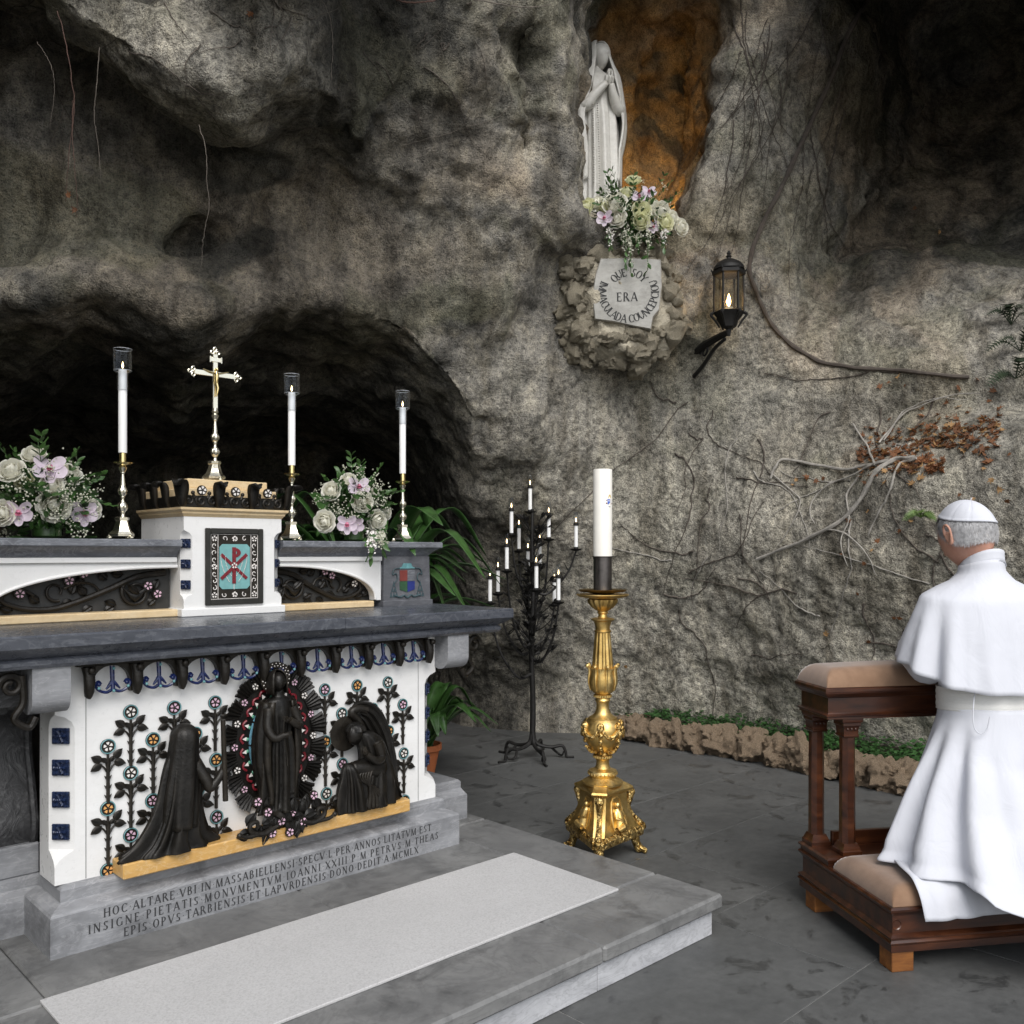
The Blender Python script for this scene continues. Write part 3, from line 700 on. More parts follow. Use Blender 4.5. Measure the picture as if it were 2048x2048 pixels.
    pl = np.maximum.reduce([0.6 * blob(380, 130, 4.0, 0.55), 0.65 * blob(250, 70, 4.0, 0.35), 0.6 * blob(470, 190, 3.95, 0.5), 0.45 * blob(600, 190, 4.4, 0.35), 0.8 * blob(200, 10, 4.0, 0.3), 0.75 * blob(1250, 1050, 6.6, 1.1), 0.9 * blob(1300, 1320, 6.7, 1.0), 0.9 * blob(1550, 1250, 6.1, 1.2), 0.5 * blob(1450, 800, 6.2, 1.0), 0.75 * blob(1750, 1150, 5.5, 1.1), 0.6 * blob(1080, 900, 6.4, 0.8), 0.5 * blob(1050, 1250, 7.0, 0.7), 0.25 * blob(1750, 680, 5.9, 0.8), 0.4 * blob(1440, 300, 6.2, 0.7), 0.4*blob(1420, 600, 6.4, 0.4)])
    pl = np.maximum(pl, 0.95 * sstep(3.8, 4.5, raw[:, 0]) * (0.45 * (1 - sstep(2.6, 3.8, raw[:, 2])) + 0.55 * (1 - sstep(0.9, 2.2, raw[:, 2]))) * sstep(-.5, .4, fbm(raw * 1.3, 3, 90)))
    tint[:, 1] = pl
    dk = np.maximum.reduce([blob(620, 80, 4.8, 0.55) * 0.8, blob(750, 60, 5.0, 0.7) * 0.8, blob(100, 200, 4.7, 0.7) * 0.15, blob(1750, 200, 7.2, 1.6) * 0.75, blob(1900, 200, 7.0, 1.8) * 0.8, blob(1700, 420, 6.8, 0.7) * 0.5, blob(600, 620, 5.6, 0.5) * 0.6, blob(900, 1150, 7.0, 0.6) * 0.5])  # dark patches; those in the upper right recess paint its shade
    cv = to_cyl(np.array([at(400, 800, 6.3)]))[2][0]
    dk = np.maximum(dk, 0.95 * sstep(cv - 1.0, cv, rnich) * (raw[:, 2] < 2.6) * (to_cyl(raw)[0] > math.radians(48)))  # cave interior darkened in the colour, standing in for its shade
    dk = np.maximum(dk, (0.20 + 0.38 * sstep(-.2, .5, fbm(raw * 1.1, 3, 95))) * (1 - sstep(3.3, 4.2, raw[:, 0])) * sstep(1.9, 2.4, raw[:, 2]) * (1 - pl))  # shade of the upper left rock put into its colour, mottled
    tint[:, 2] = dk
    t2 = np.zeros((len(co), 4), np.float32); t2[:, 3] = 1
    wp = raw + 0.3 * np.stack([vnoise(raw * 1.6, 81), vnoise(raw * 1.6, 82), vnoise(raw * 1.6, 83)], -1)
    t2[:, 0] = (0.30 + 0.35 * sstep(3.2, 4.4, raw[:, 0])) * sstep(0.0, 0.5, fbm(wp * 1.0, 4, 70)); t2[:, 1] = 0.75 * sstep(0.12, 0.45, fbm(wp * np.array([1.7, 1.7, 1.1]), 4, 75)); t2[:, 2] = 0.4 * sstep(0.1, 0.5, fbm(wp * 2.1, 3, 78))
    me2 = bpy.data.meshes.new('grotto_rock')
    me2.vertices.add(len(co)); me2.vertices.foreach_set('co', co.ravel())
    me2.loops.add(Q.size); me2.loops.foreach_set('vertex_index', Q.ravel())
    me2.polygons.add(len(Q)); me2.polygons.foreach_set('loop_start', np.arange(0, Q.size, 4))
    me2.update(calc_edges=True); me2.validate()
    me2.polygons.foreach_set('use_smooth', np.ones(len(Q), bool))
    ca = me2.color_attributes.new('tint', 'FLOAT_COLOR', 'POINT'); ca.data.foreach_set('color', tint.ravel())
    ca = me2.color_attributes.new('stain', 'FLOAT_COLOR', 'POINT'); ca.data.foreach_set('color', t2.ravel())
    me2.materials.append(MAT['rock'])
    ob.data = me2; bpy.data.meshes.remove(me)
    tag(ob, 'rough grey grotto rock with dark cave behind the altar', None, None, 'structure')
    tri = np.concatenate([Q[:, [0, 1, 2]], Q[:, [0, 2, 3]]])
    return ob, BVHTree.FromPolygons(co.tolist(), Q.tolist())
ROCK_VOX = 0.028
rock, ROCK = build_rock()
def hit(u, v, off=0.0):
    w = ray(u, v); w = w / np.linalg.norm(w)
    p, n, i, d = ROCK.ray_cast(Vector(C0), Vector(w), 30)
    if p is None: return at(u, v, 6.0), np.array([0, -1.0, 0])
    n = np.array(n); n = n if n @ w < 0 else -n
    return np.array(p) + n * off, n

# ------------------------------------------------------------ floor
t_ = MB(); t_.box((-14, -14, -0.30), (16, 10, -0.003)); fl = t_.build('floor', MAT['joint'], smooth=False)
tag(fl, 'dark grey stone paved floor of the grotto', None, None, 'structure')
def floor_slabs():
    rnd = random.Random(5); lens = {}
    ys = np.arange(-1.58, 7.0, 0.60)
    for j, y in enumerate(ys):
        x = -1.2 + (0.46 if j % 2 else 0.0)
        while x < 6.4:
            w = 0.92
            key = 0
            if not (x + w < 2.8 and y > 1.95 and x > 0.4 and y + 0.6 < 3.8):
                if key not in lens:
                    b = MB(); b.box((0, 0, -0.045), (0.9165, 0.5965, 0), 0.0012); lens[key] = b.mesh('paving_slab', MAT['floor_stone'], False)
                link('paving_slab', lens[key], fl, (x + 0.0018, y + 0.0018, rnd.uniform(-0.0015, 0.0005)))
            x += w
floor_slabs()
# ------------------------------------------------------------ stone step the altar stands on
PF = wthing('altar_platform', (1.6, 2.9, 0.0), label='low grey marble step under the altar with a rounded nosing', cat='platform')
def platform():
    x0, x1, y0, y1 = 0.30, 2.862, 1.895, 3.95
    b = MB(); b.box((x0 + 0.05, y0 + 0.05, 0.0), (x1 - 0.05, y1 - 0.05, 0.088)); b.build('core', MAT['platform_marble'], PF)
    g = 0.0012
    for a, c in ((x0, 0.95), (0.95, 1.62), (1.62, 2.197), (2.197, x1 - 0.03)):
        q = MB(); q.box((a + g, y0 + 0.03, 0.0), (c - g, y0 + 0.05, 0.094), 0.002); q.build('riser_stone', MAT['riser_marble'], PF)
    for a, c in ((y0 + 0.052, 2.75), (2.75, y1)):
        q = MB(); q.box((x1 - 0.05, a + g, 0.0), (x1 - 0.03, c - g, 0.094), 0.002); q.build('riser_stone', MAT['riser_marble'], PF)
    tops = [(x0, 0.81, y0, 2.20), (0.81, 2.197, y0, 2.20), (2.197, x1, y0, 2.20), (x0, 0.81, 2.20, 2.72), (0.81, 2.57, 2.20, 2.72), (2.57, x1, 2.20, 3.20),
            (x0, 0.81, 2.72, y1), (0.81, 1.75, 2.72, y1), (1.75, 2.57, 2.72, y1), (2.57, x1, 3.20, y1)]
    for a, c, d, e in tops:
        q = MB(); q.box((a + g, d + g, 0.096), (c - g, e - g, 0.150), 0.009); q.build('tread_slab', MAT['platform_marble'], PF, angle=25)
platform()
b = MB(); b.box((0.785, 2.175, 0.1505), (2.60, 2.738, 0.160), 0.002)
tag(b.build('floor_mat', MAT['mat_felt'], smooth=False), 'long pale speckled felt mat lying on the step before the altar', 'mat')

# ------------------------------------------------------------ the altar
AL = wthing('altar', (1.69, 3.4, 0.15), label='altar with white marble front, dark bronze reliefs and grey marble table', cat='altar')
def altar_base():
    prof = [(3.0, .150), (3.0, .276), (3.006, .284), (3.022, .292), (3.046, .300), (3.048, .302), (3.048, .338), (3.056, .346), (3.075, .350)]
    b = MB()
    rows = []
    for y, z in prof:
        o = y - 3.0
        rows.append([(0.890 + o * 0.9, 3.268, z), (0.890 + o * 0.9, y, z), (2.525 - o * 0.9, y, z), (2.525 - o * 0.9, 3.268, z)])
    b.grid(rows, cv=True, caps=True)
    b.build('base', MAT['grey_marble'], AL, angle=25)
    for s in (0, 1):     # lower plinths under the two side consoles, set back
        xa, xb = (0.60, 1.0) if s == 0 else (2.40, 2.80)
        b = MB()
        rows = []
        for o, z in ((0, .150), (0, .262), (.02, .276), (.035, .290), (.035, .318), (.05, .326)):
            rows.append([(xa + o * .6, 3.74, z), (xa + o * .6, 3.269 + o, z), (xb - o * .3, 3.269 + o, z), (xb - o * .3, 3.74, z)])
        b.grid(rows, cv=True, caps=True); b.build('console_plinth', MAT['grey_marble'], AL, angle=25)
        x0, x1 = (0.79, 0.952) if s == 0 else (2.43, 2.592)
        b = MB(); b.box((x0, 3.315, .326), (x1, 3.70, .43), .006); b.build('console_foot', MAT['grey_marble'], AL, angle=25)
        # curved console: profile in depth and height
        out = spline([(3.34, .43), (3.325, .50), (3.36, .62), (3.40, .74), (3.385, .83), (3.30, .89), (3.18, .905)], 30)
        inn = [(3.70, 1.04), (3.70, .43)]
        poly = [tuple(p) for p in out] + [(3.18, 1.04)] + inn
        b = MB(); b.prism(poly, x0 + .01, x1 - .01, ax=(1, 2, 0)); b.build('console', MAT['console_stone'], AL, angle=50)
        for k in (0, 1):
            xx = x0 + .004 + k * (x1 - x0 - .03)
            b = MB(); b.tube([(xx + .01, y - .004, z) for y, z in out], 0.014, 8); b.build('console_rib', MAT['console_stone'], AL)
        a = np.linspace(-math.pi, 0, 14)
        xb0, xb1 = (0.835, 0.945) if s == 0 else (2.450, 2.565)
        poly = [(2.985, 1.050), (2.985, .96)] + [(3.045 + .06 * math.cos(q), .955 + .05 * math.sin(q)) for q in a] + [(3.105, 1.050)]
        b = MB(); b.prism(poly, xb0, xb1, ax=(1, 2, 0)); b.build('corbel_block', MAT['grey_marble'], AL, angle=45)
        b = MB(); b.prism([(3.10, 1.050), (3.10, .925), (3.24, .905), (3.24, 1.050)], xb0 - .08 if s == 0 else xb0 + .02, xb1 - .02 if s == 0 else xb1 + .08, ax=(1, 2, 0)); b.build('console_head', MAT['console_stone'], AL)
        # bronze scroll under the table's end
        sgn = -1 if s == 0 else 1
        cx = 0.765 if s == 0 else 2.645
        sp_ = [(cx + sgn * (0.075 - .0) , 3.02, 1.03), (cx + sgn * .03, 3.02, 1.028), (cx, 3.02, 1.0)]
        th = np.linspace(0, 2.6 * math.pi, 40); rr = .036 * (1 - th / 11)
        sc = np.stack([cx - sgn * .02 + sgn * rr * np.cos(th), 3.02 + 0 * th, 1.0 + rr * np.sin(th)], -1)
        b = MB(); b.tube(sc, np.linspace(.012, .007, 40), 8); b.tube(spline([(cx - sgn * .05, 3.02, 1.03), (cx - sgn * .055, 3.02, .95), (cx - sgn * .03, 3.02, .90), (cx - sgn * .07, 3.02, .87), (cx - sgn * .09, 3.02, .90)], 24), .011, 8)
        b.build('bronze_scroll', MAT['bronze'], AL)
altar_base()
def altar_body():
    X0, X1, Y0, Y1 = 0.925, 2.455, 3.075, 3.225
    ch = 0.06
    def sect(z, c): return [(X0, Y1, z), (X0, Y0 + c, z), (X0 + c, Y0, z), (X1 - c, Y0, z), (X1, Y0 + c, z), (X1, Y1, z)]
    zs = [(.350, .001), (.405, .001), (.425, .012), (.440, .035), (.452, ch), (.84, ch), (.862, .05), (.878, .030), (.886, .008), (.890, .001), (1.05, .001)]
    b = MB(); b.grid([sect(z, c) for z, c in zs], cv=True, caps=True); b.build('marble_body', MAT['white_marble'], AL, angle=30)
    b = MB(); b.box((1.0, 3.2255, .350), (2.39, 3.70, 1.05)); b.build('core', MAT['console_stone'], AL)
    for x in (1.018, 2.36):
        b = MB(); b.box((x, 3.0742, .352), (x + .0018, 3.0755, .95)); b.build('panel_joint', MAT['engraving'], AL)
    tile = MB(); tile.box((-.028, -.004, -.0255), (.028, .004, .0255), .002)
    for k in range(6):
        a = math.pi / 2 * 0 + k * math.pi / 3
        tile.tube([(0, -.004, 0), (.02 * math.cos(a), -.006, .02 * math.sin(a))], [.004, .006], 6)
    tile.ball((0, -.006, 0), .006, 8, 5)
    tm = tile.mesh('enamel_tile', MAT['enamel_tile'], True, 30)
    for z in (.816, .715, .613, .510):
        link('enamel_tile', tm, AL, (X0 + ch / 2 - .004, Y0 + ch / 2 - .004, z), (0, 0, -math.pi / 4))
        link('enamel_tile', tm, AL, (X1 - ch / 2 + .004, Y0 + ch / 2 - .004, z), (0, 0, math.pi / 4))
    b = MB(); b.box((1.10, 2.975, .3505), (2.245, 3.0735, .400), .004); b.build('yellow_step', MAT['yellow_marble'], AL, angle=25)
altar_body()
def table():
    x0, x1, y0, y1 = 0.60, 2.78, 2.93, 3.80
    prof = [(0.055, 1.050), (0.046, 1.052), (0.040, 1.062), (0.040, 1.074), (0.050, 1.082), (0.030, 1.092), (0.012, 1.106), (0.004, 1.112), (0.0, 1.116), (0.0, 1.150), (0.004, 1.155)]
    rows = [[(x0 + o, y1 - .1, z), (x0 + o, y0 + o, z), (x1 - o, y0 + o, z), (x1 - o, y1 - .1, z)] for o, z in prof]
    # two slabs with a joint near the middle
    for k, (a, c) in enumerate(((x0, 1.905), (1.9065, x1))):
        rr = []
        for o, z in prof:
            xa = a + (o if k == 0 else 0); xc = c - (o if k == 1 else 0)
            rr.append([(xa, y1 - .02, z), (xa, y0 + o, z), (xc, y0 + o, z), (xc, y1 - .02, z)])
        b = MB(); b.grid(rr, cv=True, caps=True); b.build('table_slab', MAT['slab_marble'], AL, angle=25)
table()
def frieze():
    n = 9; per = .1525; xa = .985; z0, z1 = .942, 1.049; yb, yf = 3.071, 3.045
    bk = MB(); bk.box((xa, 3.062, z1 - .012), (2.40, 3.0745, z1)); bk.box((xa, 3.055, 1.036), (2.40, 3.0745, 1.0488)); bk.build('frieze_rail', MAT['bronze'], AL)
    # one bay: bronze spandrel with a pointed arch, palmette inside
    r = .060; pts = []
    for q in np.linspace(math.pi, 0, 21): pts.append((r * math.cos(q), z0 + .022 + (z1 - z0 - .036) * math.sin(q) ** 0.75))
    half = per / 2
    outer = [(-half, z1 - .0125), (-half, z0 + .004), (-r, z0 + .004)] + pts + [(r, z0 + .004), (half, z0 + .004), (half, z1 - .0125)]
    bay = MB(); bay.prism(outer, yf, yb); baym = bay.mesh('frieze_bay', MAT['bronze'], False)
    pal = MB()
    zc = z0 + .012
    pal.tube([(0, 3.045, z1 - .015), (0, 3.04, zc + .03), (0, 3.035, zc)], [.008, .007, .007], 8)
    for s in (-1, 1):
        c = spline([(0, 3.04, zc + .004), (s * .022, 3.037, zc - .004), (s * .046, 3.036, zc + .006), (s * .055, 3.037, zc + .024), (s * .045, 3.04, zc + .033), (s * .036, 3.04, zc + .024)], 18)
        pal.tube(c, np.linspace(.0055, .0038, 18), 6)
        c = spline([(0, 3.04, zc + .03), (s * .010, 3.037, zc + .02), (s * .022, 3.036, zc + .006)], 8); pal.tube(c, np.linspace(.008, .003, 8), 6)
        pal.ball((s * .044, 3.036, zc + .024), .0075, 8, 6)
    pm = pal.mesh('palmette', MAT['enamel_blue'])
    jew = MB(); jew.ball((0, 0, 0), .0052, 8, 6)
    jm = jew.mesh('palmette_jewel', MAT['enamel_teal'])
    ton = MB()
    prof = [(.004, z0 - .006), (.011, z0 + .000), (.015, z0 + .014), (.017, z0 + .04), (.018, z0 + .07), (.022, z1 - .0128)]
    P = [ring((0, 3.036 - .010 * (i == 3) - .006 * (i in (2, 4)), z), rx, .017, 14) for i, (rx, z) in enumerate(prof)]
    ton.grid(P, cv=True, caps=True); ton.ball((0, 3.008, z1 - .022), .0125, 10, 7)
    tm = ton.mesh('leaf_tongue', MAT['bronze'])
    for k in range(n):
        x = xa + .105 + per * k
        dx = (x - WORLD[AL.name][0], -WORLD[AL.name][1], -WORLD[AL.name][2])
        b = link('frieze_bay', baym, AL); b.location = dx
        p = link('palmette', pm, b)
        for jx, jz in ((0, zc), (.046, zc + .012), (-.046, zc + .012), (0, z1 - .022)): link('palmette_jewel', jm, b).location = (jx, 3.029, jz)
        if True:
            t_ = link('leaf_tongue', tm, AL); t_.location = (dx[0] - half, dx[1], dx[2])
    t_ = link('leaf_tongue', tm, AL); t_.location = (dx[0] + half, dx[1], dx[2])
frieze()

# enamel roses on bronze stems
def star_petals(r, y=0.0, n=5, inner=.30, th=.0015, ph=math.pi / 2):
    m = MB()
    for k in range(n):
        a = ph + k * 2 * math.pi / n; ca, sa = math.cos(a), math.sin(a)
        out = []
        for x, w in ((inner, .0), (.48, .15), (.72, .30), (.90, .30), (.99, .17), (.90, .0)): out.append((x, w))
        pl = [(x, w) for x, w in out] + [(x, -w) for x, w in out[::-1] if w > 0]
        m.prism([(r * (x * ca - w * sa), r * (x * sa + w * ca)) for x, w in pl], y, y - th)
    return m
PET = {k: star_petals(.0152, 0).mesh('petals', MAT['enamel_' + k], False) for k in ('white', 'pink', 'orange')}
def med_mesh(r=.0245):
    m = MB(); a = np.arange(28) * 2 * math.pi / 28
    m.lathe([(r * .93, 0), (r * .93, .0035), (r * .8, .005)], (0, 0, 0), 28)
    o = MB(); o.xf(rotx(math.pi / 2)); o.lathe([(.0003, .0), (r, .0), (r, .005), (.0003, .0052)], (0, 0, 0), 28); return o.mesh('medallion', MAT['bronze'])
MEDM = med_mesh()
rg = MB(); rg.tube([(.0226 * math.cos(a), -.0055, .0226 * math.sin(a)) for a in np.linspace(0, 2 * math.pi, 33)], .0019, 6, False); RINGM = rg.mesh('enamel_ring', MAT['enamel_teal'])
bo = MB(); bo.ball((0, -.006, 0), .0045, 8, 6); BOSSM = bo.mesh('boss', MAT['bronze'])
def leaf_mesh():
    m = MB(); P = []
    for i, s in enumerate(np.linspace(0, 1, 7)):
        w = .0135 * math.sin(math.pi * s ** .8) ** .8 if 0 < s < 1 else .0004
        P.append([(-w, -.002, .040 * s), (-w * .5, -.0065, .040 * s), (0, -.0045, .040 * s), (w * .5, -.0065, .040 * s), (w, -.002, .040 * s), (0, 0, .040 * s)])
    m.grid(P, cv=True, caps=True); return m.mesh('leaf', MAT['bronze'], True, 60)
LEAFM = leaf_mesh()
YS = 3.0735
def rose(u, v, colour, length, leaves=True, half=False):
    p = on_y(u, v, YS); x, z = p[0], p[2]
    md = link('medallion', MEDM, AL, (x, YS + .0005, z)); WORLD.pop(md.name, None)
    for nm, me in (('enamel_ring', RINGM), ('boss', BOSSM)): link(nm, me, md)
    q = link('petals', PET[colour], md); q.location = (0, -.0053, 0); q.rotation_euler = (0, random.uniform(-.3, .3), 0)
    if not leaves: return
    s = MB()
    zb = z - length
    s.tube([(x, YS - .003, z - .024), (x, YS - .004, z - .075), (x, YS - .004, zb)], [.004, .006, .006], 8)
    for k in (-1, 1):
        s.tube(spline([(x, YS - .004, z - .088), (x + k * .012, YS - .004, z - .068), (x + k * .022, YS - .004, z - .058)], 8), np.linspace(.004, .0028, 8), 6)
        s.tube(spline([(x, YS - .004, z - .080), (x + k * .005, YS - .004, z - .06), (x + k * .008, YS - .004, z - .045)], 6), .003, 6)
    zz = z - .10
    while zz > zb + .01:
        for k in (-1, 1): s.tube([(x + k * .004, YS - .004, zz - .004), (x + k * .012, YS - .004, zz + .006)], [.0045, .0006], 5)
        zz -= .031
    so = s.build('rose_stem', MAT['bronze'], AL)
    for lx, lz, ang in ((-.018, -.046, 1.0), (.018, -.042, -.72), (-.019, -.055, 1.95), (.019, -.052, -1.85), (-.004, -.05, .85), (.004, -.05, -.85)):
        sc = .62 if abs(lx) < .01 else 1.0
        link('leaf', LEAFM, so, (x + lx, YS - (.004 if sc < 1 else .001), z + lz), (0, -ang + random.uniform(-.12, .12), 0), (sc, 1.2, sc))
for a in [(203,1408,'white',.185),(203,1525,'orange',.185),(203,1642,'orange',0,False),(246,1343,'white',.18),(246,1458,'white',.18),(246,1575,'pink',.10),(288,1395,'orange',.18),(287,1510,'pink',.10),
          (328,1335,'pink',.10),(368,1384,'orange',.16),(405,1325,'pink',.172),(407,1433,'orange',.172),(408,1541,'pink',.076),(373,1490,'pink',.14),
          (612,1301,'pink',.172),(613,1399,'orange',.172),(615,1497,'white',.075),(673,1293,'orange',.17),(644,1346,'white',.17),(645,1441,'pink',.15),
          (731,1287,'white',.17),(733,1379,'orange',.17),(737,1472,'pink',.11),(703,1337,'pink',.12),(759,1329,'pink',.165),(761,1421,'white',.165),(763,1510,'orange',0,False)]:
    rose(*a)

# inscription on the base, three lines
def inscription():
    y = 2.9992
    for s, xl, xr, zb in (('HOC.ALTARE.VBI.IN.MASSABIELLENSI.SPECV.L.PER.ANNOS.LITATVM.EST', 1.047, 2.372, .2395),
                          ('INSIGNE.PIETATIS.MONVMENTVM.IOANNI.XXIII.P.M.PETRVS.M.THEAS', 1.000, 2.410, .199),
                          ('EPIS:OPVS.TARBIENSIS.ET.LAPVRDENSIS.DONO.DEDIT.A.MCMLX', 1.110, 2.305, .161)):
        h = .0285; sp = .1
        base = sum(GL[c][0] for c in s); sp = ((xr - xl) / h - base) / (len(s) - 1)
        m = MB(); letters(m, s, lambda a, b, k: (xl + a, y - k, zb + b), h, sp); m.build('inscription', MAT['engraving'], AL, smooth=False)
inscription()
# ------------------------------------------------------------ shelves either side of the tabernacle
SMALLP = {k: star_petals(.0150, 0).mesh('petals', MAT['enamel_' + k], False) for k in ('white', 'pink')}
dm = MB(); dm.xf(rotx(math.pi / 2)); dm.lathe([(.0003, 0), (.019, 0), (.018, .006), (.0003, .007)], (0, 0, 0), 18); DISCM = dm.mesh('rosette', MAT['bronze'])
def rosette(parent, x, y, z, colour='white', s=1.0, tilt=0.0, pt=None):
    d = link('rosette', DISCM, parent, (x, y, z), (tilt, random.uniform(-.4, .4), 0), (s, s, s))
    q = link('petals', SMALLP[colour], d); q.location = (0, -.0066, 0)
    return d
LF2 = None
def flat_leaf(mb, x, y, z, ang, l=.05, w=.02):
    P = []
    ca, sa = math.cos(ang), math.sin(ang)
    for s in np.linspace(0, 1, 7):
        ww = w * math.sin(math.pi * s ** .8) if 0 < s < 1 else .0006
        row = []
        for k, dy in ((-1, .0), (-.4, -.006), (0, -.003), (.4, -.006), (1, .0), (0, .003)):
            row.append((x + ca * l * s - sa * ww * k, y + dy, z + sa * l * s + ca * ww * k))
        P.append(row)
    mb.grid(P, cv=True, caps=True)
def spiral(cx, cz, r0, a0, turns, y, sgn=1, r1=.1, n=40):
    th = np.linspace(0, turns * 2 * math.pi, n); rr = r0 * (1 - (1 - r1) * th / th[-1])
    return np.stack([cx + rr * np.cos(a0 + sgn * th), np.full(n, y), cz + rr * np.sin(a0 + sgn * th)], -1)
def gradine(side):
    if side == 'L': xa, xb, label = 0.62, 1.472, 'grey marble altar shelf with black scrollwork panel carrying the larger bouquet'
    else: xa, xb, label = 1.900, 2.745, 'grey marble altar shelf ending in a pier with a painted coat of arms'
    G = wthing('altar_shelf', ((xa + xb) / 2, 3.6, 1.155), label=label, cat='shelf', group='marble shelves beside the tabernacle')
    prof = [(.052, 1.384), (.046, 1.390), (.040, 1.397), (.030, 1.408), (.014, 1.418), (.010, 1.422), (.002, 1.424), (0, 1.427), (0, 1.448), (.003, 1.451)]
    rr = []
    for o, z in prof:
        l_, r_ = (xa, xb) if side == 'L' else (xa, xb - o)
        rr.append([(l_, 3.79, z), (l_, 3.385 + o, z), (r_, 3.385 + o, z), (r_, 3.79, z)])
    b = MB(); b.grid(rr, cv=True, caps=True); b.build('shelf_slab', MAT['shelf_marble'], G, angle=25)
    e = 2.43 if side == 'R' else .66
    if side == 'R': x0, x1, cx, R = 1.900, 2.425, 1.895, .500
    else: x0, x1, cx, R = .66, 1.470, 1.475, .66
    s = 1 if side == 'R' else -1
    b = MB(); b.box((min(x0, x1), 3.425, 1.364), (max(x0, x1), 3.50, 1.3835), .002); b.build('white_fillet', MAT['white_marble'], G)
    q = np.linspace(0, math.pi / 2, 26); ez, h = 1.190, .158
    curve = [(cx + s * R * math.sin(a) ** 1.0, ez + h * math.cos(a) ** .85) for a in q]
    far = x1 if side == 'R' else x0
    poly = [(cx, 1.3635)] + curve + [(curve[-1][0], 1.186), (far, 1.186), (far, 1.3635)]
    b = MB(); b.prism(poly, 3.437, 3.485); b.build('spandrel', MAT['white_marble'], G, angle=30)
    b = MB(); b.tube([(x, 3.437, z) for x, z in curve], .006, 8); b.build('arch_moulding', MAT['white_marble'], G)
    b = MB(); b.box((min(x0, x1), 3.50, 1.156), (max(x0, x1), 3.53, 1.3635)); b.build('cast_panel', MAT['cast_back'], G)
    b = MB(); b.box((min(cx, curve[-1][0] - .02 * s), 3.415, 1.1555), (max(cx, curve[-1][0] - .02 * s), 3.4995, 1.1845), .004); b.build('yellow_ledge', MAT['cream_marble'], G)
    # vine scroll
    y = 3.488; X = lambda f: cx + s * R * f
    stem = spline([(X(.04), y, 1.325), (X(.20), y, 1.310), (X(.36), y, 1.265), (X(.52), y, 1.225), (X(.66), y, 1.200), (X(.80), y, 1.205), (X(.90), y, 1.232), (X(.88), y, 1.262), (X(.80), y, 1.268), (X(.75), y, 1.25)], 60)
    b = MB(); b.tube(stem, np.linspace(.0125, .006, 60), 8); b.build('vine_stem', MAT['bronze'], G)
    b = MB(); b.tube(spiral(X(.21), 1.252, .058, math.pi * .5 if s > 0 else math.pi * .5, 1.35, y + .002, -s, .35), np.linspace(.009, .005, 40), 8); b.build('vine_curl', MAT['bronze'], G)
    b = MB(); b.tube(spiral(X(.64), 1.262, .035, -1.2, .9, y + .002, s, .5), np.linspace(.006, .004, 40), 8); b.build('vine_curl', MAT['bronze'], G)
    b = MB(); b.tube(spline([(X(.40), y, 1.25), (X(.45), y, 1.285), (X(.53), y - .004, 1.292), (X(.60), y - .004, 1.272)], 16), .005, 6); b.build('vine_curl', MAT['bronze'], G)
    for f, z, a in ((.10, 1.21, 1.2), (.14, 1.20, 2.4), (.32, 1.205, .4), (.33, 1.20, -.5), (.37, 1.30, .8), (.45, 1.205, -.6), (.48, 1.245, .9), (.55, 1.225, -.3), (.56, 1.25, 1.9), (.72, 1.225, .6), (.85, 1.20, .3), (.93, 1.203, .7), (.28, 1.32, .1), (.08, 1.30, -1.2), (.5, 1.275, 1.2)):
        m = MB(); flat_leaf(m, X(f), y + .002, z, a if s > 0 else math.pi - a, .046, .017); m.build('vine_leaf', MAT['bronze'], G)
    fl = ((.525, 1.318, 'pink'), (.595, 1.300, 'pink'), (.83, 1.262, 'white')) if s > 0 else ((.82, 1.258, 'pink'), (.575, 1.300, 'pink'), (.50, 1.325, 'pink'), (.145, 1.275, 'pink'), (.09, 1.243, 'pink'))
    for f, z, c in fl: rosette(G, X(f), y - .004, z, c, 1.0)
    # bird in the curl
    m = MB(); bx = X(.20); P = []
    for i, (dx, dz, r_) in enumerate([(-.045, .014, .0015), (-.038, .016, .007), (-.028, .017, .0105), (-.018, .010, .010), (-.004, -.004, .016), (.014, -.012, .019), (.030, -.004, .013), (.045, .012, .006), (.062, .030, .003)]):
        a = np.arange(10) * 2 * math.pi / 10
        P.append(np.stack([bx + s * dx + 0 * a, y - .006 + .7 * r_ * np.cos(a), 1.245 + dz + r_ * np.sin(a)], -1))
    m.grid(P, cv=True, caps=True); flat_leaf(m, bx + s * .0, y - .018, 1.245, .7 if s > 0 else math.pi - .7, .06, .014)
    m.build('bird_relief', MAT['bronze'], G)
    if side == 'R':   # pier with the arms
        pr = [(2.432, .0), (2.70, .0)]
        rows = []
        for z, o in ((1.1555, -.008), (1.178, -.008), (1.182, 0), (1.30, .002), (1.345, .003), (1.384, .004)):
            rows.append([(2.432 + o, 3.76, z), (2.432 + o, 3.425 + o, z), (2.702 - o, 3.425 + o, z), (2.702 - o, 3.76, z)])
        b = MB(); b.grid(rows, cv=True, caps=True); b.build('pier', MAT['pier_marble'], G, angle=25)
        for xx in (2.426, 2.692):
            b = MB(); b.box((xx, 3.44, 1.225), (xx + .018, 3.50, 1.345), .006); b.build('pier_stop', MAT['pier_marble'], G)
        yy = 3.4225; ccx = 2.565; cz = 1.270
        hat = MB(); hat.prism([(ccx - .05, cz + .058), (ccx - .03, cz + .066), (ccx - .022, cz + .082), (ccx + .022, cz + .082), (ccx + .03, cz + .066), (ccx + .05, cz + .058)], yy, yy + .004); hat.build('arms_hat', MAT['enamel_teal'], G)
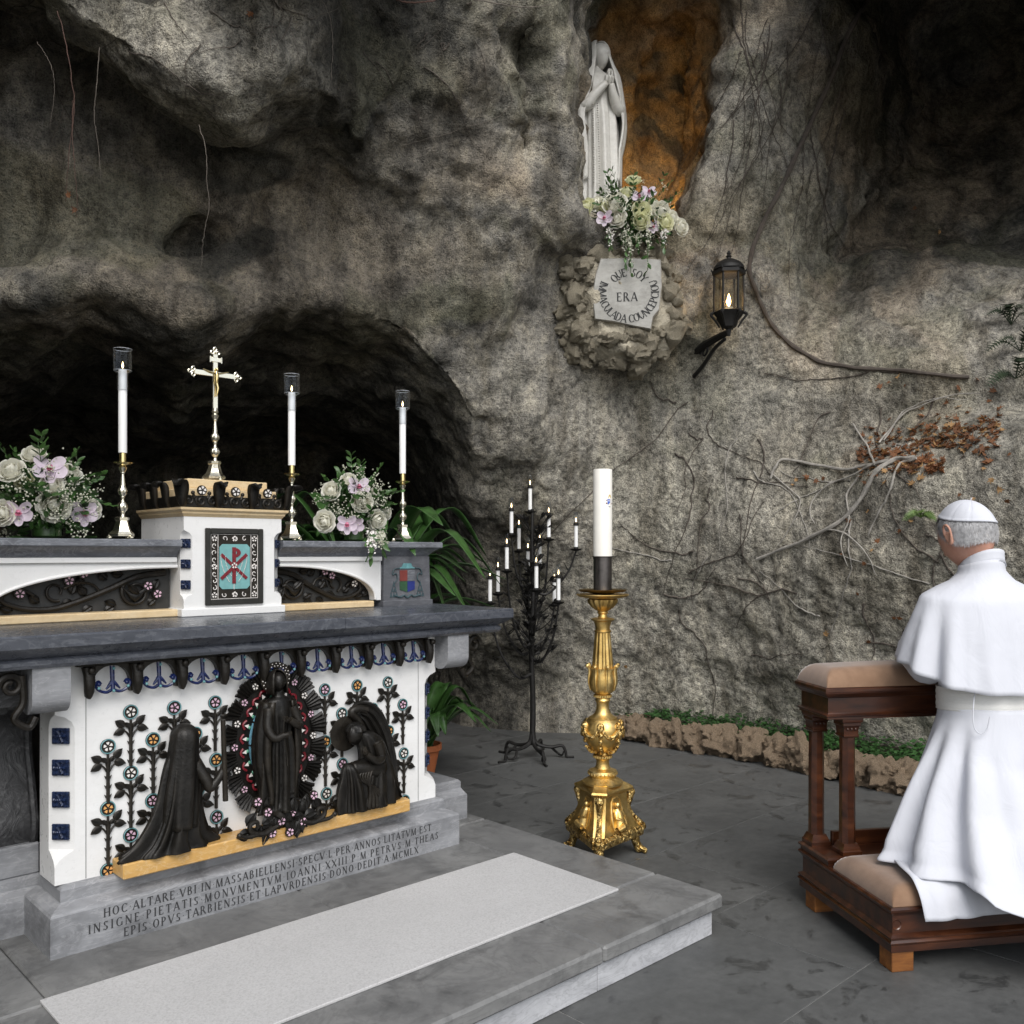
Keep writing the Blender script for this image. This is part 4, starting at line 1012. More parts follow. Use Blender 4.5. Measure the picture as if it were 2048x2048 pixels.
        for dx, dz, w, h, mt in ((-.042, .0, .042, .05, 'arms_red'), (.001, .0, .042, .05, 'shelf_marble'), (-.042, -.052, .042, .05, 'arms_green'), (.001, -.052, .042, .05, 'arms_blue')):
            pl = [(ccx + dx, cz + dz + h), (ccx + dx, cz + dz), (ccx + dx + w, cz + dz), (ccx + dx + w, cz + dz + h)]
            if dz < 0: pl[1] = (ccx + dx, cz + dz + (.012 if dx < 0 else 0)); pl[2] = (ccx + dx + w, cz + dz + (.012 if dx > 0 else 0))
            b = MB(); b.prism(pl, yy, yy + .004); b.build('arms_quarter', MAT[mt], G)
        for k in (-1, 1):
            b = MB(); b.tube(spline([(ccx + k * .045, yy, cz + .06), (ccx + k * .075, yy, cz + .055), (ccx + k * .085, yy, cz + .03), (ccx + k * .065, yy, cz + .035), (ccx + k * .058, yy, cz + .01), (ccx + k * .075, yy, cz - .01)], 24), .0028, 6); b.build('arms_cord', MAT['arms_line'], G)
            for r_, (zz, cnt) in enumerate(((-.0, 1), (-.025, 2), (-.05, 3))):
                for j in range(cnt):
                    b = MB(); x = ccx + k * (.076 + (j - (cnt - 1) / 2) * .016); b.prism([(x, cz + zz), (x - .007, cz + zz - .024), (x + .007, cz + zz - .024)], yy, yy + .003); b.build('arms_tassel', MAT['arms_line'], G)
        b = MB(); b.tube(spline([(ccx - .075, yy, cz - .066), (ccx - .04, yy, cz - .074), (ccx - .02, yy, cz - .066), (ccx, yy, cz - .078), (ccx + .02, yy, cz - .066), (ccx + .04, yy, cz - .074), (ccx + .075, yy, cz - .066)], 30), .0045, 6); b.build('arms_ribbon', MAT['arms_line'], G)
    return G
gradine('L'); gradine('R')

# ------------------------------------------------------------ tabernacle
TB = wthing('tabernacle', (1.685, 3.6, 1.155), label='white marble tabernacle with enamel door and crown of bronze leaves', cat='tabernacle')
def tabernacle():
    X0, X1, Y0, Y1 = 1.478, 1.892, 3.385, 3.80
    b = MB(); b.box((X0 - .012, Y0 - .012, 1.1555), (X1 + .012, Y1, 1.186), .003); b.build('plinth', MAT['white_marble'], TB, angle=25)
    ch = .034
    def sect(z, c): return [(X0, Y1 - .002, z), (X0, Y0 + c, z), (X0 + c, Y0, z), (X1 - c, Y0, z), (X1, Y0 + c, z), (X1, Y1 - .002, z)]
    zs = [(1.186, .001), (1.218, .001), (1.232, .012), (1.242, ch), (1.462, ch), (1.478, .022), (1.486, .004), (1.49, .001), (1.54, .001)]
    b = MB(); b.grid([sect(z, c) for z, c in zs], cv=True, caps=True); b.build('marble_body', MAT['white_marble'], TB, angle=30)
    tile = MB(); tile.box((-.019, -.004, -.0175), (.019, .004, .0175), .002)
    for k in range(6):
        a = k * math.pi / 3; tile.tube([(0, -.004, 0), (.013 * math.cos(a), -.006, .013 * math.sin(a))], [.003, .0045], 6)
    tm = tile.mesh('enamel_tile', MAT['enamel_tile'], True, 30)
    for z in (1.437, 1.358, 1.278):
        link('enamel_tile', tm, TB, (X0 + ch / 2 - .004, Y0 + ch / 2 - .004, z), (0, 0, -math.pi / 4)); link('enamel_tile', tm, TB, (X1 - ch / 2 + .004, Y0 + ch / 2 - .004, z), (0, 0, math.pi / 4))
    rows = [[(X0 - o, Y1, z), (X0 - o, Y0 - o, z), (X1 + o, Y0 - o, z), (X1 + o, Y1, z)] for o, z in ((.001, 1.5402), (.004, 1.545), (.010, 1.552), (.011, 1.558), (.020, 1.566), (.021, 1.575))]
    b = MB(); b.grid(rows, cv=True, caps=True); b.build('cornice', MAT['cream_marble'], TB, angle=25)
    b = MB(); b.box((X0 + .012, Y0 + .02, 1.5752), (X1 - .012, Y1, 1.652), .003); b.build('crown_block', MAT['cream_marble'], TB, angle=25)
    b = MB(); b.box((X0 + .035, Y0 + .045, 1.6522), (X1 - .04, Y1 - .02, 1.690), .003); b.build('crown_block', MAT['cream_marble'], TB, angle=25)
    # door
    p0 = on_y(388, 1142, Y0 - .01); p1 = on_y(497, 993, Y0 - .01); x0, x1 = p0[0], p1[0]; z0, z1 = 1.196, 1.497
    yf = Y0 - .0005
    for i, (lo, hi) in enumerate((((x0, z0), (x0 + .022, z1)), ((x1 - .022, z0), (x1, z1)), ((x0 + .022, z0), (x1 - .022, z0 + .022)), ((x0 + .022, z1 - .022), (x1 - .022, z1)))):
        b = MB(); b.box((lo[0], yf - .012, lo[1]), (hi[0], yf, hi[1]), .003); b.build('door_frame', MAT['gunmetal_dark'], TB)
    D = MB(); D.box((x0 + .022, yf - .004, z0 + .022), (x1 - .022, yf, z1 - .022)); D = D.build('door', MAT['bronze'], TB)
    ix0, ix1, iz0, iz1 = x0 + .058, x1 - .058, z0 + .062, z1 - .062
    c = .012
    pl = [(ix0 + c, iz0), (ix1 - c, iz0), (ix1, iz0 + c), (ix1, iz1 - c), (ix1 - c, iz1), (ix0 + c, iz1), (ix0, iz1 - c), (ix0, iz0 + c)]
    b = MB(); b.prism(pl, yf - .0065, yf - .0042); b.build('turquoise_panel', MAT['enamel_turquoise'], D, smooth=False)
    cx, cz = (ix0 + ix1) / 2, (iz0 + iz1) / 2; H = iz1 - iz0; Wd = ix1 - ix0; yk = yf - .0068
    def bar(p, q, w0, w1, name='monogram_bar', m='enamel_red', y=yk, k=0):
        p, q = np.array(p), np.array(q); d = (q - p) / np.linalg.norm(q - p); n = np.array([-d[1], d[0]])
        b = MB(); b.prism([tuple(p - n * w0), tuple(q - n * w1), tuple(q + n * w1), tuple(p + n * w0)], y - .0025 - k * .0006, y); b.build(name, MAT[m], D, smooth=False)
    bar((cx - .004, cz - H * .38), (cx - .004, cz + H * .43), .0075, .0075)
    for s in (-1, 1): bar((cx - .004 - s * Wd * .42, cz - H * .27), (cx - .004 + s * Wd * .42, cz + H * .27), .0062, .0062, k=1 + s)
    th = np.radians(np.linspace(-92, 92, 14)); rp = .019
    pl = [(cx - .002 + (rp + .004) * 1.15 * math.cos(a), cz + H * .31 + rp * math.sin(a)) for a in th] + [(cx - .002 + rp * .55 * math.cos(a), cz + H * .31 + rp * .5 * math.sin(a)) for a in th[::-1]]
    b = MB(); b.prism(pl, yk - .002, yk); b.build('monogram_bowl', MAT['enamel_red'], D, smooth=False)
    rs = star_petals(.012, 0).mesh('petals', MAT['enamel_white'], False); o = link('petals', rs, D); o.location = np.array((cx - .004, yk - .0035, cz + .004)) - WORLD[TB.name]
    bd = MB(); bd.ball((0, 0, 0), .0021, 6, 4); bm_ = bd.mesh('rosary_bead', MAT['enamel_white'])
    for s in (-1, 1):
        for t_ in np.linspace(0, 1, 22):
            x = cx - .004 + s * (.010 + (Wd * .42 - .010) * (t_ ** .6 if t_ < .5 else 1 - .55 * (2 * t_ - 1))) if False else cx - .004 + s * Wd * (.43 - .27 * t_ ** 2)
            z = cz + H * .25 - H * .58 * t_
            link('rosary_bead', bm_, D, (x, yk - .001, z))
        for t_ in np.linspace(0, 1, 14): link('rosary_bead', bm_, D, (cx - .004 + s * Wd * (.29 - .2 * t_ ** 2), yk - .001, cz + H * .22 - H * .42 * t_))
    for k in range(5): link('rosary_bead', bm_, D, (cx - .004, yk - .001, cz - H * .405 - .0042 * k))
    # white filigree border
    f = MB(); n = 0
    def curl(x, z, s, a): f.tube(spiral(x, z, .011, a, .8, yf - .0055, s, .3, 14), .0016, 5)
    bx0, bx1, bz0, bz1 = x0 + .038, x1 - .038, z0 + .040, z1 - .040
    for t_ in np.linspace(0, 1, 5)[1:-1]:
        for zz in (bz0, bz1): curl(bx0 + (bx1 - bx0) * t_, zz, 1, random.random() * 6)
    for t_ in np.linspace(0, 1, 9)[1:-1]:
        for xx in (bx0, bx1): curl(xx, bz0 + (bz1 - bz0) * t_, -1, random.random() * 6)
    for xx in (x0 + .0235, x1 - .0235, x0 + .0525, x1 - .0525): f.tube([(xx, yf - .005, z0 + .024), (xx, yf - .005, z1 - .024)], .0011, 5)
    for zz in (z0 + .0235, z1 - .0235): f.tube([(x0 + .024, yf - .005, zz), (x1 - .024, yf - .005, zz)], .0011, 5)
    o = f.build('filigree', MAT['enamel_white'], D); o['kind'] = 'stuff'
    pm = star_petals(.0115, 0).mesh('petals', MAT['enamel_white'], False)
    for xx in (bx0, bx1):
        for zz in (bz0, bz1): link('petals', pm, D, (xx, yf - .0048, zz))
    for zz in (bz0, bz1): link('petals', pm, D, ((bx0 + bx1) / 2, yf - .0048, zz))
    for xx in (bx0, bx1): link('petals', pm, D, (xx, yf - .0048, (bz0 + bz1) / 2))
    # crown of leaves
    def leafcurl(x, y, rz):
        m = MB(); P = []
        path = spline([(0, .004, -.012), (0, -.010, .015), (0, -.014, .05), (0, -.018, .078), (0, -.032, .098), (0, -.050, .096), (0, -.056, .078)], 18)
        for i, p in enumerate(path):
            s = i / 17; w = .006 + .020 * math.sin(math.pi * min(1, s * 1.05)) ** .7 + .012 * s
            if s > .93: w *= .75
            th = .007 + .012 * s
            P.append([(-w, p[1] + .010, p[2]), (-w * .55, p[1] - th, p[2] + th * .3), (0, p[1] - th * .35, p[2]), (w * .55, p[1] - th, p[2] + th * .3), (w, p[1] + .010, p[2]), (0, p[1] + .012, p[2] - .004)])
        m.grid(P, cv=True, caps=True); me = m.mesh('crown_leaf', MAT['bronze'], True, 180)
        return me
    lm = leafcurl(0, 0, 0)
    zc = 1.584
    for x in (X0 + .135, X1 - .135): link('crown_leaf', lm, TB, (x, Y0 - .012, zc), None, (.85, .85, .90))
    for x, rz in ((X0 - .012, -math.pi / 4), (X1 + .012, math.pi / 4)): link('crown_leaf', lm, TB, (x, Y0 - .012, zc), (0, 0, rz), (.95, .95, .92))
    for y in (3.50, 3.61, 3.73):
        link('crown_leaf', lm, TB, (X0 - .014, y, zc), (0, 0, -math.pi / 2), (.85, .85, .90)); link('crown_leaf', lm, TB, (X1 + .014, y, zc), (0, 0, math.pi / 2), (.85, .85, .90))
    for a, c in (((X0, Y0 + .012), (X1, Y0 + .012)), ((X0 + .006, Y0 + .02), (X0 + .006, Y1)), ((X1 - .006, Y0 + .02), (X1 - .006, Y1))):
        b = MB(); b.box((min(a[0], c[0]) - .004, min(a[1], c[1]) - .012, 1.5755), (max(a[0], c[0]) + .004, max(a[1], c[1]), 1.622), .004); b.build('crown_band', MAT['bronze'], TB)
    for x in np.linspace(X0 + .02, X1 - .02, 9):
        b = MB(); b.tube(spiral(x, 1.602, .020, random.random() * 6, 1.2, Y0 - .002, random.choice((-1, 1)), .25, 22), .0045, 6); b.build('crown_scroll', MAT['bronze'], TB)
    for x in (X0 + .068, (X0 + X1) / 2, X1 - .068):
        rosette(TB, x, Y0 - .006, 1.642, 'white', 1.05)
        for s in (-1, 1):
            b = MB(); b.ball((x + s * .033, Y0 - .002, 1.632), .0085, 8, 6); b.tube([(x + s * .033, Y0 - .002, 1.632), (x + s * .026, Y0 - .002, 1.612)], .005, 6); b.build('crown_bud', MAT['bronze'], TB)
tabernacle()

# ------------------------------------------------------------ brass candlesticks, candles, crucifix
def stick_parts(parent, mat, h_top, cup=True):
    b = MB()      # three-sided foot drawn as a concave hexagonal pyramid
    P = []
    for z, r in ((.012, .046), (.020, .047), (.026, .041), (.034, .033), (.055, .025), (.070, .022), (.072, .026), (.082, .027), (.085, .020)):
        a = np.arange(6) * math.pi / 3 + math.pi / 6; rr = r * np.array([1.08, .88] * 3)
        P.append(np.stack([rr * np.cos(a), rr * np.sin(a), 0 * a + z], -1))
    b.grid(P, cv=True, caps=True); b.build('foot', mat, parent, angle=30)
    for k in range(3):
        a = k * 2 * math.pi / 3 + math.pi / 6; b = MB(); b.ball((.047 * math.cos(a), .047 * math.sin(a), .0075), (.010, .010, .0075), 8, 6); b.tube([(.047 * math.cos(a), .047 * math.sin(a), .010), (.036 * math.cos(a), .036 * math.sin(a), .028)], [.007, .003], 6); b.build('claw', mat, parent)
    fl = lambda Z, a: 1 + .07 * np.cos(12 * a) * (np.sin(np.clip((Z - .168) / .03, 0, 1) * math.pi) + np.sin(np.clip((Z - .108) / .032, 0, 1) * math.pi))
    prof = [(.0125, .084), (.0085, .090), (.0075, .098), (.010, .103), (.0155, .110), (.0185, .122), (.0155, .134), (.010, .139), (.0075, .143), (.0065, .152), (.009, .158), (.0085, .163), (.0145, .170), (.0165, .182), (.0145, .192), (.011, .196), (.010, .205), (.0075, .230), (.0055, .246), (.009, .250), (.0085, .254), (.013, .262), (.0155, .270), (.010, .277)]
    b = MB(); b.lathe(prof, (0, 0, 0), 36, fl); b.build('shaft', mat, parent)
    return .277
def candlestick(x, y, z, label):
    t_ = thing('brass_candlestick', (x, y, z), 0.3, label, 'candlestick', 'brass candlesticks on the altar shelves')
    stick_parts(t_, MAT['pale_brass'], .28)
    b = MB(); b.lathe([(.006, .276), (.020, .280), (.034, .287), (.035, .289), (.020, .2865), (.0125, .290), (.0122, .325), (.0105, .3255), (.0105, .300)], (0, 0, 0), 28); b.build('drip_pan', MAT['brass'], t_)
    return t_
def candle(x, y, z, label):
    t_ = thing('altar_candle', (x, y, z), 0, label, 'candle', 'tall white altar candles')
    b = MB(); b.lathe([(.0003, 0), (.0155, 0), (.0155, .310), (.014, .314), (.004, .310), (.0003, .309)], (0, 0, 0), 24); b.build('wax', MAT['white_wax'], t_)
    b = MB(); b.tube([(0, 0, .307), (.001, 0, .321)], .0012, 5); b.build('wick', MAT['ink'], t_)
    g = MB(); g.lathe([(.0168, .235), (.0205, .240), (.0205, .287), (.0190, .297), (.033, .307), (.0345, .315), (.0345, .390), (.0330, .390), (.0330, .316), (.0315, .3095), (.0174, .300), (.0188, .287), (.0188, .242)], (0, 0, 0), 32, None, True); g.build('glass_shade', MAT['glass'], t_)
    for z_, r_ in ((.390, .0338), (.3095, .0325), (.2365, .0178)):
        b = MB(); b.tube([(r_ * math.cos(a), r_ * math.sin(a), z_) for a in np.linspace(0, 2 * math.pi, 25)], .0009, 5, False); b.build('shade_rim', MAT['rim_glint'], t_)
    f = MB(); f.lathe([(.0004, .318), (.0034, .324), (.0038, .329), (.0022, .337), (.0005, .344)], (0, 0, 0), 10); f.build('flame', MAT['flame_soft'], t_)
ZS = 1.4515
for (x, y), la, lb in (((1.292, 3.50), 'brass candlestick between the larger bouquet and the tabernacle', 'tall white altar candle rising between larger bouquet and tabernacle'),
                       ((2.005, 3.50), 'brass candlestick between the tabernacle and the smaller bouquet', 'tall white altar candle rising between tabernacle and smaller bouquet'),
                       ((2.595, 3.50), 'brass candlestick above the pier with the coat of arms', 'tall white altar candle above the pier with coat of arms')):
    candlestick(x, y, ZS, la); candle(x, y, ZS + .3255, lb)
def crucifix():
    x, y, z = 1.672, 3.53, 1.6905
    t_ = thing('altar_crucifix', (x, y, z), 0.0, 'polished brass crucifix standing on top of the tabernacle', 'crucifix')
    m = MAT['pale_brass']; stick_parts(t_, m, .28)
    b = MB(); b.lathe([(.008, .275), (.014, .282), (.0145, .286), (.010, .289), (.010, .30)], (0, 0, 0), 20); b.build('socket', m, t_)
    zc = .438
    b = MB(); b.box((-.0105, -.005, .288), (.0105, .005, .520), .0015); b.build('upright', m, t_)
    for s in (-1, 1):
        b = MB(); b.box((min(s * .0107, s * .088), -.0045, zc - .0105), (max(s * .0107, s * .088), .0045, zc + .0105), .0015); b.build('crossarm', m, t_)
    def trefoil(cx, cz, d):
        b = MB()
        for a in (d, d + 1.75, d - 1.75):
            px, pz = cx + .012 * math.cos(a), cz + .012 * math.sin(a)
            b.tube([(px + .0065 * math.cos(q), 0, pz + .0065 * math.sin(q)) for q in np.linspace(0, 2 * math.pi, 15)], .0030, 6, False); b.ball((px + .009 * math.cos(a), 0, pz + .009 * math.sin(a)), .0032, 6, 5)
        b.ball((cx, 0, cz), .007, 8, 6); b.build('trefoil', m, t_)
    trefoil(.094, zc, 0); trefoil(-.094, zc, math.pi); trefoil(0, .528, math.pi / 2)
    b = MB(); b.box((-.024, -.008, .487), (.024, -.0052, .505), .001); b.box((-.027, -.010, .483), (-.021, -.005, .509), .001); b.box((.021, -.010, .483), (.027, -.005, .509), .001); b.build('title_plate', m, t_)
    b = MB(); yk = -.011
    b.tube([(0, yk, .447), (.002, yk - .002, .432), (.0, yk - .002, .410), (.002, yk, .398)], [.006, .0095, .0068, .0075], 10)
    b.ball((.003, yk - .003, .456), (.0055, .0055, .007), 8, 6)
    for s in (-1, 1): b.tube([(s * .004, yk, .440), (s * .026, yk, .443), (s * .055, yk + .003, .452)], [.0035, .0028, .0018], 6)
    b.tube([(.002, yk, .402), (.005, yk - .006, .380), (.0, yk - .002, .345)], [.0072, .0055, .0028], 8)
    b.build('corpus', MAT['brass'], t_)
crucifix()
# ------------------------------------------------------------ bronze reliefs on the altar front
def mandorla():
    cx, cz, a, b = 1.682, .702, .172, .262
    E = lambda f, ph: (cx + a * f * math.cos(ph), cz + b * f * math.sin(ph))
    n = 60; ph = np.linspace(0, 2 * math.pi, n, endpoint=False)
    P = []
    for f, y in ((.60, 3.0715), (.60, 3.062), (1.0, 3.062), (1.0, 3.0715)): P.append([(E(f, q)[0], y, E(f, q)[1]) for q in ph])
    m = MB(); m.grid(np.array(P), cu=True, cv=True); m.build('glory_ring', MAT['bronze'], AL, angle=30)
    K = 18
    for k in range(K):
        q = 2 * math.pi * (k + .5) / K
        if 4.25 < q < 5.15: continue
        m = MB()
        x, z = E(.90, q); d = np.array([math.cos(q) / a * .8, math.sin(q) / b]); d /= np.linalg.norm(d); t_ = np.array([-d[1], d[0]])
        for j in range(5):
            s = (j - 2) / 2.0; L_ = .058 - .010 * abs(s); w = .0092
            p0 = np.array([x, z]) + t_ * s * .017; p1 = np.array([x, z]) + d * L_ + t_ * s * .034
            V = []
            for p, ww, yy in ((p0, w * .7, 3.058), (p1, w, 3.046)):
                V += [(p[0] - t_[0] * ww, yy + .004, p[1] - t_[1] * ww), (p[0], yy - .005, p[1]), (p[0] + t_[0] * ww, yy + .004, p[1] + t_[1] * ww), (p[0], yy + .010, p[1])]
            m.add(V, [(0, 1, 5, 4), (1, 2, 6, 5), (2, 3, 7, 6), (3, 0, 4, 7), (0, 3, 2, 1), (4, 5, 6, 7)])
        m.build('ray_bundle', MAT['bronze'], AL, smooth=False)
    for k in range(K):
        q = 2 * math.pi * k / K
        if 4.3 < q < 5.1: continue
        x, z = E(.93, q); rosette(AL, x, 3.061, z, 'pink' if k % 2 else 'white', .82)
    for k in range(24):
        q = 2 * math.pi * (k + .5) / 24
        if 4.3 < q < 5.1: continue
        x, z = E(.755, q); d = np.array([math.cos(q) * b, math.sin(q) * a]); d /= np.linalg.norm(d); t_ = np.array([-d[1], d[0]])
        m = MB(); c = [np.array([x, z]) + d * .013 * math.cos(s * 1.35) - d * .006 + t_ * .016 * s for s in np.linspace(-1, 1, 9)]
        m.tube([(p[0], 3.058, p[1]) for p in c], .0045, 6); m.build('red_scallop', MAT['enamel_red'], AL)
        m = MB(); x2, z2 = E(.70, q); m.prism([(x2 + d[0] * .010, z2 + d[1] * .010), (x2 - d[0] * .006 + t_[0] * .007, z2 - d[1] * .006 + t_[1] * .007), (x2 - d[0] * .006 - t_[0] * .007, z2 - d[1] * .006 - t_[1] * .007)], 3.0585, 3.0618); m.build('white_wedge', MAT['enamel_white'], AL, smooth=False)
        m = MB(); x3, z3 = E(.635, q); m.ball((x3, 3.060, z3), (.006, .004, .007), 8, 6); m.build('green_drop', MAT['enamel_green'], AL)
    # blue crescent band inside, on the left
    for k in range(4):
        q0, q1 = math.radians(118 + 32 * k), math.radians(118 + 32 * k + 29)
        P = [[(E(f, q)[0], y, E(f, q)[1]) for q in np.linspace(q0, q1, 8)] for f, y in ((.50, 3.055), (.60, 3.050), (.60, 3.061), (.50, 3.061))]
        m = MB(); m.grid(np.array(P), cu=True); m.build('blue_band', MAT['enamel_sky'], AL, angle=30)
    m = MB(); P = [[(E(f, q)[0], y, E(f, q)[1]) for q in ph] for f, y in ((.02, 3.066), (.60, 3.066))]; m.grid(np.array(P), cv=True); m.build('glory_field', MAT['cast_back'], AL)
    # roses and scrolls at the foot
    for x, z, s in ((1.60, .475, .9), (1.655, .432, 1), (1.70, .455, 1), (1.745, .412, 1), (1.62, .395, 1), (1.79, .50, .9), (1.69, .385, .9), (1.56, .52, .9)):
        rosette(AL, x, 2.968 + random.uniform(-.006, .006), z, 'pink', .95)
    for k in range(60):
        x = 1.685 + random.gauss(0, .075); z = .405 + abs(random.gauss(0, .045)); m = MB()
        flat_leaf(m, x, 2.975 + random.uniform(-.012, .02), z, random.uniform(0, 6.28), .056, .024); m.build('rose_leaf', MAT['bronze'], AL)
    for s in (-1, 1):
        x = 1.685
        m = MB(); c = spline([(x + s * .05, 2.970, .415), (x + s * .10, 2.965, .40), (x + s * .145, 2.965, .415), (x + s * .15, 2.965, .442), (x + s * .125, 2.965, .447), (x + s * .12, 2.965, .425)], 26)
        m.tube(c, np.linspace(.012, .007, 26), 8); m.tube(spline([(x + s * .11, 2.964, .402), (x + s * .165, 2.96, .403), (x + s * .19, 2.96, .413)], 10), np.linspace(.009, .006, 10), 8); m.ball((x + s * .193, 2.96, .414), .010, 8, 6); m.build('foot_scroll', MAT['bronze'], AL)
mandorla()
def head_mesh(m, c, r, yaw=0.0, pitch=0.0, n=24, k=18):
    """a head with brow, nose, mouth and chin; faces -Y before turning; c is its centre, r half its height"""
    a = np.arange(n) * 2 * math.pi / n; bb = np.linspace(-math.pi / 2 + .04, math.pi / 2 - .04, k)
    A, B = np.meshgrid(a, bb)
    x = .74 * np.cos(B) * np.cos(A); y = .88 * np.cos(B) * np.sin(A); z = np.sin(B)
    low = sstep(.1, -.9, z); x *= 1 - .28 * low; front = np.clip(-y / .88, 0, 1)
    y = y + .12 * low * (y > 0) * 0
    def g(z0, sz, sx, x0=0): return np.exp(-((z - z0) / sz) ** 2 - ((np.abs(x) - x0) / sx) ** 2) * (front > .2)
    y = y - .20 * g(-.16, .13, .10) - .07 * g(.02, .16, .07) - .05 * g(.18, .08, .35) + .07 * g(.03, .09, .10, .26) - .05 * g(-.45, .05, .16) + .03 * g(-.37, .03, .14) - .07 * g(-.78, .16, .2)
    P = np.stack([x, y, z], -1).reshape(-1, 3) * r
    P = P @ rotx(pitch).T @ rotz(yaw).T + np.array(c)
    m.grid(P.reshape(k, n, 3), cv=True, caps=True)
def robe(m, rows, n=72):
    """rows: (x, y, z, rx, ry, fold depth, phase)"""
    m.grid(np.array([ring((x, y, z), rx, ry, n, ((9, 1.5 * f_, ph), (5, f_ * .9, ph * 1.7 + 1), (16, f_ * .9, 2 * ph))) for x, y, z, rx, ry, f_, ph in rows]), cv=True, caps=True)
def dense(rows, n=26):
    r = np.array(rows, float); return spline(r, n)
BZ = MAT['bronze']
def hand(m, p, d, up, s=1.0, side=1):
    """a small hand: palm, four fingers of unequal length, thumb; d = pointing direction"""
    p, d, up = (np.array(q, float) for q in (p, d, up)); d /= np.linalg.norm(d); w = np.cross(d, up); w /= np.linalg.norm(w); up = np.cross(w, d)
    m.tube([p, p + d * .45 * s, p + d * .9 * s], [.26 * s, .42 * s, .40 * s], 8)
    for j, l in enumerate((.62, .78, .86, .74)):
        o = w * (j - 1.5) * .20 * s * side
        m.tube([p + d * .75 * s + o, p + d * (.9 + l * .6) * s + o - up * .02 * s, p + d * (.9 + l) * s + o * .9 - up * .10 * s], [.13 * s, .11 * s, .06 * s], 6)
    m.tube([p + d * .25 * s - w * .28 * s * side, p + d * .65 * s - w * .5 * s * side, p + d * 1.0 * s - w * .42 * s * side], [.15 * s, .13 * s, .07 * s], 6)
def madonna_relief():
    x, y = 1.668, 3.005; z0 = .462
    M = MB()
    robe(M, dense([(x - .005, y, z0, .075, .050, .10, 0), (x - .003, y, z0 + .03, .066, .045, .11, .1), (x, y, z0 + .12, .062, .043, .11, .2), (x, y, z0 + .22, .060, .042, .09, .3), (x, y, z0 + .29, .048, .038, .05, .5), (x, y, z0 + .34, .055, .040, .03, .6), (x, y, z0 + .385, .058, .036, .01, .8), (x, y, z0 + .405, .045, .030, .0, .8), (x, y, z0 + .418, .022, .020, 0, .8), (x, y - .004, z0 + .44, .016, .016, 0, .8)]))
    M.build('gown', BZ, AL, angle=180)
    M = MB()
    rows = []
    for s in np.linspace(0, 1, 20):
        z = z0 + .40 - s * .37; w = .062 + .026 * math.sin(math.pi * min(1, s * 1.15)) - .012 * max(0, s - .7); a = .30 + .25 * s
        rows.append(arc_ring((x, y + .006, z), w, .052, -math.pi / 2 + .55 + .35 * s, 1.5 * math.pi - .55 - .15 * s, 40, ((11, .05 + .07 * s, s), (6, .06 * s, 2))))
    M.grid(np.array(rows)); solid(M.build('mantle', BZ, AL, angle=180), .008)
    M = MB(); hc = (x - .006, y - .008, z0 + .468); head_mesh(M, hc, .036, -.25, .22); M.build('head', BZ, AL, angle=180)
    M = MB(); rows = []
    for s in np.linspace(0, 1, 10):
        bb = math.pi / 2 * (1 - s) ; r_ = .040
        rows.append(arc_ring((x - .004, y + .004, z0 + .47 + r_ * 1.05 * math.sin(bb) - .045 * max(0, s - .8) / .2), max(.002, r_ * .84 * math.cos(bb) + .002), max(.002, r_ * math.cos(bb)), -.75, math.pi + .75, 24))
    M.grid(np.array(rows)); solid(M.build('veil', BZ, AL, angle=180), .005)
    M = MB(); M.tube(spline([(x - .05, y - .02, z0 + .375), (x - .062, y - .035, z0 + .31), (x - .045, y - .055, z0 + .275), (x - .012, y - .062, z0 + .283)], 16), np.linspace(.020, .012, 16), 10); hand(M, (x - .016, y - .062, z0 + .283), (1, -.1, .1), (0, -1, 0), .020, -1)
    M.tube(spline([(x + .045, y - .02, z0 + .375), (x + .062, y - .035, z0 + .315), (x + .04, y - .056, z0 + .315), (x + .012, y - .060, z0 + .335)], 16), np.linspace(.020, .012, 16), 10); hand(M, (x + .012, y - .060, z0 + .335), (-1, -.1, .35), (0, -1, 0), .020, 1); M.build('arms', BZ, AL)
    M = MB(); M.tube(spline([(x - .012, y - .064, z0 + .345), (x - .015, y - .062, z0 + .29), (x, y - .058, z0 + .22), (x + .004, y - .058, z0 + .17)], 30), .0022, 5); M.build('rosary', BZ, AL)
    c = (x + .004, y + .030, z0 + .478)
    M = MB(); M.xf(rotx(math.pi / 2), c); M.lathe([(.038, -.003), (.060, -.003), (.060, .003), (.038, .003)], (0, 0, 0), 36, None, True); H = M.build('halo', BZ, AL, angle=30)
    bd = MB(); bd.ball((0, 0, 0), .0026, 6, 4); bm_ = bd.mesh('halo_bead', MAT['enamel_white'])
    for k in range(44):
        a = 2 * math.pi * k / 44; r_ = .054 if k % 2 else .045; link('halo_bead', bm_, H, (c[0] + r_ * math.cos(a), c[1] - .0045, c[2] + r_ * math.sin(a)))
    M = MB(); M.tube(spline([(x - .036, y - .02, z0 + .005), (x - .03, y - .055, z0 - .002), (x - .02, y - .065, z0 - .01)], 8), np.linspace(.014, .010, 8), 8); M.build('foot', BZ, AL)
madonna_relief()
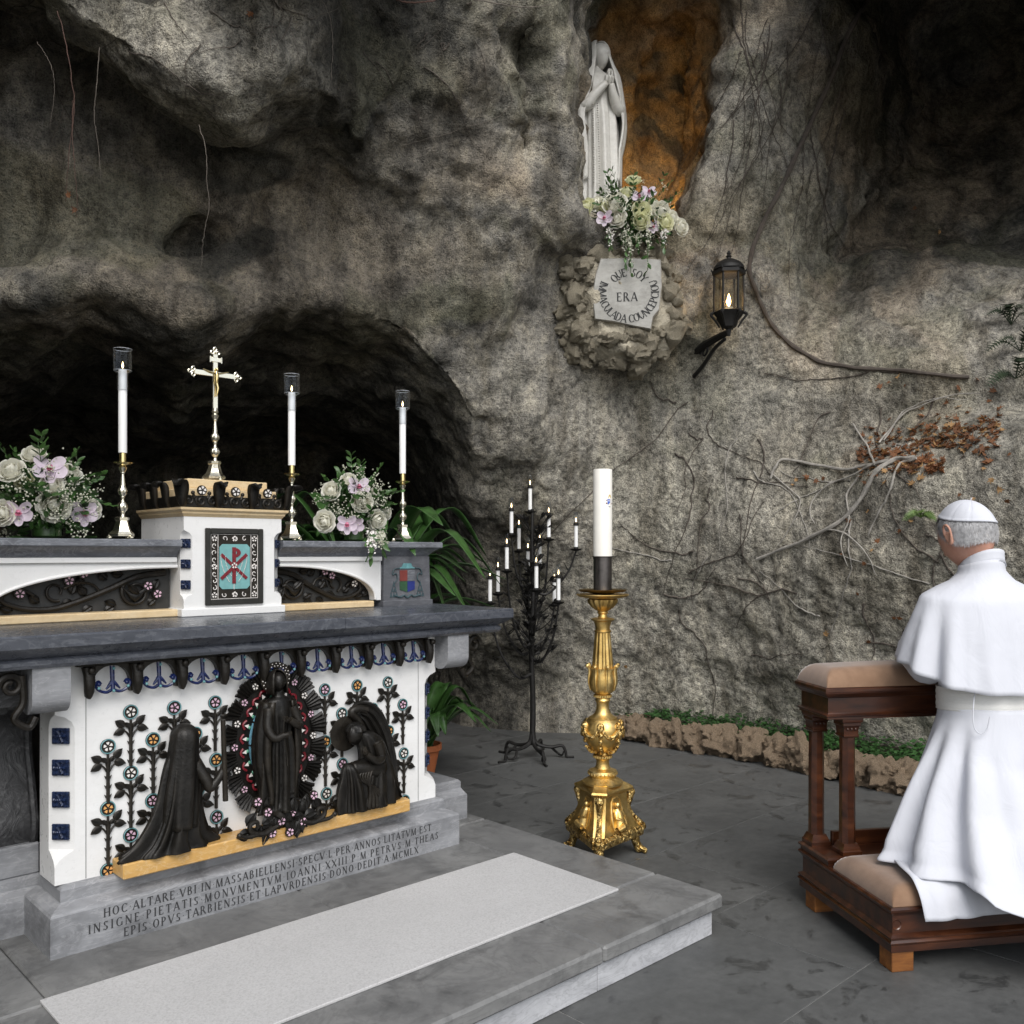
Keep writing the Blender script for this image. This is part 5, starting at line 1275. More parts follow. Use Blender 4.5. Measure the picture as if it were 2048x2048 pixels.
def kneeling_woman():
    M = MB(); y = 3.012
    robe(M, dense([(1.262, y, .4005, .142, .052, .10, 0), (1.262, y, .412, .136, .050, .12, 0), (1.270, y, .44, .104, .050, .14, .2), (1.285, y, .50, .080, .050, .12, .5), (1.298, y, .57, .070, .048, .08, .8), (1.307, y, .64, .066, .046, .06, 1.1), (1.311, y, .69, .060, .043, .03, 1.3), (1.312, y, .72, .048, .038, .01, 1.4), (1.314, y, .745, .022, .022, 0, 1.4)], 34), 84)
    M.build('gown', BZ, AL, angle=180)
    M = MB(); head_mesh(M, (1.322, y - .004, .772), .040, 1.2, .1); M.build('head', BZ, AL, angle=180)
    M = MB(); rows = []
    for s in np.linspace(0, 1, 26):
        if s < .3: bb = math.pi / 2 * (1 - s / .3); rx, ry, z, xx = .043 * math.cos(bb) + .003, .044 * math.cos(bb) + .003, .775 + .044 * math.sin(bb), 1.318
        else: q = (s - .3) / .7; rx, ry, z, xx = .045 + .014 * q + .014 * q * math.sin(3 * q), .047 + .010 * q, .775 - .30 * q, 1.318 - .022 * q
        rows.append(arc_ring((xx, y - .002, z), rx, ry, .55, 2 * math.pi - .75, 34, ((10, .07 * s, 1), (5, .07 * s, 2 * s)), 0.0))
    M.grid(np.array(rows)); solid(M.build('veil', BZ, AL, angle=180), .007)
    M = MB(); M.tube(spline([(1.345, y - .02, .69), (1.375, y - .045, .625), (1.385, y - .05, .60), (1.415, y - .052, .628), (1.437, y - .05, .665)], 20), np.linspace(.022, .012, 20), 10); hand(M, (1.430, y - .05, .652), (.35, 0, 1), (0, -1, 0), .022, 1); M.build('arm', BZ, AL)
    M = MB(); M.tube([(1.427, y - .060, .828), (1.436, y - .060, .548)], [.0085, .0095], 10); M.build('taper', BZ, AL)
kneeling_woman()
def kneeling_angel():
    y = 3.005; M = MB()
    robe(M, dense([(2.075, y, .4005, .115, .050, .08, 0), (2.075, y, .42, .112, .050, .10, .1), (2.085, y, .48, .092, .050, .11, .4), (2.090, y, .54, .074, .048, .08, .7), (2.085, y, .60, .062, .046, .05, 1), (2.068, y, .655, .056, .044, .03, 1.2), (2.045, y, .69, .040, .036, 0, 1.3), (2.022, y, .703, .018, .018, 0, 1.3)], 28), 84)
    robe(M, dense([(1.992, y - .008, .4005, .074, .044, .10, 0), (1.988, y - .010, .43, .070, .042, .13, .2), (1.982, y - .014, .49, .060, .040, .13, .5), (1.972, y - .018, .54, .046, .036, .06, .8), (1.962, y - .02, .572, .034, .030, .02, 1), (1.955, y - .02, .588, .016, .015, 0, 1)], 26), 84)
    M.tube(spline([(2.105, y - .012, .545), (2.03, y - .022, .562), (1.965, y - .024, .566)], 14), np.interp(np.linspace(0, 1, 14), [0, .5, 1], [.044, .037, .026]), 14)
    for q in range(5): M.tube(spline([(2.07 - .012 * q, y - .045, .585 - .004 * q), (2.03 - .01 * q, y - .056 + .002 * q, .53), (2.035 + .012 * q, y - .05, .46), (2.03 + .02 * q, y - .046, .402)], 14), np.linspace(.004, .011, 14), 6)
    M.build('gown', BZ, AL, angle=180)
    M = MB(); head_mesh(M, (1.992, y - .010, .692), .040, -1.25, .45); M.build('head', BZ, AL, angle=180)
    M = MB(); rows = []
    for s in np.linspace(0, 1, 8): bb = math.pi / 2 - 1.9 * s; rows.append(ring((1.998, y - .004, .698 + .044 * math.sin(bb)), .042 * max(.05, math.cos(bb)), .042 * max(.05, math.cos(bb)), 24, ((12, .05, 0),)))
    M.grid(np.array(rows[:6]), cv=True, caps=True); M.build('hair', BZ, AL)
    M = MB(); M.xf(rotx(math.pi / 2), (1.978, y + .038, .692)); M.lathe([(.0004, -.003), (.066, -.004), (.068, 0), (.0004, .004)], (0, 0, 0), 32); M.build('halo', BZ, AL, angle=30)
    for s in (0, 1):
        M = MB(); M.tube(spline([(2.075, y - .03 - .012 * s, .655), (2.085, y - .052, .60), (2.05, y - .058 - .012 * s, .592), (2.005, y - .056 - .014 * s, .625)], 16), np.linspace(.024, .011, 16), 10); hand(M, (2.005, y - .056 - .014 * s, .622), (-.35, 0, .95), (0, -1, 0), .020, 1); M.build('arm', BZ, AL)
    M = MB(); n = 34      # folded wing: a long curved blade with feather ridges
    c0 = spline([(2.02, y + .03, .765), (2.045, y + .03, .778), (2.09, y + .025, .755), (2.135, y + .02, .68), (2.165, y + .015, .58), (2.185, y + .01, .48), (2.215, y, .408)], n)
    w0 = np.interp(np.linspace(0, 1, n), [0, .12, .4, .75, 1], [.020, .032, .050, .040, .006])
    P = []
    for i in range(n):
        t_ = c0[min(i + 1, n - 1)] - c0[max(i - 1, 0)]; t_ /= np.linalg.norm(t_); nn = np.array([-t_[2], 0, t_[0]])
        row = [c0[i] + nn * w0[i] * k + np.array([0, -.012 * (1 - abs(k)) - .006 * math.cos(9 * k * math.pi), 0]) for k in np.linspace(-1, 1, 15)]
        row += [c0[i] + nn * w0[i] * k + np.array([0, .014, 0]) for k in np.linspace(1, -1, 5)]
        P.append(row)
    M.grid(np.array(P), cv=True, caps=True); M.build('wing', BZ, AL)
    M = MB(); M.tube(spline([(2.05, y + .02, .70), (2.03, y + .028, .74), (2.0, y + .03, .772), (2.03, y + .03, .785), (2.07, y + .03, .775)], 16), np.linspace(.014, .018, 16), 10); M.build('wing_shoulder', BZ, AL)
kneeling_angel()
# ------------------------------------------------------------ gilt paschal candlestick
def paschal():
    x, y = 3.19, 2.765; rz = math.radians(215)
    T = thing('gilt_candlestick', (x, y, 0), rz, 'tall gilded candlestick on lion feet holding the thick candle', 'candlestick')
    g, gr = MAT['gilt'], MAT['gilt_relief']
    def tri(r, z, cut=.24, bow=0.0):       # a triangle with cut corners, one corner towards -Y... local +X
        P = []
        for k in range(3):
            a = k * 2 * math.pi / 3
            c = np.array([math.cos(a), math.sin(a)]); t_ = np.array([-c[1], c[0]])
            P += [c * r - t_ * r * cut, c * r + t_ * r * cut]
            a2 = a + math.pi / 3; P.append(np.array([math.cos(a2), math.sin(a2)]) * (r * .60 - bow))
        return np.array([(p[0], p[1], z) for p in P])
    b = MB(); b.grid(np.array([tri(.188, .088, .13), tri(.196, .094, .13), tri(.198, .118, .13), tri(.186, .130, .13), tri(.170, .136, .14)]), cv=True, caps=True); b.build('base_moulding', gr, T, angle=25)
    b = MB(); b.grid(np.array([tri(.172, .136, .15), tri(.150, .165, .17), tri(.128, .21, .20), tri(.113, .26, .23), tri(.108, .298, .24)]), cv=True, caps=True); b.build('pedestal', g, T, angle=25)
    b = MB(); b.grid(np.array([tri(.108, .298, .25), tri(.135, .310, .25), tri(.140, .318, .25), tri(.134, .326, .25), tri(.112, .334, .27), tri(.095, .345, .30)]), cv=True, caps=True); b.build('pedestal_top', g, T, angle=25)
    for k in range(3):
        a = k * 2 * math.pi / 3; c, s = math.cos(a), math.sin(a)
        b = MB()       # paw with toes
        b.tube([(.150 * c, .150 * s, .10), (.165 * c, .165 * s, .07), (.172 * c, .172 * s, .045), (.185 * c, .185 * s, .022)], [.026, .022, .019, .021], 10)
        for j in (-1.5, -.5, .5, 1.5):
            px, py = .205 * c - s * j * .0145, .205 * s + c * j * .0145; b.ball((px, py, .0145), (.016, .012, .0145), 8, 6)
            b.tube([(.18 * c - s * j * .011, .18 * s + c * j * .011, .03), (px, py, .018)], [.011, .011], 6)
        b.ball((.185 * c, .185 * s, .020), (.022, .022, .020), 8, 6); b.build('lion_foot', gr, T)
        b = MB(); b.tube(spline([(.130 * c, .130 * s, .305), (.142 * c, .142 * s, .29), (.135 * c, .135 * s, .255), (.130 * c, .130 * s, .22), (.15 * c, .15 * s, .18), (.185 * c, .185 * s, .145), (.205 * c, .205 * s, .125)], 24), np.interp(np.linspace(0, 1, 24), [0, .15, .5, 1], [.016, .021, .011, .016]), 8)
        b.ball((.143 * c, .143 * s, .288), .021, 10, 8); b.ball((.205 * c, .205 * s, .12), .016, 8, 6); b.build('corner_volute', gr, T)
        a2 = a + math.pi / 3; c2, s2 = math.cos(a2), math.sin(a2)
        # relief of a small figure on each face
        def F(w, z, o=0.0): rr = np.interp(z, [.136, .21, .298], [.103, .077, .065]) + o; return (rr * c2 - w * s2, rr * s2 + w * c2, z)
        b = MB(); b.tube([F(0, .155, .0), F(.004, .185, .006), F(.002, .215, .008), F(0, .235, .004)], [.030, .026, .022, .012], 10); b.ball(F(.002, .252, .010), .0145, 10, 8)
        b.tube([F(-.016, .225, .012), F(-.028, .20, .018), F(-.006, .19, .03)], [.010, .009, .006], 6); b.tube([F(.018, .225, .012), F(.03, .20, .018), F(.010, .195, .03)], [.010, .009, .006], 6)
        b.tube([F(-.02, .15, .012), F(-.012, .165, .03), F(.03, .155, .02)], [.014, .016, .010], 8); b.build('relief_figure', g, T)
        b = MB(); fr = [F(-.045, .148, .003), F(.045, .148, .003), F(.050, .165, .003), F(.042, .225, .003), F(.034, .270, .003), F(.018, .283, .003), F(-.018, .283, .003), F(-.034, .270, .003), F(-.042, .225, .003), F(-.050, .165, .003), F(-.045, .148, .003)]
        b.tube(fr, .004, 6, False); b.build('relief_frame', g, T)
        w = np.linspace(-1, 1, 9)
        b = MB()
        a3 = a + 2 * math.pi / 3
        p0 = np.array([math.cos(a), math.sin(a)]) * .19; p1 = np.array([math.cos(a3), math.sin(a3)]) * .19
        mid = (p0 + p1) / 2 * 1.06
        for q in w * .62:
            p = (p0 * (1 - q) / 2 + p1 * (1 + q) / 2); o = p / np.linalg.norm(p)
            b.ball((p[0] + o[0] * .014, p[1] + o[1] * .014, .106), (.013, .013, .017), 8, 6)
        b.tube([(p0[0] * .9 + p1[0] * .1, p0[1] * .9 + p1[1] * .1, .106), (p1[0] * .9 + p0[0] * .1, p1[1] * .9 + p0[1] * .1, .106)], .012, 8); b.build('leaf_torus', gr, T)
    b = MB(); b.lathe([(.092, .340), (.094, .350), (.080, .358), (.066, .366), (.058, .372), (.062, .378), (.068, .388), (.064, .400), (.052, .404), (.036, .410), (.030, .425), (.029, .445), (.034, .452), (.036, .458)], (0, 0, 0), 36); b.build('lower_stem', g, T)
    rope = lambda Z, a: 1 + .05 * np.cos(26 * a)
    for z, r in ((.464, .043), (.388, .066), (.742, .040)):
        b = MB(); b.lathe([(r * .8, z - .009), (r, z - .005), (r, z + .005), (r * .8, z + .009)], (0, 0, 0), 78, rope); b.build('rope_ring', g, T)
    b = MB(); b.lathe([(.028, .472), (.026, .482), (.034, .488), (.055, .500), (.074, .525), (.088, .56), (.091, .59), (.084, .618), (.070, .632), (.066, .636), (.066, .642), (.048, .652), (.036, .664), (.029, .685), (.028, .708), (.032, .716), (.036, .722), (.030, .736)], (0, 0, 0), 40); U = b.build('urn', g, T)
    for k in range(6):       # garlands and masks round the urn
        a = k * math.pi / 3; P = []
        for q in np.linspace(0, 1, 14):
            aa = a + q * math.pi / 3; z = .612 - .05 * math.sin(math.pi * q); rr = np.interp(z, [.525, .56, .59, .618], [.075, .089, .092, .085]) + .004; P.append((rr * math.cos(aa), rr * math.sin(aa), z))
        b = MB(); b.tube(P, [.006 + .004 * math.sin(math.pi * i / 13) for i in range(14)], 7); b.build('garland', gr, U)
        b = MB(); c, s = math.cos(a), math.sin(a); b.ball((.088 * c, .088 * s, .607), (.019, .019, .024), 10, 8); b.ball((.104 * c, .104 * s, .603), .006, 6, 5); b.ball((.093 * c, .093 * s, .575), (.013, .013, .016), 8, 6); b.ball((.087 * c, .087 * s, .545), (.010, .010, .014), 8, 6); b.build('mask', gr, U)
        b = MB(); P = spline([(.032 * c, .032 * s, .487), (.062 * c, .062 * s, .494), (.080 * c, .080 * s, .515), (.088 * c, .088 * s, .513)], 10); b.tube(P, np.linspace(.013, .004, 10), 6); b.build('acanthus_tip', gr, U)
    leaf = lambda Z, a: 1 + .045 * np.abs(np.cos(4 * a)) + .02 * np.cos(40 * a) * np.sin((Z - .75) * 40)
    b = MB(); b.lathe([(.026, .748), (.040, .756), (.056, .772), (.064, .80), (.063, .83), (.058, .855), (.062, .872), (.056, .872), (.05, .85)], (0, 0, 0), 96, leaf); Lc = b.build('leaf_cup', g, T)
    for k in range(8):
        a = (k + .5) * math.pi / 4; c, s = math.cos(a), math.sin(a)
        b = MB(); P = spline([(.058 * c, .058 * s, .77), (.067 * c, .067 * s, .81), (.062 * c, .062 * s, .86), (.072 * c, .072 * s, .882), (.080 * c, .080 * s, .876)], 14); b.tube(P, np.interp(np.linspace(0, 1, 14), [0, .4, .8, 1], [.003, .006, .010, .004]), 6); b.build('cup_leaf', g, Lc)
    flute = lambda Z, a: 1 - .10 * np.abs(np.cos(6 * a)) ** 3
    b = MB(); b.lathe([(.050, .868), (.048, .90), (.036, 1.03), (.036, 1.034)], (0, 0, 0), 96, flute); b.build('fluted_shaft', g, T)
    b = MB(); b.lathe([(.036, 1.034), (.039, 1.037), (.039, 1.042), (.036, 1.045)], (0, 0, 0), 32); b.lathe([(.034, 1.0452), (.034, 1.06), (.042, 1.085), (.054, 1.092), (.056, 1.097), (.040, 1.101), (.022, 1.104), (.019, 1.118), (.026, 1.124), (.024, 1.130), (.02, 1.134)], (0, 0, 0), 32, lambda Z, a: 1 - .05 * np.abs(np.cos(6 * a)) * (Z < 1.086)); b.build('collar', g, T)
    b = MB(); b.lathe([(.022, 1.132), (.034, 1.138), (.052, 1.152), (.066, 1.172), (.068, 1.186), (.060, 1.190)], (0, 0, 0), 84, lambda Z, a: 1 + .05 * np.cos(14 * a) * np.clip((Z - 1.135) / .03, 0, 1)); b.build('gadrooned_cup', g, T)
    b = MB(); b.lathe([(.03, 1.189), (.06, 1.190), (.108, 1.198), (.122, 1.207), (.118, 1.211), (.06, 1.206), (.03, 1.2055)], (0, 0, 0), 48); b.build('lower_pan', g, T)
    b = MB(); b.lathe([(.03, 1.206), (.05, 1.212), (.06, 1.217), (.100, 1.221), (.114, 1.232), (.111, 1.233), (.095, 1.226), (.03, 1.222)], (0, 0, 0), 48); b.build('drip_pan', MAT['brass_dull'], T)
    b = MB(); b.lathe([(.042, 1.222), (.0425, 1.30), (.0425, 1.378), (.0475, 1.381), (.0475, 1.385), (.0445, 1.3855), (.0445, 1.372), (.001, 1.370)], (0, 0, 0), 36); b.build('socket', MAT['gunmetal'], T)
    Cn = thing('paschal_candle', (x, y, 1.3725), 0, 'thick cream candle with a small painted crest in gilded candlestick', 'candle')
    b = MB(); b.lathe([(.0003, 0), (.0440, 0), (.0440, .409), (.0425, .4125), (.036, .4128), (.012, .410), (.0003, .410)], (0, 0, 0), 40); b.build('wax', MAT['wax'], Cn)
    b = MB(); b.tube([(0, 0, .408), (.001, .001, .418)], .0018, 6); b.build('wick', MAT['ink'], Cn)
    # crest on the candle, wrapped on its surface
    def S(w, z): a = math.radians(-92) + w / .0446; return (.0446 * math.cos(a), .0446 * math.sin(a), z)
    def patch(poly, m, nm, off=0.0):
        b = MB(); k = 1 + off; b.add([(lambda p: (p[0] * k, p[1] * k, p[2]))(S(*q)) for q in poly], [tuple(range(len(poly)))]); b.build(nm, MAT[m], Cn, smooth=False)
    z = .262
    patch([(-.014, z + .012), (.001, z + .012), (.001, z - .004), (-.012, z - .016)], 'arms_bluebright', 'crest_field'); patch([(.0015, z + .012), (.015, z + .012), (.013, z - .012), (.0015, z - .016)], 'enamel_white', 'crest_field')
    patch([(-.009, z + .006), (-.005, z + .009), (-.002, z + .004), (-.006, z - .001)], 'enamel_white', 'crest_flower', .004)
    patch([(-.010, z + .016), (.010, z + .016), (.007, z + .028), (0, z + .034), (-.007, z + .028)], 'arms_gold', 'crest_mitre')
    for s in (-1, 1): patch([(s * .016, z - .003), (s * .022, z - .006), (s * .019, z - .012), (s * .013, z - .009)], 'arms_red', 'crest_tassel')
    patch([(-.016, z + .010), (-.022, z + .006), (-.020, z + .003), (-.0145, z + .006)], 'arms_red', 'crest_key')
    patch([(-.010, z - .020), (.006, z - .022), (.0, z - .026)], 'arms_line', 'crest_ribbon')
paschal()

# ------------------------------------------------------------ wrought iron candelabra
def candelabra():
    cx, cy = 4.376, 4.424; D0 = 6.22; ir = MAT['iron']
    T = wthing('iron_candelabra', (cx, cy, 0), label='black wrought iron candelabra shaped like a leafy tree beside the rock wall', cat='candelabra')
    B = np.array([cx, cy, 0.0])
    b = MB(); b.tube(spline([B + (0, 0, .09), B + (.01, .006, .4), B + (-.008, .004, .8), B + (.004, -.004, 1.1), B + (-.004, 0, 1.45), B + (0, 0, 1.70)], 30), np.linspace(.022, .011, 30), 9); b.build('trunk', ir, T)
    for k in range(5):
        a = k * 2 * math.pi / 5 + .5; c, s = math.cos(a), math.sin(a)
        b = MB(); b.tube(spline([B + (.004 * c, .004 * s, .17), B + (.03 * c, .03 * s, .10), B + (.12 * c, .12 * s, .075), B + (.20 * c, .20 * s, .085), B + (.225 * c, .225 * s, .045), B + (.235 * c, .235 * s, .010), B + (.285 * c, .285 * s, .009)], 26), np.linspace(.014, .008, 26), 8)
        b.tube(spline([B + (.13 * c, .13 * s, .074), B + (.17 * c - .03 * s, .17 * s + .03 * c, .03), B + (.20 * c, .20 * s, .02), B + (.215 * c + .01 * s, .215 * s - .01 * c, .05)], 16), np.linspace(.010, .005, 16), 7); b.build('leg', ir, T)
    CR = [(645, 640, 0.02), (445, 890, -.06), (845, 935, .02), (1138, 1040, .03), (525, 1060, .16), (395, 1275, -.12), (748, 1220, .14), (300, 1520, .05), (215, 1620, -.10), (712, 1480, -.20), (950, 1610, -.12), (622, 1310, .18), (905, 1640, .20)]
    words = ['topmost candle on the iron tree', 'candle just below the topmost on the leaf side', 'candle just below the topmost on the wall side', 'outermost upper candle next to the gilded candlestick', 'candle with a dark green collar high on the iron tree', 'candle on a wide dish halfway up the leaf side', 'candle half hidden behind the trunk at mid height', 'candle with a small mark low on the leaf side', 'lowest candle nearest the altar table corner', 'candle standing in front of the iron trunk', 'lower candle nearest the gilded candlestick', 'candle hidden among leaves behind the trunk', 'lowest rear candle behind another near gilded candlestick']
    for i, (ux, vy, off) in enumerate(CR):
        u, v = (940 + ux / 5.367) / KD, (900 + vy / 5.367) / KD
        p = at(u, v, D0 + off)
        dish = p.copy()
        h0 = max(.55, p[2] - .30 - .10 * (i % 3))
        if i:
            st = B + (0, 0, h0); out = p - st; out[2] = 0
            path = spline([st, st + out * .35 + (0, 0, -.02), st + out * .8 + (0, 0, .06 + .3 * (p[2] - h0 - .1)), p + (0, 0, -.03)], 18)
            b = MB(); b.tube(path, np.linspace(.011, .006, 18), 7)
            for q in range(4, 18, 2):
                d = np.array([random.gauss(0, 1), random.gauss(0, 1), random.gauss(0, .8)]); d /= np.linalg.norm(d)
                b.tube(spline([path[q], path[q] + d * .025 + (0, 0, .01), path[q] + d * .05 + (0, 0, .03)], 6), np.linspace(.005, .002, 6), 5)
            b.build('branch', ir, T)
            for q in range(6):
                j = random.randint(4, 15); base = path[j]; ang = random.uniform(0, 6.28)
                m = MB(); l, w = random.uniform(.05, .085), .014; P = []
                dx = np.array([math.cos(ang), math.sin(ang), random.uniform(-.2, .9)]); dx /= np.linalg.norm(dx); sd = np.cross(dx, (0, 0, 1.0)); sd /= np.linalg.norm(sd); up = np.cross(sd, dx)
                for s in np.linspace(0, 1, 8):
                    ww = w * (math.sin(math.pi * s ** .8) if 0 < s < 1 else .03) * (1 + .35 * (int(s * 7) % 2)); c_ = base + dx * l * s + up * .012 * math.sin(3 * s)
                    P.append([c_ - sd * ww, c_ - up * .003, c_ + sd * ww, c_ + up * .002])
                m.grid(np.array(P), cv=True, caps=True); m.build('iron_leaf', ir, T, angle=60)
        b = MB(); b.lathe([(.005, -.032), (.012, -.030), (.034, -.022), (.042, -.012), (.040, -.011), (.030, -.017), (.0135, -.019), (.0165, -.016), (.0165, -.0005), (.001, -.0004)], tuple(p), 20); b.build('drip_dish', ir, T)
        Cn = thing('small_candle', tuple(p), 0, 'slim white glass-topped ' + words[i], 'candle', 'candles on the iron candelabra')
        b = MB(); b.lathe([(.0003, 0), (.0132, 0), (.0132, .145), (.0003, .146)], (0, 0, 0), 14); b.build('wax', MAT['white_wax'], Cn)
        b = MB(); b.lathe([(.010, .145), (.019, .147), (.020, .153), (.017, .157), (.018, .163), (.015, .168), (.010, .169)], (0, 0, 0), 16); b.build('collar', MAT['green_metal'] if i == 4 else ir, Cn)
        b = MB(); b.lathe([(.014, .169), (.019, .182), (.0205, .20), (.017, .222), (.013, .240), (.0122, .240), (.016, .222), (.0194, .20), (.018, .182), (.013, .170)], (0, 0, 0), 18, None, True); b.build('glass_shade', MAT['glass'], Cn)
        b = MB(); b.lathe([(.0004, .170), (.0038, .178), (.0042, .184), (.0022, .194), (.0004, .203)], (0, 0, 0), 8); b.build('flame', MAT['flame_soft'], Cn)
    for k in range(64):          # leafy iron twigs round the trunk
        z = random.uniform(.65, 1.62); a = random.uniform(0, 6.28); r_ = random.uniform(.02, .13) * (1.2 if z < 1.2 else .8)
        b = MB(); p0 = B + (0, 0, z - .05); p1 = B + (r_ * math.cos(a), r_ * math.sin(a), z + .05)
        b.tube(spline([p0, (p0 + p1) / 2 + (0, 0, -.02), p1], 8), np.linspace(.005, .003, 8), 5)
        for q in range(3):
            d = np.array([math.cos(a + q - 1), math.sin(a + q - 1), .6]); b.tube([p1 - (0, 0, .01 * q), p1 + d * .02, p1 + d * .045], [.003, .011, .001], 5)
        b.build('iron_twig', ir, T)
candelabra()

# ------------------------------------------------------------ kneeler
KO = np.array([3.0, 1.335, 0.0]); KA = math.radians(-33.5)      # its right axis; forward is 90 degrees to the left of it
def kneeler():
    T = thing('kneeler', tuple(KO), KA, 'carved mahogany kneeler with tan velvet armrest and knee pad', 'kneeler')
    w, mh = .90, MAT['mahogany']
    fd = .40
    for x0, x1, y0 in ((.006, .086, .006), (w - .086, w - .006, .006), (.006, .086, .52), (w - .086, w - .006, .52)):
        b = MB(); b.box((x0, y0, 0), (x1, y0 + .075, .068), .002); b.build('foot_block', MAT['oak_block'], T, smooth=False)
    def moulded(x0, x1, y0, y1, prof, name, m=mh):
        b = MB(); b.grid(np.array([[(x0 - o, y1 + o, z), (x0 - o, y0 - o, z), (x1 + o, y0 - o, z), (x1 + o, y1 + o, z)] for o, z in prof]), cv=True, caps=True); return b.build(name, m, T, angle=20)
    moulded(0.0, w, 0.0, .635, [(0, .0685), (0, .092), (.004, .096), (.006, .101), (.003, .106), (0, .109), (.003, .113), (.004, .118), (-.004, .124), (-.010, .128), (-.010, .186), (-.006, .194), (.002, .202), (.004, .210), (-.002, .216)], 'step_box')
    b = MB(); b.xf(roty(math.pi / 2) @ np.eye(3)); 
    b = MB(); b.xf(rotx(math.pi / 2), (.025, .0105, .157)); b.lathe([(.001, 0), (.013, 0), (.015, .002), (.017, .003), (.018, 0)], (0, 0, 0), 20); b.build('front_roundel', mh, T)
    def pad(x0, x1, y0, y1, z0, h, name, over=0.0):
        n, m = 40, 30; P = []
        for i in range(n):
            row = []
            for j in range(m):
                u, v = .5 - .5 * math.cos(math.pi * i / (n - 1)), .5 - .5 * math.cos(math.pi * j / (m - 1))
                e = min(u, 1 - u, (v if v < .5 else 1 - v) * (y1 - y0) / (x1 - x0)) * (x1 - x0)
                zz = z0 + h * (1 - (1 - min(1, e / .06)) ** 2.2) ** .6 + .012 * math.sin(math.pi * u) * math.sin(math.pi * v)
                row.append((x0 + (x1 - x0) * u, y0 + (y1 - y0) * v, zz))
            P.append(row)
        P = np.array(P); b = MB(); b.grid(P)
        e = np.concatenate([P[:, 0], P[-1, 1:], P[-2::-1, -1], P[0, -2:0:-1]]); lo = e.copy(); lo[:, 2] = z0 - .001
        b.grid(np.array([e, lo]), cv=True); b.build(name, MAT['velvet'], T, angle=60)
    pad(.012, w - .012, .010, .395, .217, .058, 'knee_pad')
    moulded(.004, w - .004, .415, .632, [(0, .2165), (0, .228), (.006, .232), (.008, .240), (-.002, .246)], 'column_plinth')
    for xo, y in ((.108, .462), (.048, .588)):
        for x in (xo, w - xo):
            def sq(z, r): return [(x - r, y - r, z), (x + r, y - r, z), (x + r, y + r, z), (x - r, y + r, z)]
            b = MB(); b.grid(np.array([sq(*q) for q in ((.2465, .040), (.262, .040), (.266, .036), (.274, .034), (.285, .029), (.290, .0275))]), cv=True, caps=True); b.build('column_base', mh, T, angle=20)
            def oc(z, r): k = r * .45; return [(x - k, y - r, z), (x + k, y - r, z), (x + r, y - k, z), (x + r, y + k, z), (x + k, y + r, z), (x - k, y + r, z), (x - r, y + k, z), (x - r, y - k, z)]
            b = MB(); b.grid(np.array([oc(*q) for q in ((.29, .028), (.31, .0275), (.50, .0270), (.68, .0258), (.695, .0258))]), cv=True, caps=True); b.build('column', mh, T, angle=20)
            b = MB(); b.grid(np.array([sq(*q) for q in ((.695, .029), (.700, .032), (.704, .032), (.706, .029), (.730, .030), (.738, .033), (.741, .036), (.752, .036), (.755, .040), (.762, .042), (.770, .042))]), cv=True, caps=True); c = b.build('capital', mh, T, angle=20)
            for k in (-1, 0, 1):
                q = MB(); q.ball((x + k * .016, y - .0315, .728), .0055, 8, 6); q.build('capital_bead', mh, c)
    moulded(.0, w, .415, .635, [(0, .7705), (0, .778), (.005, .781), (.006, .786), (-.003, .790), (-.006, .794), (-.006, .850), (0, .855), (.004, .862), (.010, .868), (.013, .876), (.013, .886), (.006, .892)], 'armrest_frame')
    pad(-.006, w + .006, .406, .642, .893, .068, 'arm_cushion')
    b = MB(); b.box((.10, .555, .2465), (w - .10, .575, .30), .002); b.build('back_rail', mh, T)
kneeler()

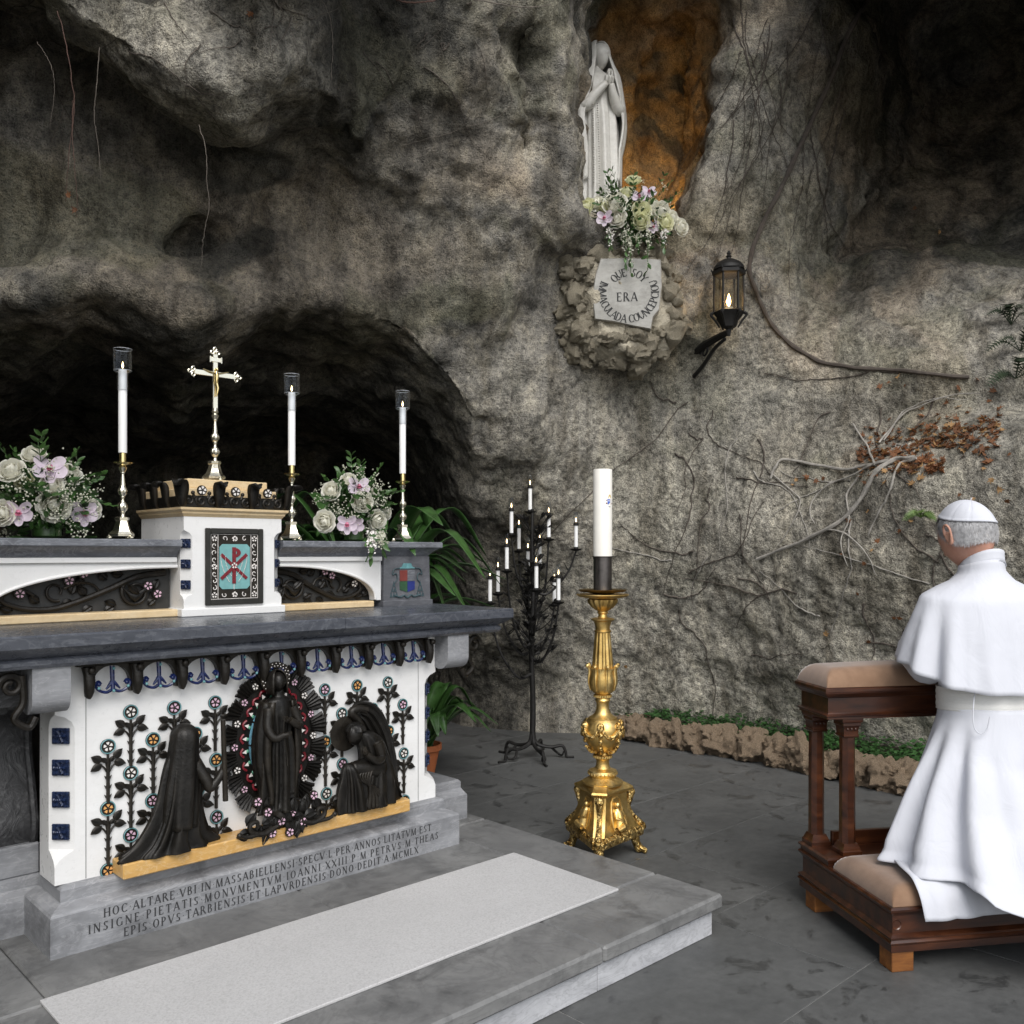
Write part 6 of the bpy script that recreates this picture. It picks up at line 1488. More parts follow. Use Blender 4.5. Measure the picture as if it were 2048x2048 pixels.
# ------------------------------------------------------------ plaque, lantern
def plaque():
    ul, ur, lr, ll = (1133, 488), (1248, 490), (1238, 622), (1120, 606)
    t0 = 6.02
    c = at(1183, 555, t0); n = -(DV * .93 + RV * .22 * 0); n = np.array([-.74, -.67, 0]); n /= np.linalg.norm(n)
    w = np.cross(np.array([0, 0, 1.0]), n); w /= np.linalg.norm(w)            # to the right as seen
    def P(u, v):
        d = ray(u, v); s = ((c - C0) @ n) / (d @ n); return C0 + d * s
    def L2(u, v): p = P(u, v) - c; return np.array([p @ w, p[2]])
    T = wthing('stone_plaque', tuple(c + n * -.04), label='pale stone plaque with circular lettering set below the statue niche', cat='plaque')
    edge = []
    pts = [ul, (1190, 487), ur, (1250, 540), lr, (1236, 600), (1215, 617), (1205, 622), (1180, 612), ll, (1115, 560), (1122, 520)]
    pts = [(1133, 488), (1190, 487), (1247, 490), (1249, 540), (1244, 585), (1232, 600), (1228, 622), (1195, 616), (1160, 608), (1122, 603), (1117, 560), (1123, 520)]
    V = [L2(*q) for q in pts]; m = len(V)
    F = [c + w * a + np.array([0, 0, b]) for a, b in V]
    g = MB(); inner = [c + (p - c) * .975 + n * .012 for p in F]; g.add([p - n * .09 for p in F] + F + inner, [tuple(range(m))[::-1]] + [(i, (i + 1) % m, m + (i + 1) % m, m + i) for i in range(m)] + [(m + i, m + (i + 1) % m, 2 * m + (i + 1) % m, 2 * m + i) for i in range(m)] + [tuple(range(2 * m, 3 * m))])
    g.build('slab', MAT['plaque_stone'], T, smooth=False)
    o = c + n * .0135
    def put(a, b, k): return o + w * a + np.array([0, 0, b]) + n * k
    e = L2(1183, 561)
    g = MB(); h = .058; wd = text_width('ERA') * h; letters(g, 'ERA', lambda a, b, k: put(e[0] - wd / 2 + a, e[1] - h / 2 + b, k), h); g.build('lettering', MAT['ink'], T, smooth=False)
    cc = L2(1186, 553); sc = (L2(1243, 540)[0] - L2(1129, 540)[0]) / 2
    def arc(s, a0, a1, r, h, inside):
        g = MB(); n_ = len(s); adv = np.array([GL[ch][0] for ch in s]); pos = (np.cumsum(adv) - adv / 2); pos = pos / adv.sum()
        for ch, f in zip(s, pos):
            a = math.radians(a0 + (a1 - a0) * f); gw = GL[ch][0] * h
            k = 0
            for qd in glyph_quads(ch):
                k += 1; vv = []
                for p in qd:
                    lx, ly = p[0] * h - gw / 2, p[1] * h
                    if inside: ang = a; ur_ = np.array([math.cos(ang), math.sin(ang)]); tg = np.array([-ur_[1], ur_[0]]); q = ur_ * (r - ly) + tg * lx
                    else: ang = a; ur_ = np.array([math.cos(ang), math.sin(ang)]); tg = np.array([ur_[1], -ur_[0]]); q = ur_ * (r + ly) + tg * lx
                    vv.append(put(cc[0] + q[0] * sc, cc[1] + q[1] * sc, .00006 * (k % 12)))
                g.add(vv, [(0, 1, 2, 3)])
        g.build('lettering', MAT['ink'], T, smooth=False)
    arc('IMMACULADA COUNCEPCIOU', 155, 386, 1.0, .265, True)
    arc('QUE', 143, 97, .55, .265, False); arc('SOY', 81, 35, .55, .265, False)
plaque()
def lantern():
    p = at(1375, 575, 6.08); cx, cy = p[0], p[1]
    zc = lambda v: at(1375, v, 6.08)[2]
    zb, zt = zc(610), zc(515)
    T = wthing('wall_lantern', (cx, cy, zb), label='black iron wall lantern with a burning flame on scrolled bracket', cat='lantern')
    ir = MAT['iron']; n = 6; R = .092
    def hexa(z, r): return [(cx + r * math.cos(k * math.pi / 3 + .2), cy + r * math.sin(k * math.pi / 3 + .2), z) for k in range(6)]
    z1, z2 = zc(588), zc(520)
    b = MB(); b.grid(np.array([hexa(*q) for q in ((zc(622), .018), (zc(617), .05), (zc(606), .062), (zc(596), .088), (zc(590), .104), (z1 - .004, .106), (z1, .100))]), cv=True, caps=True); b.build('lantern_base', ir, T, angle=25)
    b = MB(); b.grid(np.array([hexa(*q) for q in ((z2, .100), (z2 + .006, .110), (zc(512), .112), (zc(510), .100))]), cv=True, caps=True); b.lathe([(.104, zc(510)), (.100, zc(504)), (.080, zc(497)), (.045, zc(491)), (.016, zc(489)), (.014, zc(486)), (.020, zc(484)), (.010, zc(481)), (.014, zc(478)), (.004, zc(473))], (cx, cy, 0), 24); b.build('lantern_roof', ir, T, angle=25)
    for k in range(6):
        q0, q1 = hexa(z1, .096)[k], hexa(z2, .096)[k]
        b = MB(); b.tube([q0, q1], .008, 6); b.build('lantern_bar', ir, T)
        a0, a1 = np.array(hexa(z1, .092)[k]), np.array(hexa(z1, .092)[(k + 1) % 6]); up = np.array([0, 0, z2 - z1]); d = (a1 - a0) * .05
        b = MB(); b.add([a0 + d, a1 - d, a1 - d + up, a0 + d + up], [(0, 1, 2, 3)]); solid(b.build('lantern_pane', MAT['lamp_glass'], T, smooth=False), .003)
        a = k * math.pi / 3 + .2; b = MB(); b.tube(spline([(cx + .10 * math.cos(a), cy + .10 * math.sin(a), zc(590)), (cx + .118 * math.cos(a), cy + .118 * math.sin(a), zc(594)), (cx + .09 * math.cos(a), cy + .09 * math.sin(a), zc(604)), (cx + .06 * math.cos(a), cy + .06 * math.sin(a), zc(618))], 10), np.linspace(.012, .006, 10), 6); b.build('lantern_scroll', ir, T)
        b = MB(); b.tube([(cx + .112 * math.cos(a), cy + .112 * math.sin(a), zc(512)), (cx + .118 * math.cos(a), cy + .118 * math.sin(a), zc(507))], [.007, .002], 6); b.build('roof_knob', ir, T)
    b = MB(); b.lathe([(.001, z1), (.028, z1 + .001), (.028, zc(580)), (.001, zc(579.6))], (cx, cy, 0), 16); b.build('candle_stub', MAT['wax'], T)
    b = MB(); b.lathe([(.001, zc(578.5)), (.011, zc(574)), (.014, zc(569)), (.009, zc(561)), (.001, zc(554))], (cx, cy, 0), 12); b.build('flame', MAT['flame'], T)
    w, nn = hit(1308, 672); w = w - nn * .02
    e = np.array([cx, cy, zc(626)])
    b = MB(); b.tube([(cx, cy, zc(622)), (cx, cy, zc(634))], [.018, .012], 8)
    b.tube(spline([e, e * .55 + w * .45 + (0, 0, .015), w + (0, 0, .02)], 14), np.linspace(.020, .032, 14), 8)
    b.tube(spline([e * .9 + w * .1 + (0, 0, -.03), e * .6 + w * .4 + (0, 0, -.05), e * .3 + w * .7 + (0, 0, -.11), w + (0, 0, -.15)], 16), np.linspace(.012, .016, 16), 7)
    m_ = e * .32 + w * .68 + np.array([0, 0, -.025]); dd = (w - e) / np.linalg.norm(w - e)
    th = np.linspace(0, 2.4 * math.pi, 30); b.tube([m_ + dd * .05 * (1 - q / 10) * math.cos(q) + np.array([0, 0, .05 * (1 - q / 10) * math.sin(q)]) for q in th], np.linspace(.010, .006, 30), 6); b.build('bracket', ir, T)
    L_ = bpy.data.lights.new('lantern_glow', 'POINT'); L_.energy = 1.2; L_.color = (1, .62, .28); L_.shadow_soft_size = .02
    lo = bpy.data.objects.new('lantern_glow', L_); COL.objects.link(lo); lo.parent = T; lo.location = (0, 0, zc(560) - zb)
lantern()
# ------------------------------------------------------------ the kneeling person
def person():
    O = np.array([3.505 + .848 * .065, 1.256 - .53 * .065, 0.285])
    T = thing('person', tuple(O), KA, 'kneeling person in white cassock, cape and skullcap with head bowed', 'person')
    ZB = 0.285
    hc = np.array([-.030, .085, 1.468 - ZB]); HR = .126; ax = np.array([.69, .88, 1.0]) * HR
    yaw, pitch = math.pi + .14, .46
    RH = rotz(yaw) @ rotx(pitch)
    # ---- body: one skin from head to feet
    m = MB(); head_mesh(m, (0, 0, 0), HR, 0, 0, 64, 48)
    m.v[-1][:, 0] *= .69 / .74
    m.v[-1][:] = m.v[-1] @ RH.T + hc
    def Hp(x, y, z): x = x * 1.06; return hc + RH @ (np.array([x, y, z]) * HR)
    for s in (-1, 1):      # ears: rim, lobe, inner fold
        m.tube(spline([Hp(s * .62, -.06, -.28), Hp(s * .70, -.05, -.10), Hp(s * .74, -.02, .12), Hp(s * .76, .08, .24), Hp(s * .78, .20, .20), Hp(s * .77, .24, .04), Hp(s * .73, .16, -.14), Hp(s * .68, .06, -.27)], 30), np.interp(np.linspace(0, 1, 30), [0, .3, .8, 1], [.007, .0055, .0055, .008]), 8)
        m.tube([Hp(s * .62, .0, .10), Hp(s * .68, .08, -.02), Hp(s * .64, .04, -.20)], [.008, .012, .008], 8)
        m.ball(Hp(s * .665, .02, -.28), .0095, 10, 8)
    neck = spline([hc + np.array([.012, -.02, -.03]), (-.010, .048, 1.385 - ZB), (-.002, .035, 1.31 - ZB), (0, .03, 1.24 - ZB)], 14)
    m.tube(neck, np.interp(np.linspace(0, 1, 14), [0, .5, .8, 1], [.060, .058, .066, .09]), 24)
    tors = []
    for z, rx, ry, y in ((.80, .15, .11, .0), (.95, .145, .11, .01), (1.10, .165, .115, .02), (1.19, .175, .105, .03), (1.255, .14, .09, .035), (1.30, .075, .07, .035)): tors.append(ring((0, y, z - ZB), rx, ry, 28))
    m.grid(np.array(tors), cv=True, caps=True)
    for s in (-1, 1):
        sh, el, wr = np.array([s * .155, .03, 1.215 - ZB]), np.array([s * .212, .07, .985 - ZB]), np.array([s * .06, .33, 1.045 - ZB])
        m.tube(spline([sh, (sh + el) / 2, el], 10), np.linspace(.052, .044, 10), 14); m.tube(spline([el, (el + wr) / 2 + (0, 0, .01), wr], 10), np.linspace(.044, .028, 10), 14); m.ball(el, .043, 12, 9)
        hand(m, wr, (-s * .75, .45, .45), (-s * .2, -.6, .8), .062, s)
        hip, kn, an, to = np.array([s * .09, -.01, .78 - ZB]), np.array([s * .11, .10, .352 - ZB]), np.array([s * .10, -.24, .315 - ZB]), np.array([s * .10, -.32, .225 - ZB])
        m.tube(spline([hip, (hip + kn) / 2, kn], 12), np.linspace(.088, .058, 12), 16); m.tube(spline([kn, (kn + an) / 2, an], 12), np.interp(np.linspace(0, 1, 12), [0, .35, 1], [.055, .055, .036]), 14); m.ball(kn, .058, 12, 9)
        m.tube([an + (0, .03, .0), an + (0, -.05, -.02), to], [.036, .040, .026], 12)
    o = m.build('body', MAT['skin'], T, angle=180)
    md = o.modifiers.new('skin', 'REMESH'); md.mode = 'VOXEL'; md.voxel_size = .0045; md.use_smooth_shade = True
    dg = bpy.context.evaluated_depsgraph_get(); me = bpy.data.meshes.new_from_object(o.evaluated_get(dg)); o.modifiers.clear(); o.data = me
    if not me.materials: me.materials.append(MAT['skin'])
    me.polygons.foreach_set('use_smooth', np.ones(len(me.polygons), bool))
    sm = o.modifiers.new('soften', 'SMOOTH'); sm.iterations = 2; sm.factor = .5
    # ---- skull directions
    def skull(D, off):
        q = D @ RH; r = 1 / np.sqrt(((q / ax) ** 2).sum(-1)); return hc + D * (r + off)[..., None], q * (r / HR)[..., None]
    # skullcap: eight gores and a stub
    tilt = rotx(.10) @ roty(.06)
    th = np.radians(np.linspace(1, 62, 22)); ph = np.arange(96) * 2 * math.pi / 96
    D = np.stack([np.sin(th)[:, None] * np.cos(ph), np.sin(th)[:, None] * np.sin(ph), np.cos(th)[:, None] + 0 * ph], -1) @ tilt.T
    seam = -.0016 * np.exp(-((((ph + .2) % (math.pi / 4)) - math.pi / 8) / .035) ** 2)
    P, _ = skull(D, .0075 + seam[None, :] + .0025 * (np.arange(22) > 19)[:, None])
    b = MB(); b.grid(P, cv=True, caps=False); cap = b.build('skullcap', MAT['cassock'], T, angle=180); solid(cap, .003)
    top = skull(np.array([[0, 0, 1.0]]) @ tilt.T, np.array([.008]))[0][0]
    b = MB(); b.tube([top, top + (0, 0, .006), top + (.006, 0, .010)], [.0022, .0018, .0014], 6); b.build('cap_stub', MAT['cassock'], cap)
    # hair: grey stubble coat and short strands below the cap
    n = 22000; D = RNG.normal(size=(n, 3)); D /= np.linalg.norm(D, axis=1)[:, None]
    P, q = skull(D, np.zeros(n)); cz = (D @ tilt)[:, 2]
    lim = np.interp(q[:, 1], [-.6, -.3, -.1, .1, .35, .9], [.45, .30, .02, -.30, -.52, -.60])
    keep = (cz < math.cos(math.radians(54))) & (q[:, 2] > lim) & (q[:, 1] > -.45); P, D, q = P[keep], D[keep], q[keep]; k = len(P)
    down = np.array([0, 0, -1.0]) - D * (-D[:, 2])[:, None]; down /= np.linalg.norm(down, axis=1)[:, None] + 1e-6
    w_ = np.cross(D, down); jit = RNG.normal(0, .13, (k, 1)); ln = RNG.uniform(.020, .036, (k, 1)) * np.interp(q[:, 2], [-.6, -.3, .1], [.35, .7, 1])[:, None]
    d = down + w_ * jit + D * RNG.uniform(.02, .10, (k, 1)); tip = P + d * ln + D * .002; hw = w_ * .00055
    V = np.concatenate([P + hw + D * .001, P - hw + D * .001, (P + tip) / 2 + hw * .8 + D * .0025, (P + tip) / 2 - hw * .8 + D * .0025, tip]); i = np.arange(k)
    b = MB(); b.add(V, list(zip(i, i + k, i + 3 * k, i + 2 * k)) + list(zip(i + 2 * k, i + 3 * k, i + 4 * k))); hr = b.build('hair', MAT['hair_grey'], T, smooth=False); hr['kind'] = 'stuff'
    th = np.radians(np.linspace(40, 140, 40)); ph = np.arange(80) * 2 * math.pi / 80
    D = np.stack([np.sin(th)[:, None] * np.cos(ph), np.sin(th)[:, None] * np.sin(ph), np.cos(th)[:, None] + 0 * ph], -1)
    P, q = skull(D, np.full(D.shape[:2], .0022)); lim = np.interp(q[..., 1], [-.6, -.3, -.1, .1, .35, .9], [.45, .30, .02, -.30, -.52, -.60]); ok = (q[..., 2] > lim) & (q[..., 1] > -.42)
    b = MB(); f = []
    for a in range(39):
        for c in range(80):
            c2 = (c + 1) % 80
            if ok[a, c] and ok[a + 1, c] and ok[a, c2] and ok[a + 1, c2]: f.append((a * 80 + c, a * 80 + c2, (a + 1) * 80 + c2, (a + 1) * 80 + c))
    b.add(P.reshape(-1, 3), f); b.build('hair_base', MAT['scalp'], T, angle=180)
    # ---- clothes
    N = 144; ph = np.arange(N) * 2 * math.pi / N; deg = np.degrees(ph)
    def G(c, w): x = (deg - c + 180) % 360 - 180; return np.exp(-(x / w) ** 2)
    def cloth(rows, name, mat, folds=None, th=.004, cv=True):
        P = np.array(rows); b = MB(); b.grid(P, cv=cv); return solid(b.build(name, mat, T, angle=180), th)
    rows = []
    zh = np.interp(deg, [0, 60, 90, 120, 180, 215, 245, 270, 300, 360], [1.00, 1.01, 1.01, 1.01, .995, .93, .905, .902, .915, .995])
    for s in np.concatenate([np.linspace(0, .3, 12), np.linspace(.33, 1, 20)]):
        rx = np.interp(s, [0, .08, .16, .22, .31, .5, .75, 1], [.070, .077, .112, .168, .238, .262, .285, .305]); ry = np.interp(s, [0, .08, .16, .22, .31, .5, .75, 1], [.080, .084, .098, .118, .140, .160, .182, .205])
        cy = np.interp(s, [0, .1, .3, 1], [.045, .045, .035, .03]); g = sstep(.2, 1.0, s)
        fold = g * (-.030 * G(207, 7) + .020 * G(193, 8) + .022 * G(221, 9) - .014 * G(238, 9) + .010 * G(250, 8) - .012 * G(262, 8) + .008 * G(285, 12) - .010 * G(300, 9) + .020 * G(170, 9) - .02 * G(157, 8)) + .003 * g * np.cos(9 * ph + 1) - .016 * g * G(276, 4) * sstep(.35, .9, s) - .014 * G(229, 4) * g
        front = .10 * sstep(.3, 1, s) * np.clip(np.sin(ph), 0, 1)
        rows.append(np.stack([(rx + fold) * np.cos(ph), cy + front + (ry + fold) * np.sin(ph), 1.354 + (zh - 1.354) * s + .022 * np.clip(-np.sin(ph), 0, 1) * (1 - s) - ZB], -1))
    cloth(rows, 'shoulder_cape', MAT['cassock'])
    rows = [np.stack([.004 + r * np.cos(ph), .048 + (r + .006) * np.sin(ph), z - .042 * np.sin(ph) - ZB], -1) for z, r in ((1.328, .077), (1.343, .0725), (1.36, .071), (1.374, .0705))]
    cloth(rows, 'collar', MAT['cassock'], th=.005)
    for s in (-1, 1):
        c = spline([(s * .155, .03, 1.19 - ZB), (s * .185, .03, 1.08 - ZB), (s * .200, .06, .985 - ZB), (s * .17, .20, 1.02 - ZB), (s * .11, .30, 1.04 - ZB)], 30)
        b = MB(); b.tube(c, np.interp(np.linspace(0, 1, 30), [0, .4, .55, 1], [.060, .062, .068, .048]) * (1 + .03 * np.sin(np.arange(30) * 1.3)), 20, False); b.build('sleeve', MAT['cassock'], T, angle=180)
    rows = []
    for z, rx, ry in ((1.02, .185, .135), (.96, .180, .135), (.91, .176, .134), (.85, .176, .137)): rows.append(np.stack([rx * (1 + .01 * np.cos(11 * ph)) * np.cos(ph), .01 + ry * np.sin(ph), z - ZB + 0 * ph], -1))
    cloth(rows, 'cassock_back', MAT['cassock'])
    rows = []
    for i, z in enumerate(np.linspace(.922, .838, 15)):
        r = .003 + .0011 * math.cos(i * 1.7); rows.append(np.stack([(.180 + r) * np.cos(ph), .01 + (.140 + r) * np.sin(ph), z + .008 * np.cos(ph) + .004 * np.sin(2 * ph) - ZB], -1))
    cloth(rows, 'sash', MAT['sash_silk'])
    b = MB(); b.tube(spline([(-.135, -.105, .925 - ZB), (-.155, -.120, .87 - ZB), (-.162, -.130, .80 - ZB), (-.148, -.140, .772 - ZB), (-.125, -.148, .785 - ZB), (-.112, -.148, .83 - ZB)], 24), .0022, 6); b.build('cord', MAT['cassock'], T)
    zh = np.interp(deg, [0, 90, 150, 180, 205, 225, 250, 270, 290, 320, 360], [.296, .296, .296, .297, .300, .30, .215, .165, .165, .25, .296]); rows = []
    bk = np.clip(-np.sin(ph), 0, 1) ** .8
    for s in np.concatenate([np.linspace(0, .12, 6), np.linspace(.15, .9, 26), np.linspace(.92, 1, 8)]):
        rx = np.interp(s, [0, .07, .3, .5, .87, 1], [.178, .182, .235, .285, .375, .390]); ryf = np.interp(s, [0, .3, .6, 1], [.140, .145, .16, .19]); ryb = np.interp(s, [0, .15, .3, .6, .8, .92, 1], [.138, .165, .195, .29, .39, .46, .51])
        g = sstep(.05, .6, s)
        fold = g * (.030 * G(178, 7) - .030 * G(190, 6) + .042 * G(203, 7) - .052 * G(216, 6) + .034 * G(228, 8) - .020 * G(242, 8) + .014 * G(256, 9) - .028 * G(272, 5) + .02 * G(287, 9) - .034 * G(303, 5) + .02 * G(320, 10) - .02 * G(165, 6)) + .003 * g * np.cos(13 * ph + 3 * s)
        ry = np.where(np.sin(ph) > 0, ryf, ryf + (ryb - ryf) * bk ** .5)
        roll = .018 * sstep(.93, 1, s)
        rows.append(np.stack([(rx + fold + roll) * np.cos(ph), .005 + (ry + fold * .8 + roll) * np.sin(ph), .846 + (zh - .846) * s + .010 * sstep(.8, 1, s) * np.cos(7 * ph) * (zh < .29) - ZB], -1))
    cloth(rows, 'cassock_skirt', MAT['cassock'], th=.005)
    # the hem spread over the knee pad and hanging down its edge
    sx = -.065
    L_ = spline([(-.235, .14, .300), (-.300, .06, .303), (-.350, -.08, .304), (-.372, -.185, .296), (-.372, -.228, .252), (-.364, -.250, .180)], 30); R_ = spline([(-.10, .12, .31), (-.13, .02, .31), (-.12, -.10, .308), (-.11, -.19, .302), (-.10, -.236, .27), (-.08, -.262, .195)], 30)
    L_[:, 0] += sx; rows = []
    for i in range(30):
        t_ = np.linspace(0, 1, 26)[:, None]; p = L_[i] * (1 - t_) + R_[i] * t_; wv = .008 * np.sin(t_[:, 0] * 9 + i * .12) * sstep(8, 24, i) + .004 * np.sin(t_[:, 0] * 17 + 1)
        p = p + np.stack([0 * wv, -np.abs(wv) * (i > 20), np.abs(wv) * (i <= 20) + .0 * wv], -1); p[:, 2] -= ZB; rows.append(p)
    b = MB(); b.grid(np.array(rows)); solid(b.build('trailing_hem', MAT['cassock'], T, angle=180), .003)
    return T
person()
# ------------------------------------------------------------ statue in the niche
def down(p, h=1.5):
    q, n, i, d = ROCK.ray_cast(Vector((p[0], p[1], p[2] + h)), Vector((0, 0, -1)), 6); return p[2] if q is None else q[2]
def statue():
    p = at(1127, 405, 6.48); fz = down(p, .6)
    z0 = at(1127, 422, 6.48)[2]
    pd = MB(); rows = []
    lo = min(fz, z0) - .12
    for z, r in ((lo, .34), (lo + .04, .33), (z0 - .03, .27), (z0, .24)): rows.append(ring((p[0], p[1], z), r, r, 28, ((5, .06, z), (9, .04, 2 * z))))
    pd.grid(np.array(rows), cv=True, caps=True)
    o = pd.build('statue_ledge', MAT['mortar']); tag(o, 'rough stone ledge under the white statue in the niche', 'ledge')
    T = thing('marble_statue', (p[0], p[1], z0), math.radians(-26), 'white marble statue of a praying veiled woman standing in the niche', 'statue')
    m = MAT['statue_marble']; S = 1.0
    M = MB(); robe(M, dense([(0, 0, 0.0, .165, .135, .07, 0), (0, 0, .06, .155, .130, .085, .1), (0, 0, .25, .148, .125, .09, .25), (0, 0, .50, .145, .122, .08, .4), (0, 0, .72, .138, .115, .06, .6), (0, 0, .83, .120, .100, .03, .8), (0, -.005, .93, .135, .105, .02, .9), (0, -.005, 1.0, .135, .095, .01, 1), (0, 0, 1.045, .085, .070, 0, 1), (0, 0, 1.075, .042, .042, 0, 1), (0, -.005, 1.10, .036, .036, 0, 1)], 44), 112); M.build('gown', m, T, angle=180)
    M = MB(); head_mesh(M, (.012, -.022, 1.175), .094, .22, -.12, 40, 30); M.build('head', m, T, angle=180)
    M = MB(); rows = []
    for s in np.linspace(0, 1, 46):
        if s < .22: bb = math.pi / 2 * (1 - s / .22); rx, ry, z, c = .082 * math.cos(bb) + .004, .096 * math.cos(bb) + .004, 1.185 + .100 * math.sin(bb), -.004; op = .55
        elif s < .38: q = (s - .22) / .16; rx, ry, z, c = .086 + .075 * q ** 1.4, .098 + .035 * q, 1.185 - .15 * q, -.004 + .0 * q; op = .55 - .10 * q
        else: q = (s - .38) / .62; rx, ry, z, c = .161 + .040 * math.sin(math.pi * min(1, q * 1.4)) ** .9 - .004 * q, .133 + .030 * math.sin(math.pi * q) , 1.035 - .80 * q, -.004; op = .45 + .40 * sstep(.0, .5, q)
        g = sstep(.3, .9, s)
        rr = arc_ring((0, c, z), rx, ry, -math.pi / 2 + op, 1.5 * math.pi - op, 72, ((13, .06 * g, 1 + s), (7, .05 * g, 2 * s), (23, .035 * g, 3)))
        rr[:, 2] += g * .05 * np.sin(np.linspace(0, 2 * math.pi, 72) * 2 + 1) * s
        rows.append(rr)
    M.grid(np.array(rows)); solid(M.build('veil', m, T, angle=180), .012)
    for s in (-1, 1):
        M = MB(); M.tube(spline([(s * .11, .0, 1.0), (s * .135, -.045, .90), (s * .128, -.085, .78), (s * .070, -.130, .85), (s * .020 + .02, -.155, .925)], 26), np.interp(np.linspace(0, 1, 26), [0, .4, .6, 1], [.042, .045, .040, .022]), 16); M.build('sleeve', m, T, angle=180)
        M = MB(); hand(M, (s * .012 + .02, -.155, .915), (.05, -.12, 1), (s, 0, 0), .062, s); M.build('hand', m, T)
    bd = MB(); bd.ball((0, 0, 0), .0058, 7, 5); bm_ = bd.mesh('rosary_bead', MAT['plaque_stone'])
    for a, b_, x0, x1 in ((.86, .20, -.095, -.085), (.82, .10, -.055, -.045)):
        for k in range(int((a - b_) / .017)):
            f = k / ((a - b_) / .017); z = a - .017 * k; x = x0 + (x1 - x0) * f; q = -.112 - .020 * math.sin(2.6 * f); link('rosary_bead', bm_, T).location = (x, q - .018, z)
    L_ = bpy.data.lights.new('niche_lamp', 'SPOT'); L_.energy = 9; L_.color = (1, .60, .22); L_.spot_size = math.radians(120); L_.spot_blend = .8; L_.shadow_soft_size = .05
    q = at(1245, 425, 6.75); q[2] = max(q[2], down(q, .6) + .05)
    N = wthing('niche_lamp', tuple(q), label='small hidden lamp behind the flowers lighting the niche', cat='lamp')
    b = MB(); b.lathe([(.03, -.05), (.035, -.03), (.035, .02), (.030, .022), (.028, .0), (.001, -.005)], tuple(q), 16); b.build('housing', MAT['iron'], N)
    lo = bpy.data.objects.new('niche_lamp_light', L_); COL.objects.link(lo); lo.parent = N; lo.location = (0, 0, .03)
    tgt = at(1245, 300, 7.4) - q; lo.rotation_euler = Vector(tgt).to_track_quat('-Z', 'Y').to_euler()
statue()

# ------------------------------------------------------------ rough stones
def rough_stone(seed, n=22, m=15, amp=.30):
    a = np.arange(n) * 2 * math.pi / n; bb = np.linspace(-math.pi / 2 + .06, math.pi / 2 - .06, m); A, B = np.meshgrid(a, bb)
    P = np.stack([np.cos(B) * np.cos(A), np.cos(B) * np.sin(A), np.sin(B)], -1)
    P = np.sign(P) * np.abs(P) ** .8
    P = P * (1 + amp * fbm(P * 1.2 + seed * 7, 3, seed) + .16 * fbm(P * 4 + seed, 4, seed + 9, .65))[..., None]
    q = MB(); q.grid(P, cv=True, caps=True); return q
STONES = [rough_stone(k, 44, 30).mesh('stone', MAT['stone_tufa']) for k in range(5)]
CSTONES = [rough_stone(k + 20, 22, 15).mesh('stone', MAT['corbel_stone']) for k in range(5)]
def corbel():
    T = wthing('niche_corbel', tuple(at(1170, 600, 6.2)), label='bulging corbel of rough tan stones around the plaque', cat='corbel')
    rnd = random.Random(11); spots = []
    def tt_(u, v):
        e = max(abs((u - 1170) / 122.0), abs((v - 572) / 128.0)) * .5 + .5 * math.hypot((u - 1170) / 122.0, (v - 572) / 128.0)
        return 6.045 + .15 * e ** 3 + .05 * fbm(np.array([[u * .02, v * .02, 1.0]]), 3, 41)[0]
    P = []; us = np.linspace(0, 1, 46); n_ = 40
    for r_ in np.linspace(0, 1, n_):
        row = []
        for a in np.linspace(0, 2 * math.pi, 64, endpoint=False):
            ca, sa = math.cos(a), math.sin(a); k = (abs(ca) ** 3 + abs(sa) ** 3) ** (-1 / 3.0) * (1 + .05 * math.sin(5 * a + 1) + .04 * math.sin(11 * a)); u, v = 1170 + 124 * k * ca * r_, 572 + 126 * k * sa * r_
            t_ = tt_(u, v); row.append(at(u, v, t_ + (.35 * max(0, r_ - .93) / .07)))
        P.append(row)
    P = np.array(P); P = P + .012 * np.stack([vnoise(P * 14, 5), vnoise(P * 14, 6), vnoise(P * 14, 7)], -1)
    g = MB(); g.grid(P, cv=True); g.build('mortar', MAT['mortar'], T, angle=180)
    for k in range(500):
        u, v = rnd.uniform(1058, 1284), rnd.uniform(460, 690)
        if 1112 < u < 1254 and 482 < v < 628: continue
        if ((abs(u - 1170) / 116) ** 3 + (abs(v - 572) / 120) ** 3) > 1: continue
        s = rnd.uniform(.04, .085)
        if any((u - a) ** 2 + (v - b) ** 2 < (q * 150 + s * 150) ** 2 for a, b, q in spots): continue
        spots.append((u, v, s)); p = at(u, v, tt_(u, v)); nn = np.array([-.74, -.67, 0])
        link('stone', CSTONES[k % 5], T, p - nn * s * .5, (rnd.uniform(-.5, .5), rnd.uniform(-.5, .5), rnd.uniform(0, 6)), (s * rnd.uniform(.8, 1.2), s * rnd.uniform(.8, 1.2), s * rnd.uniform(.6, 1.0)))
corbel()
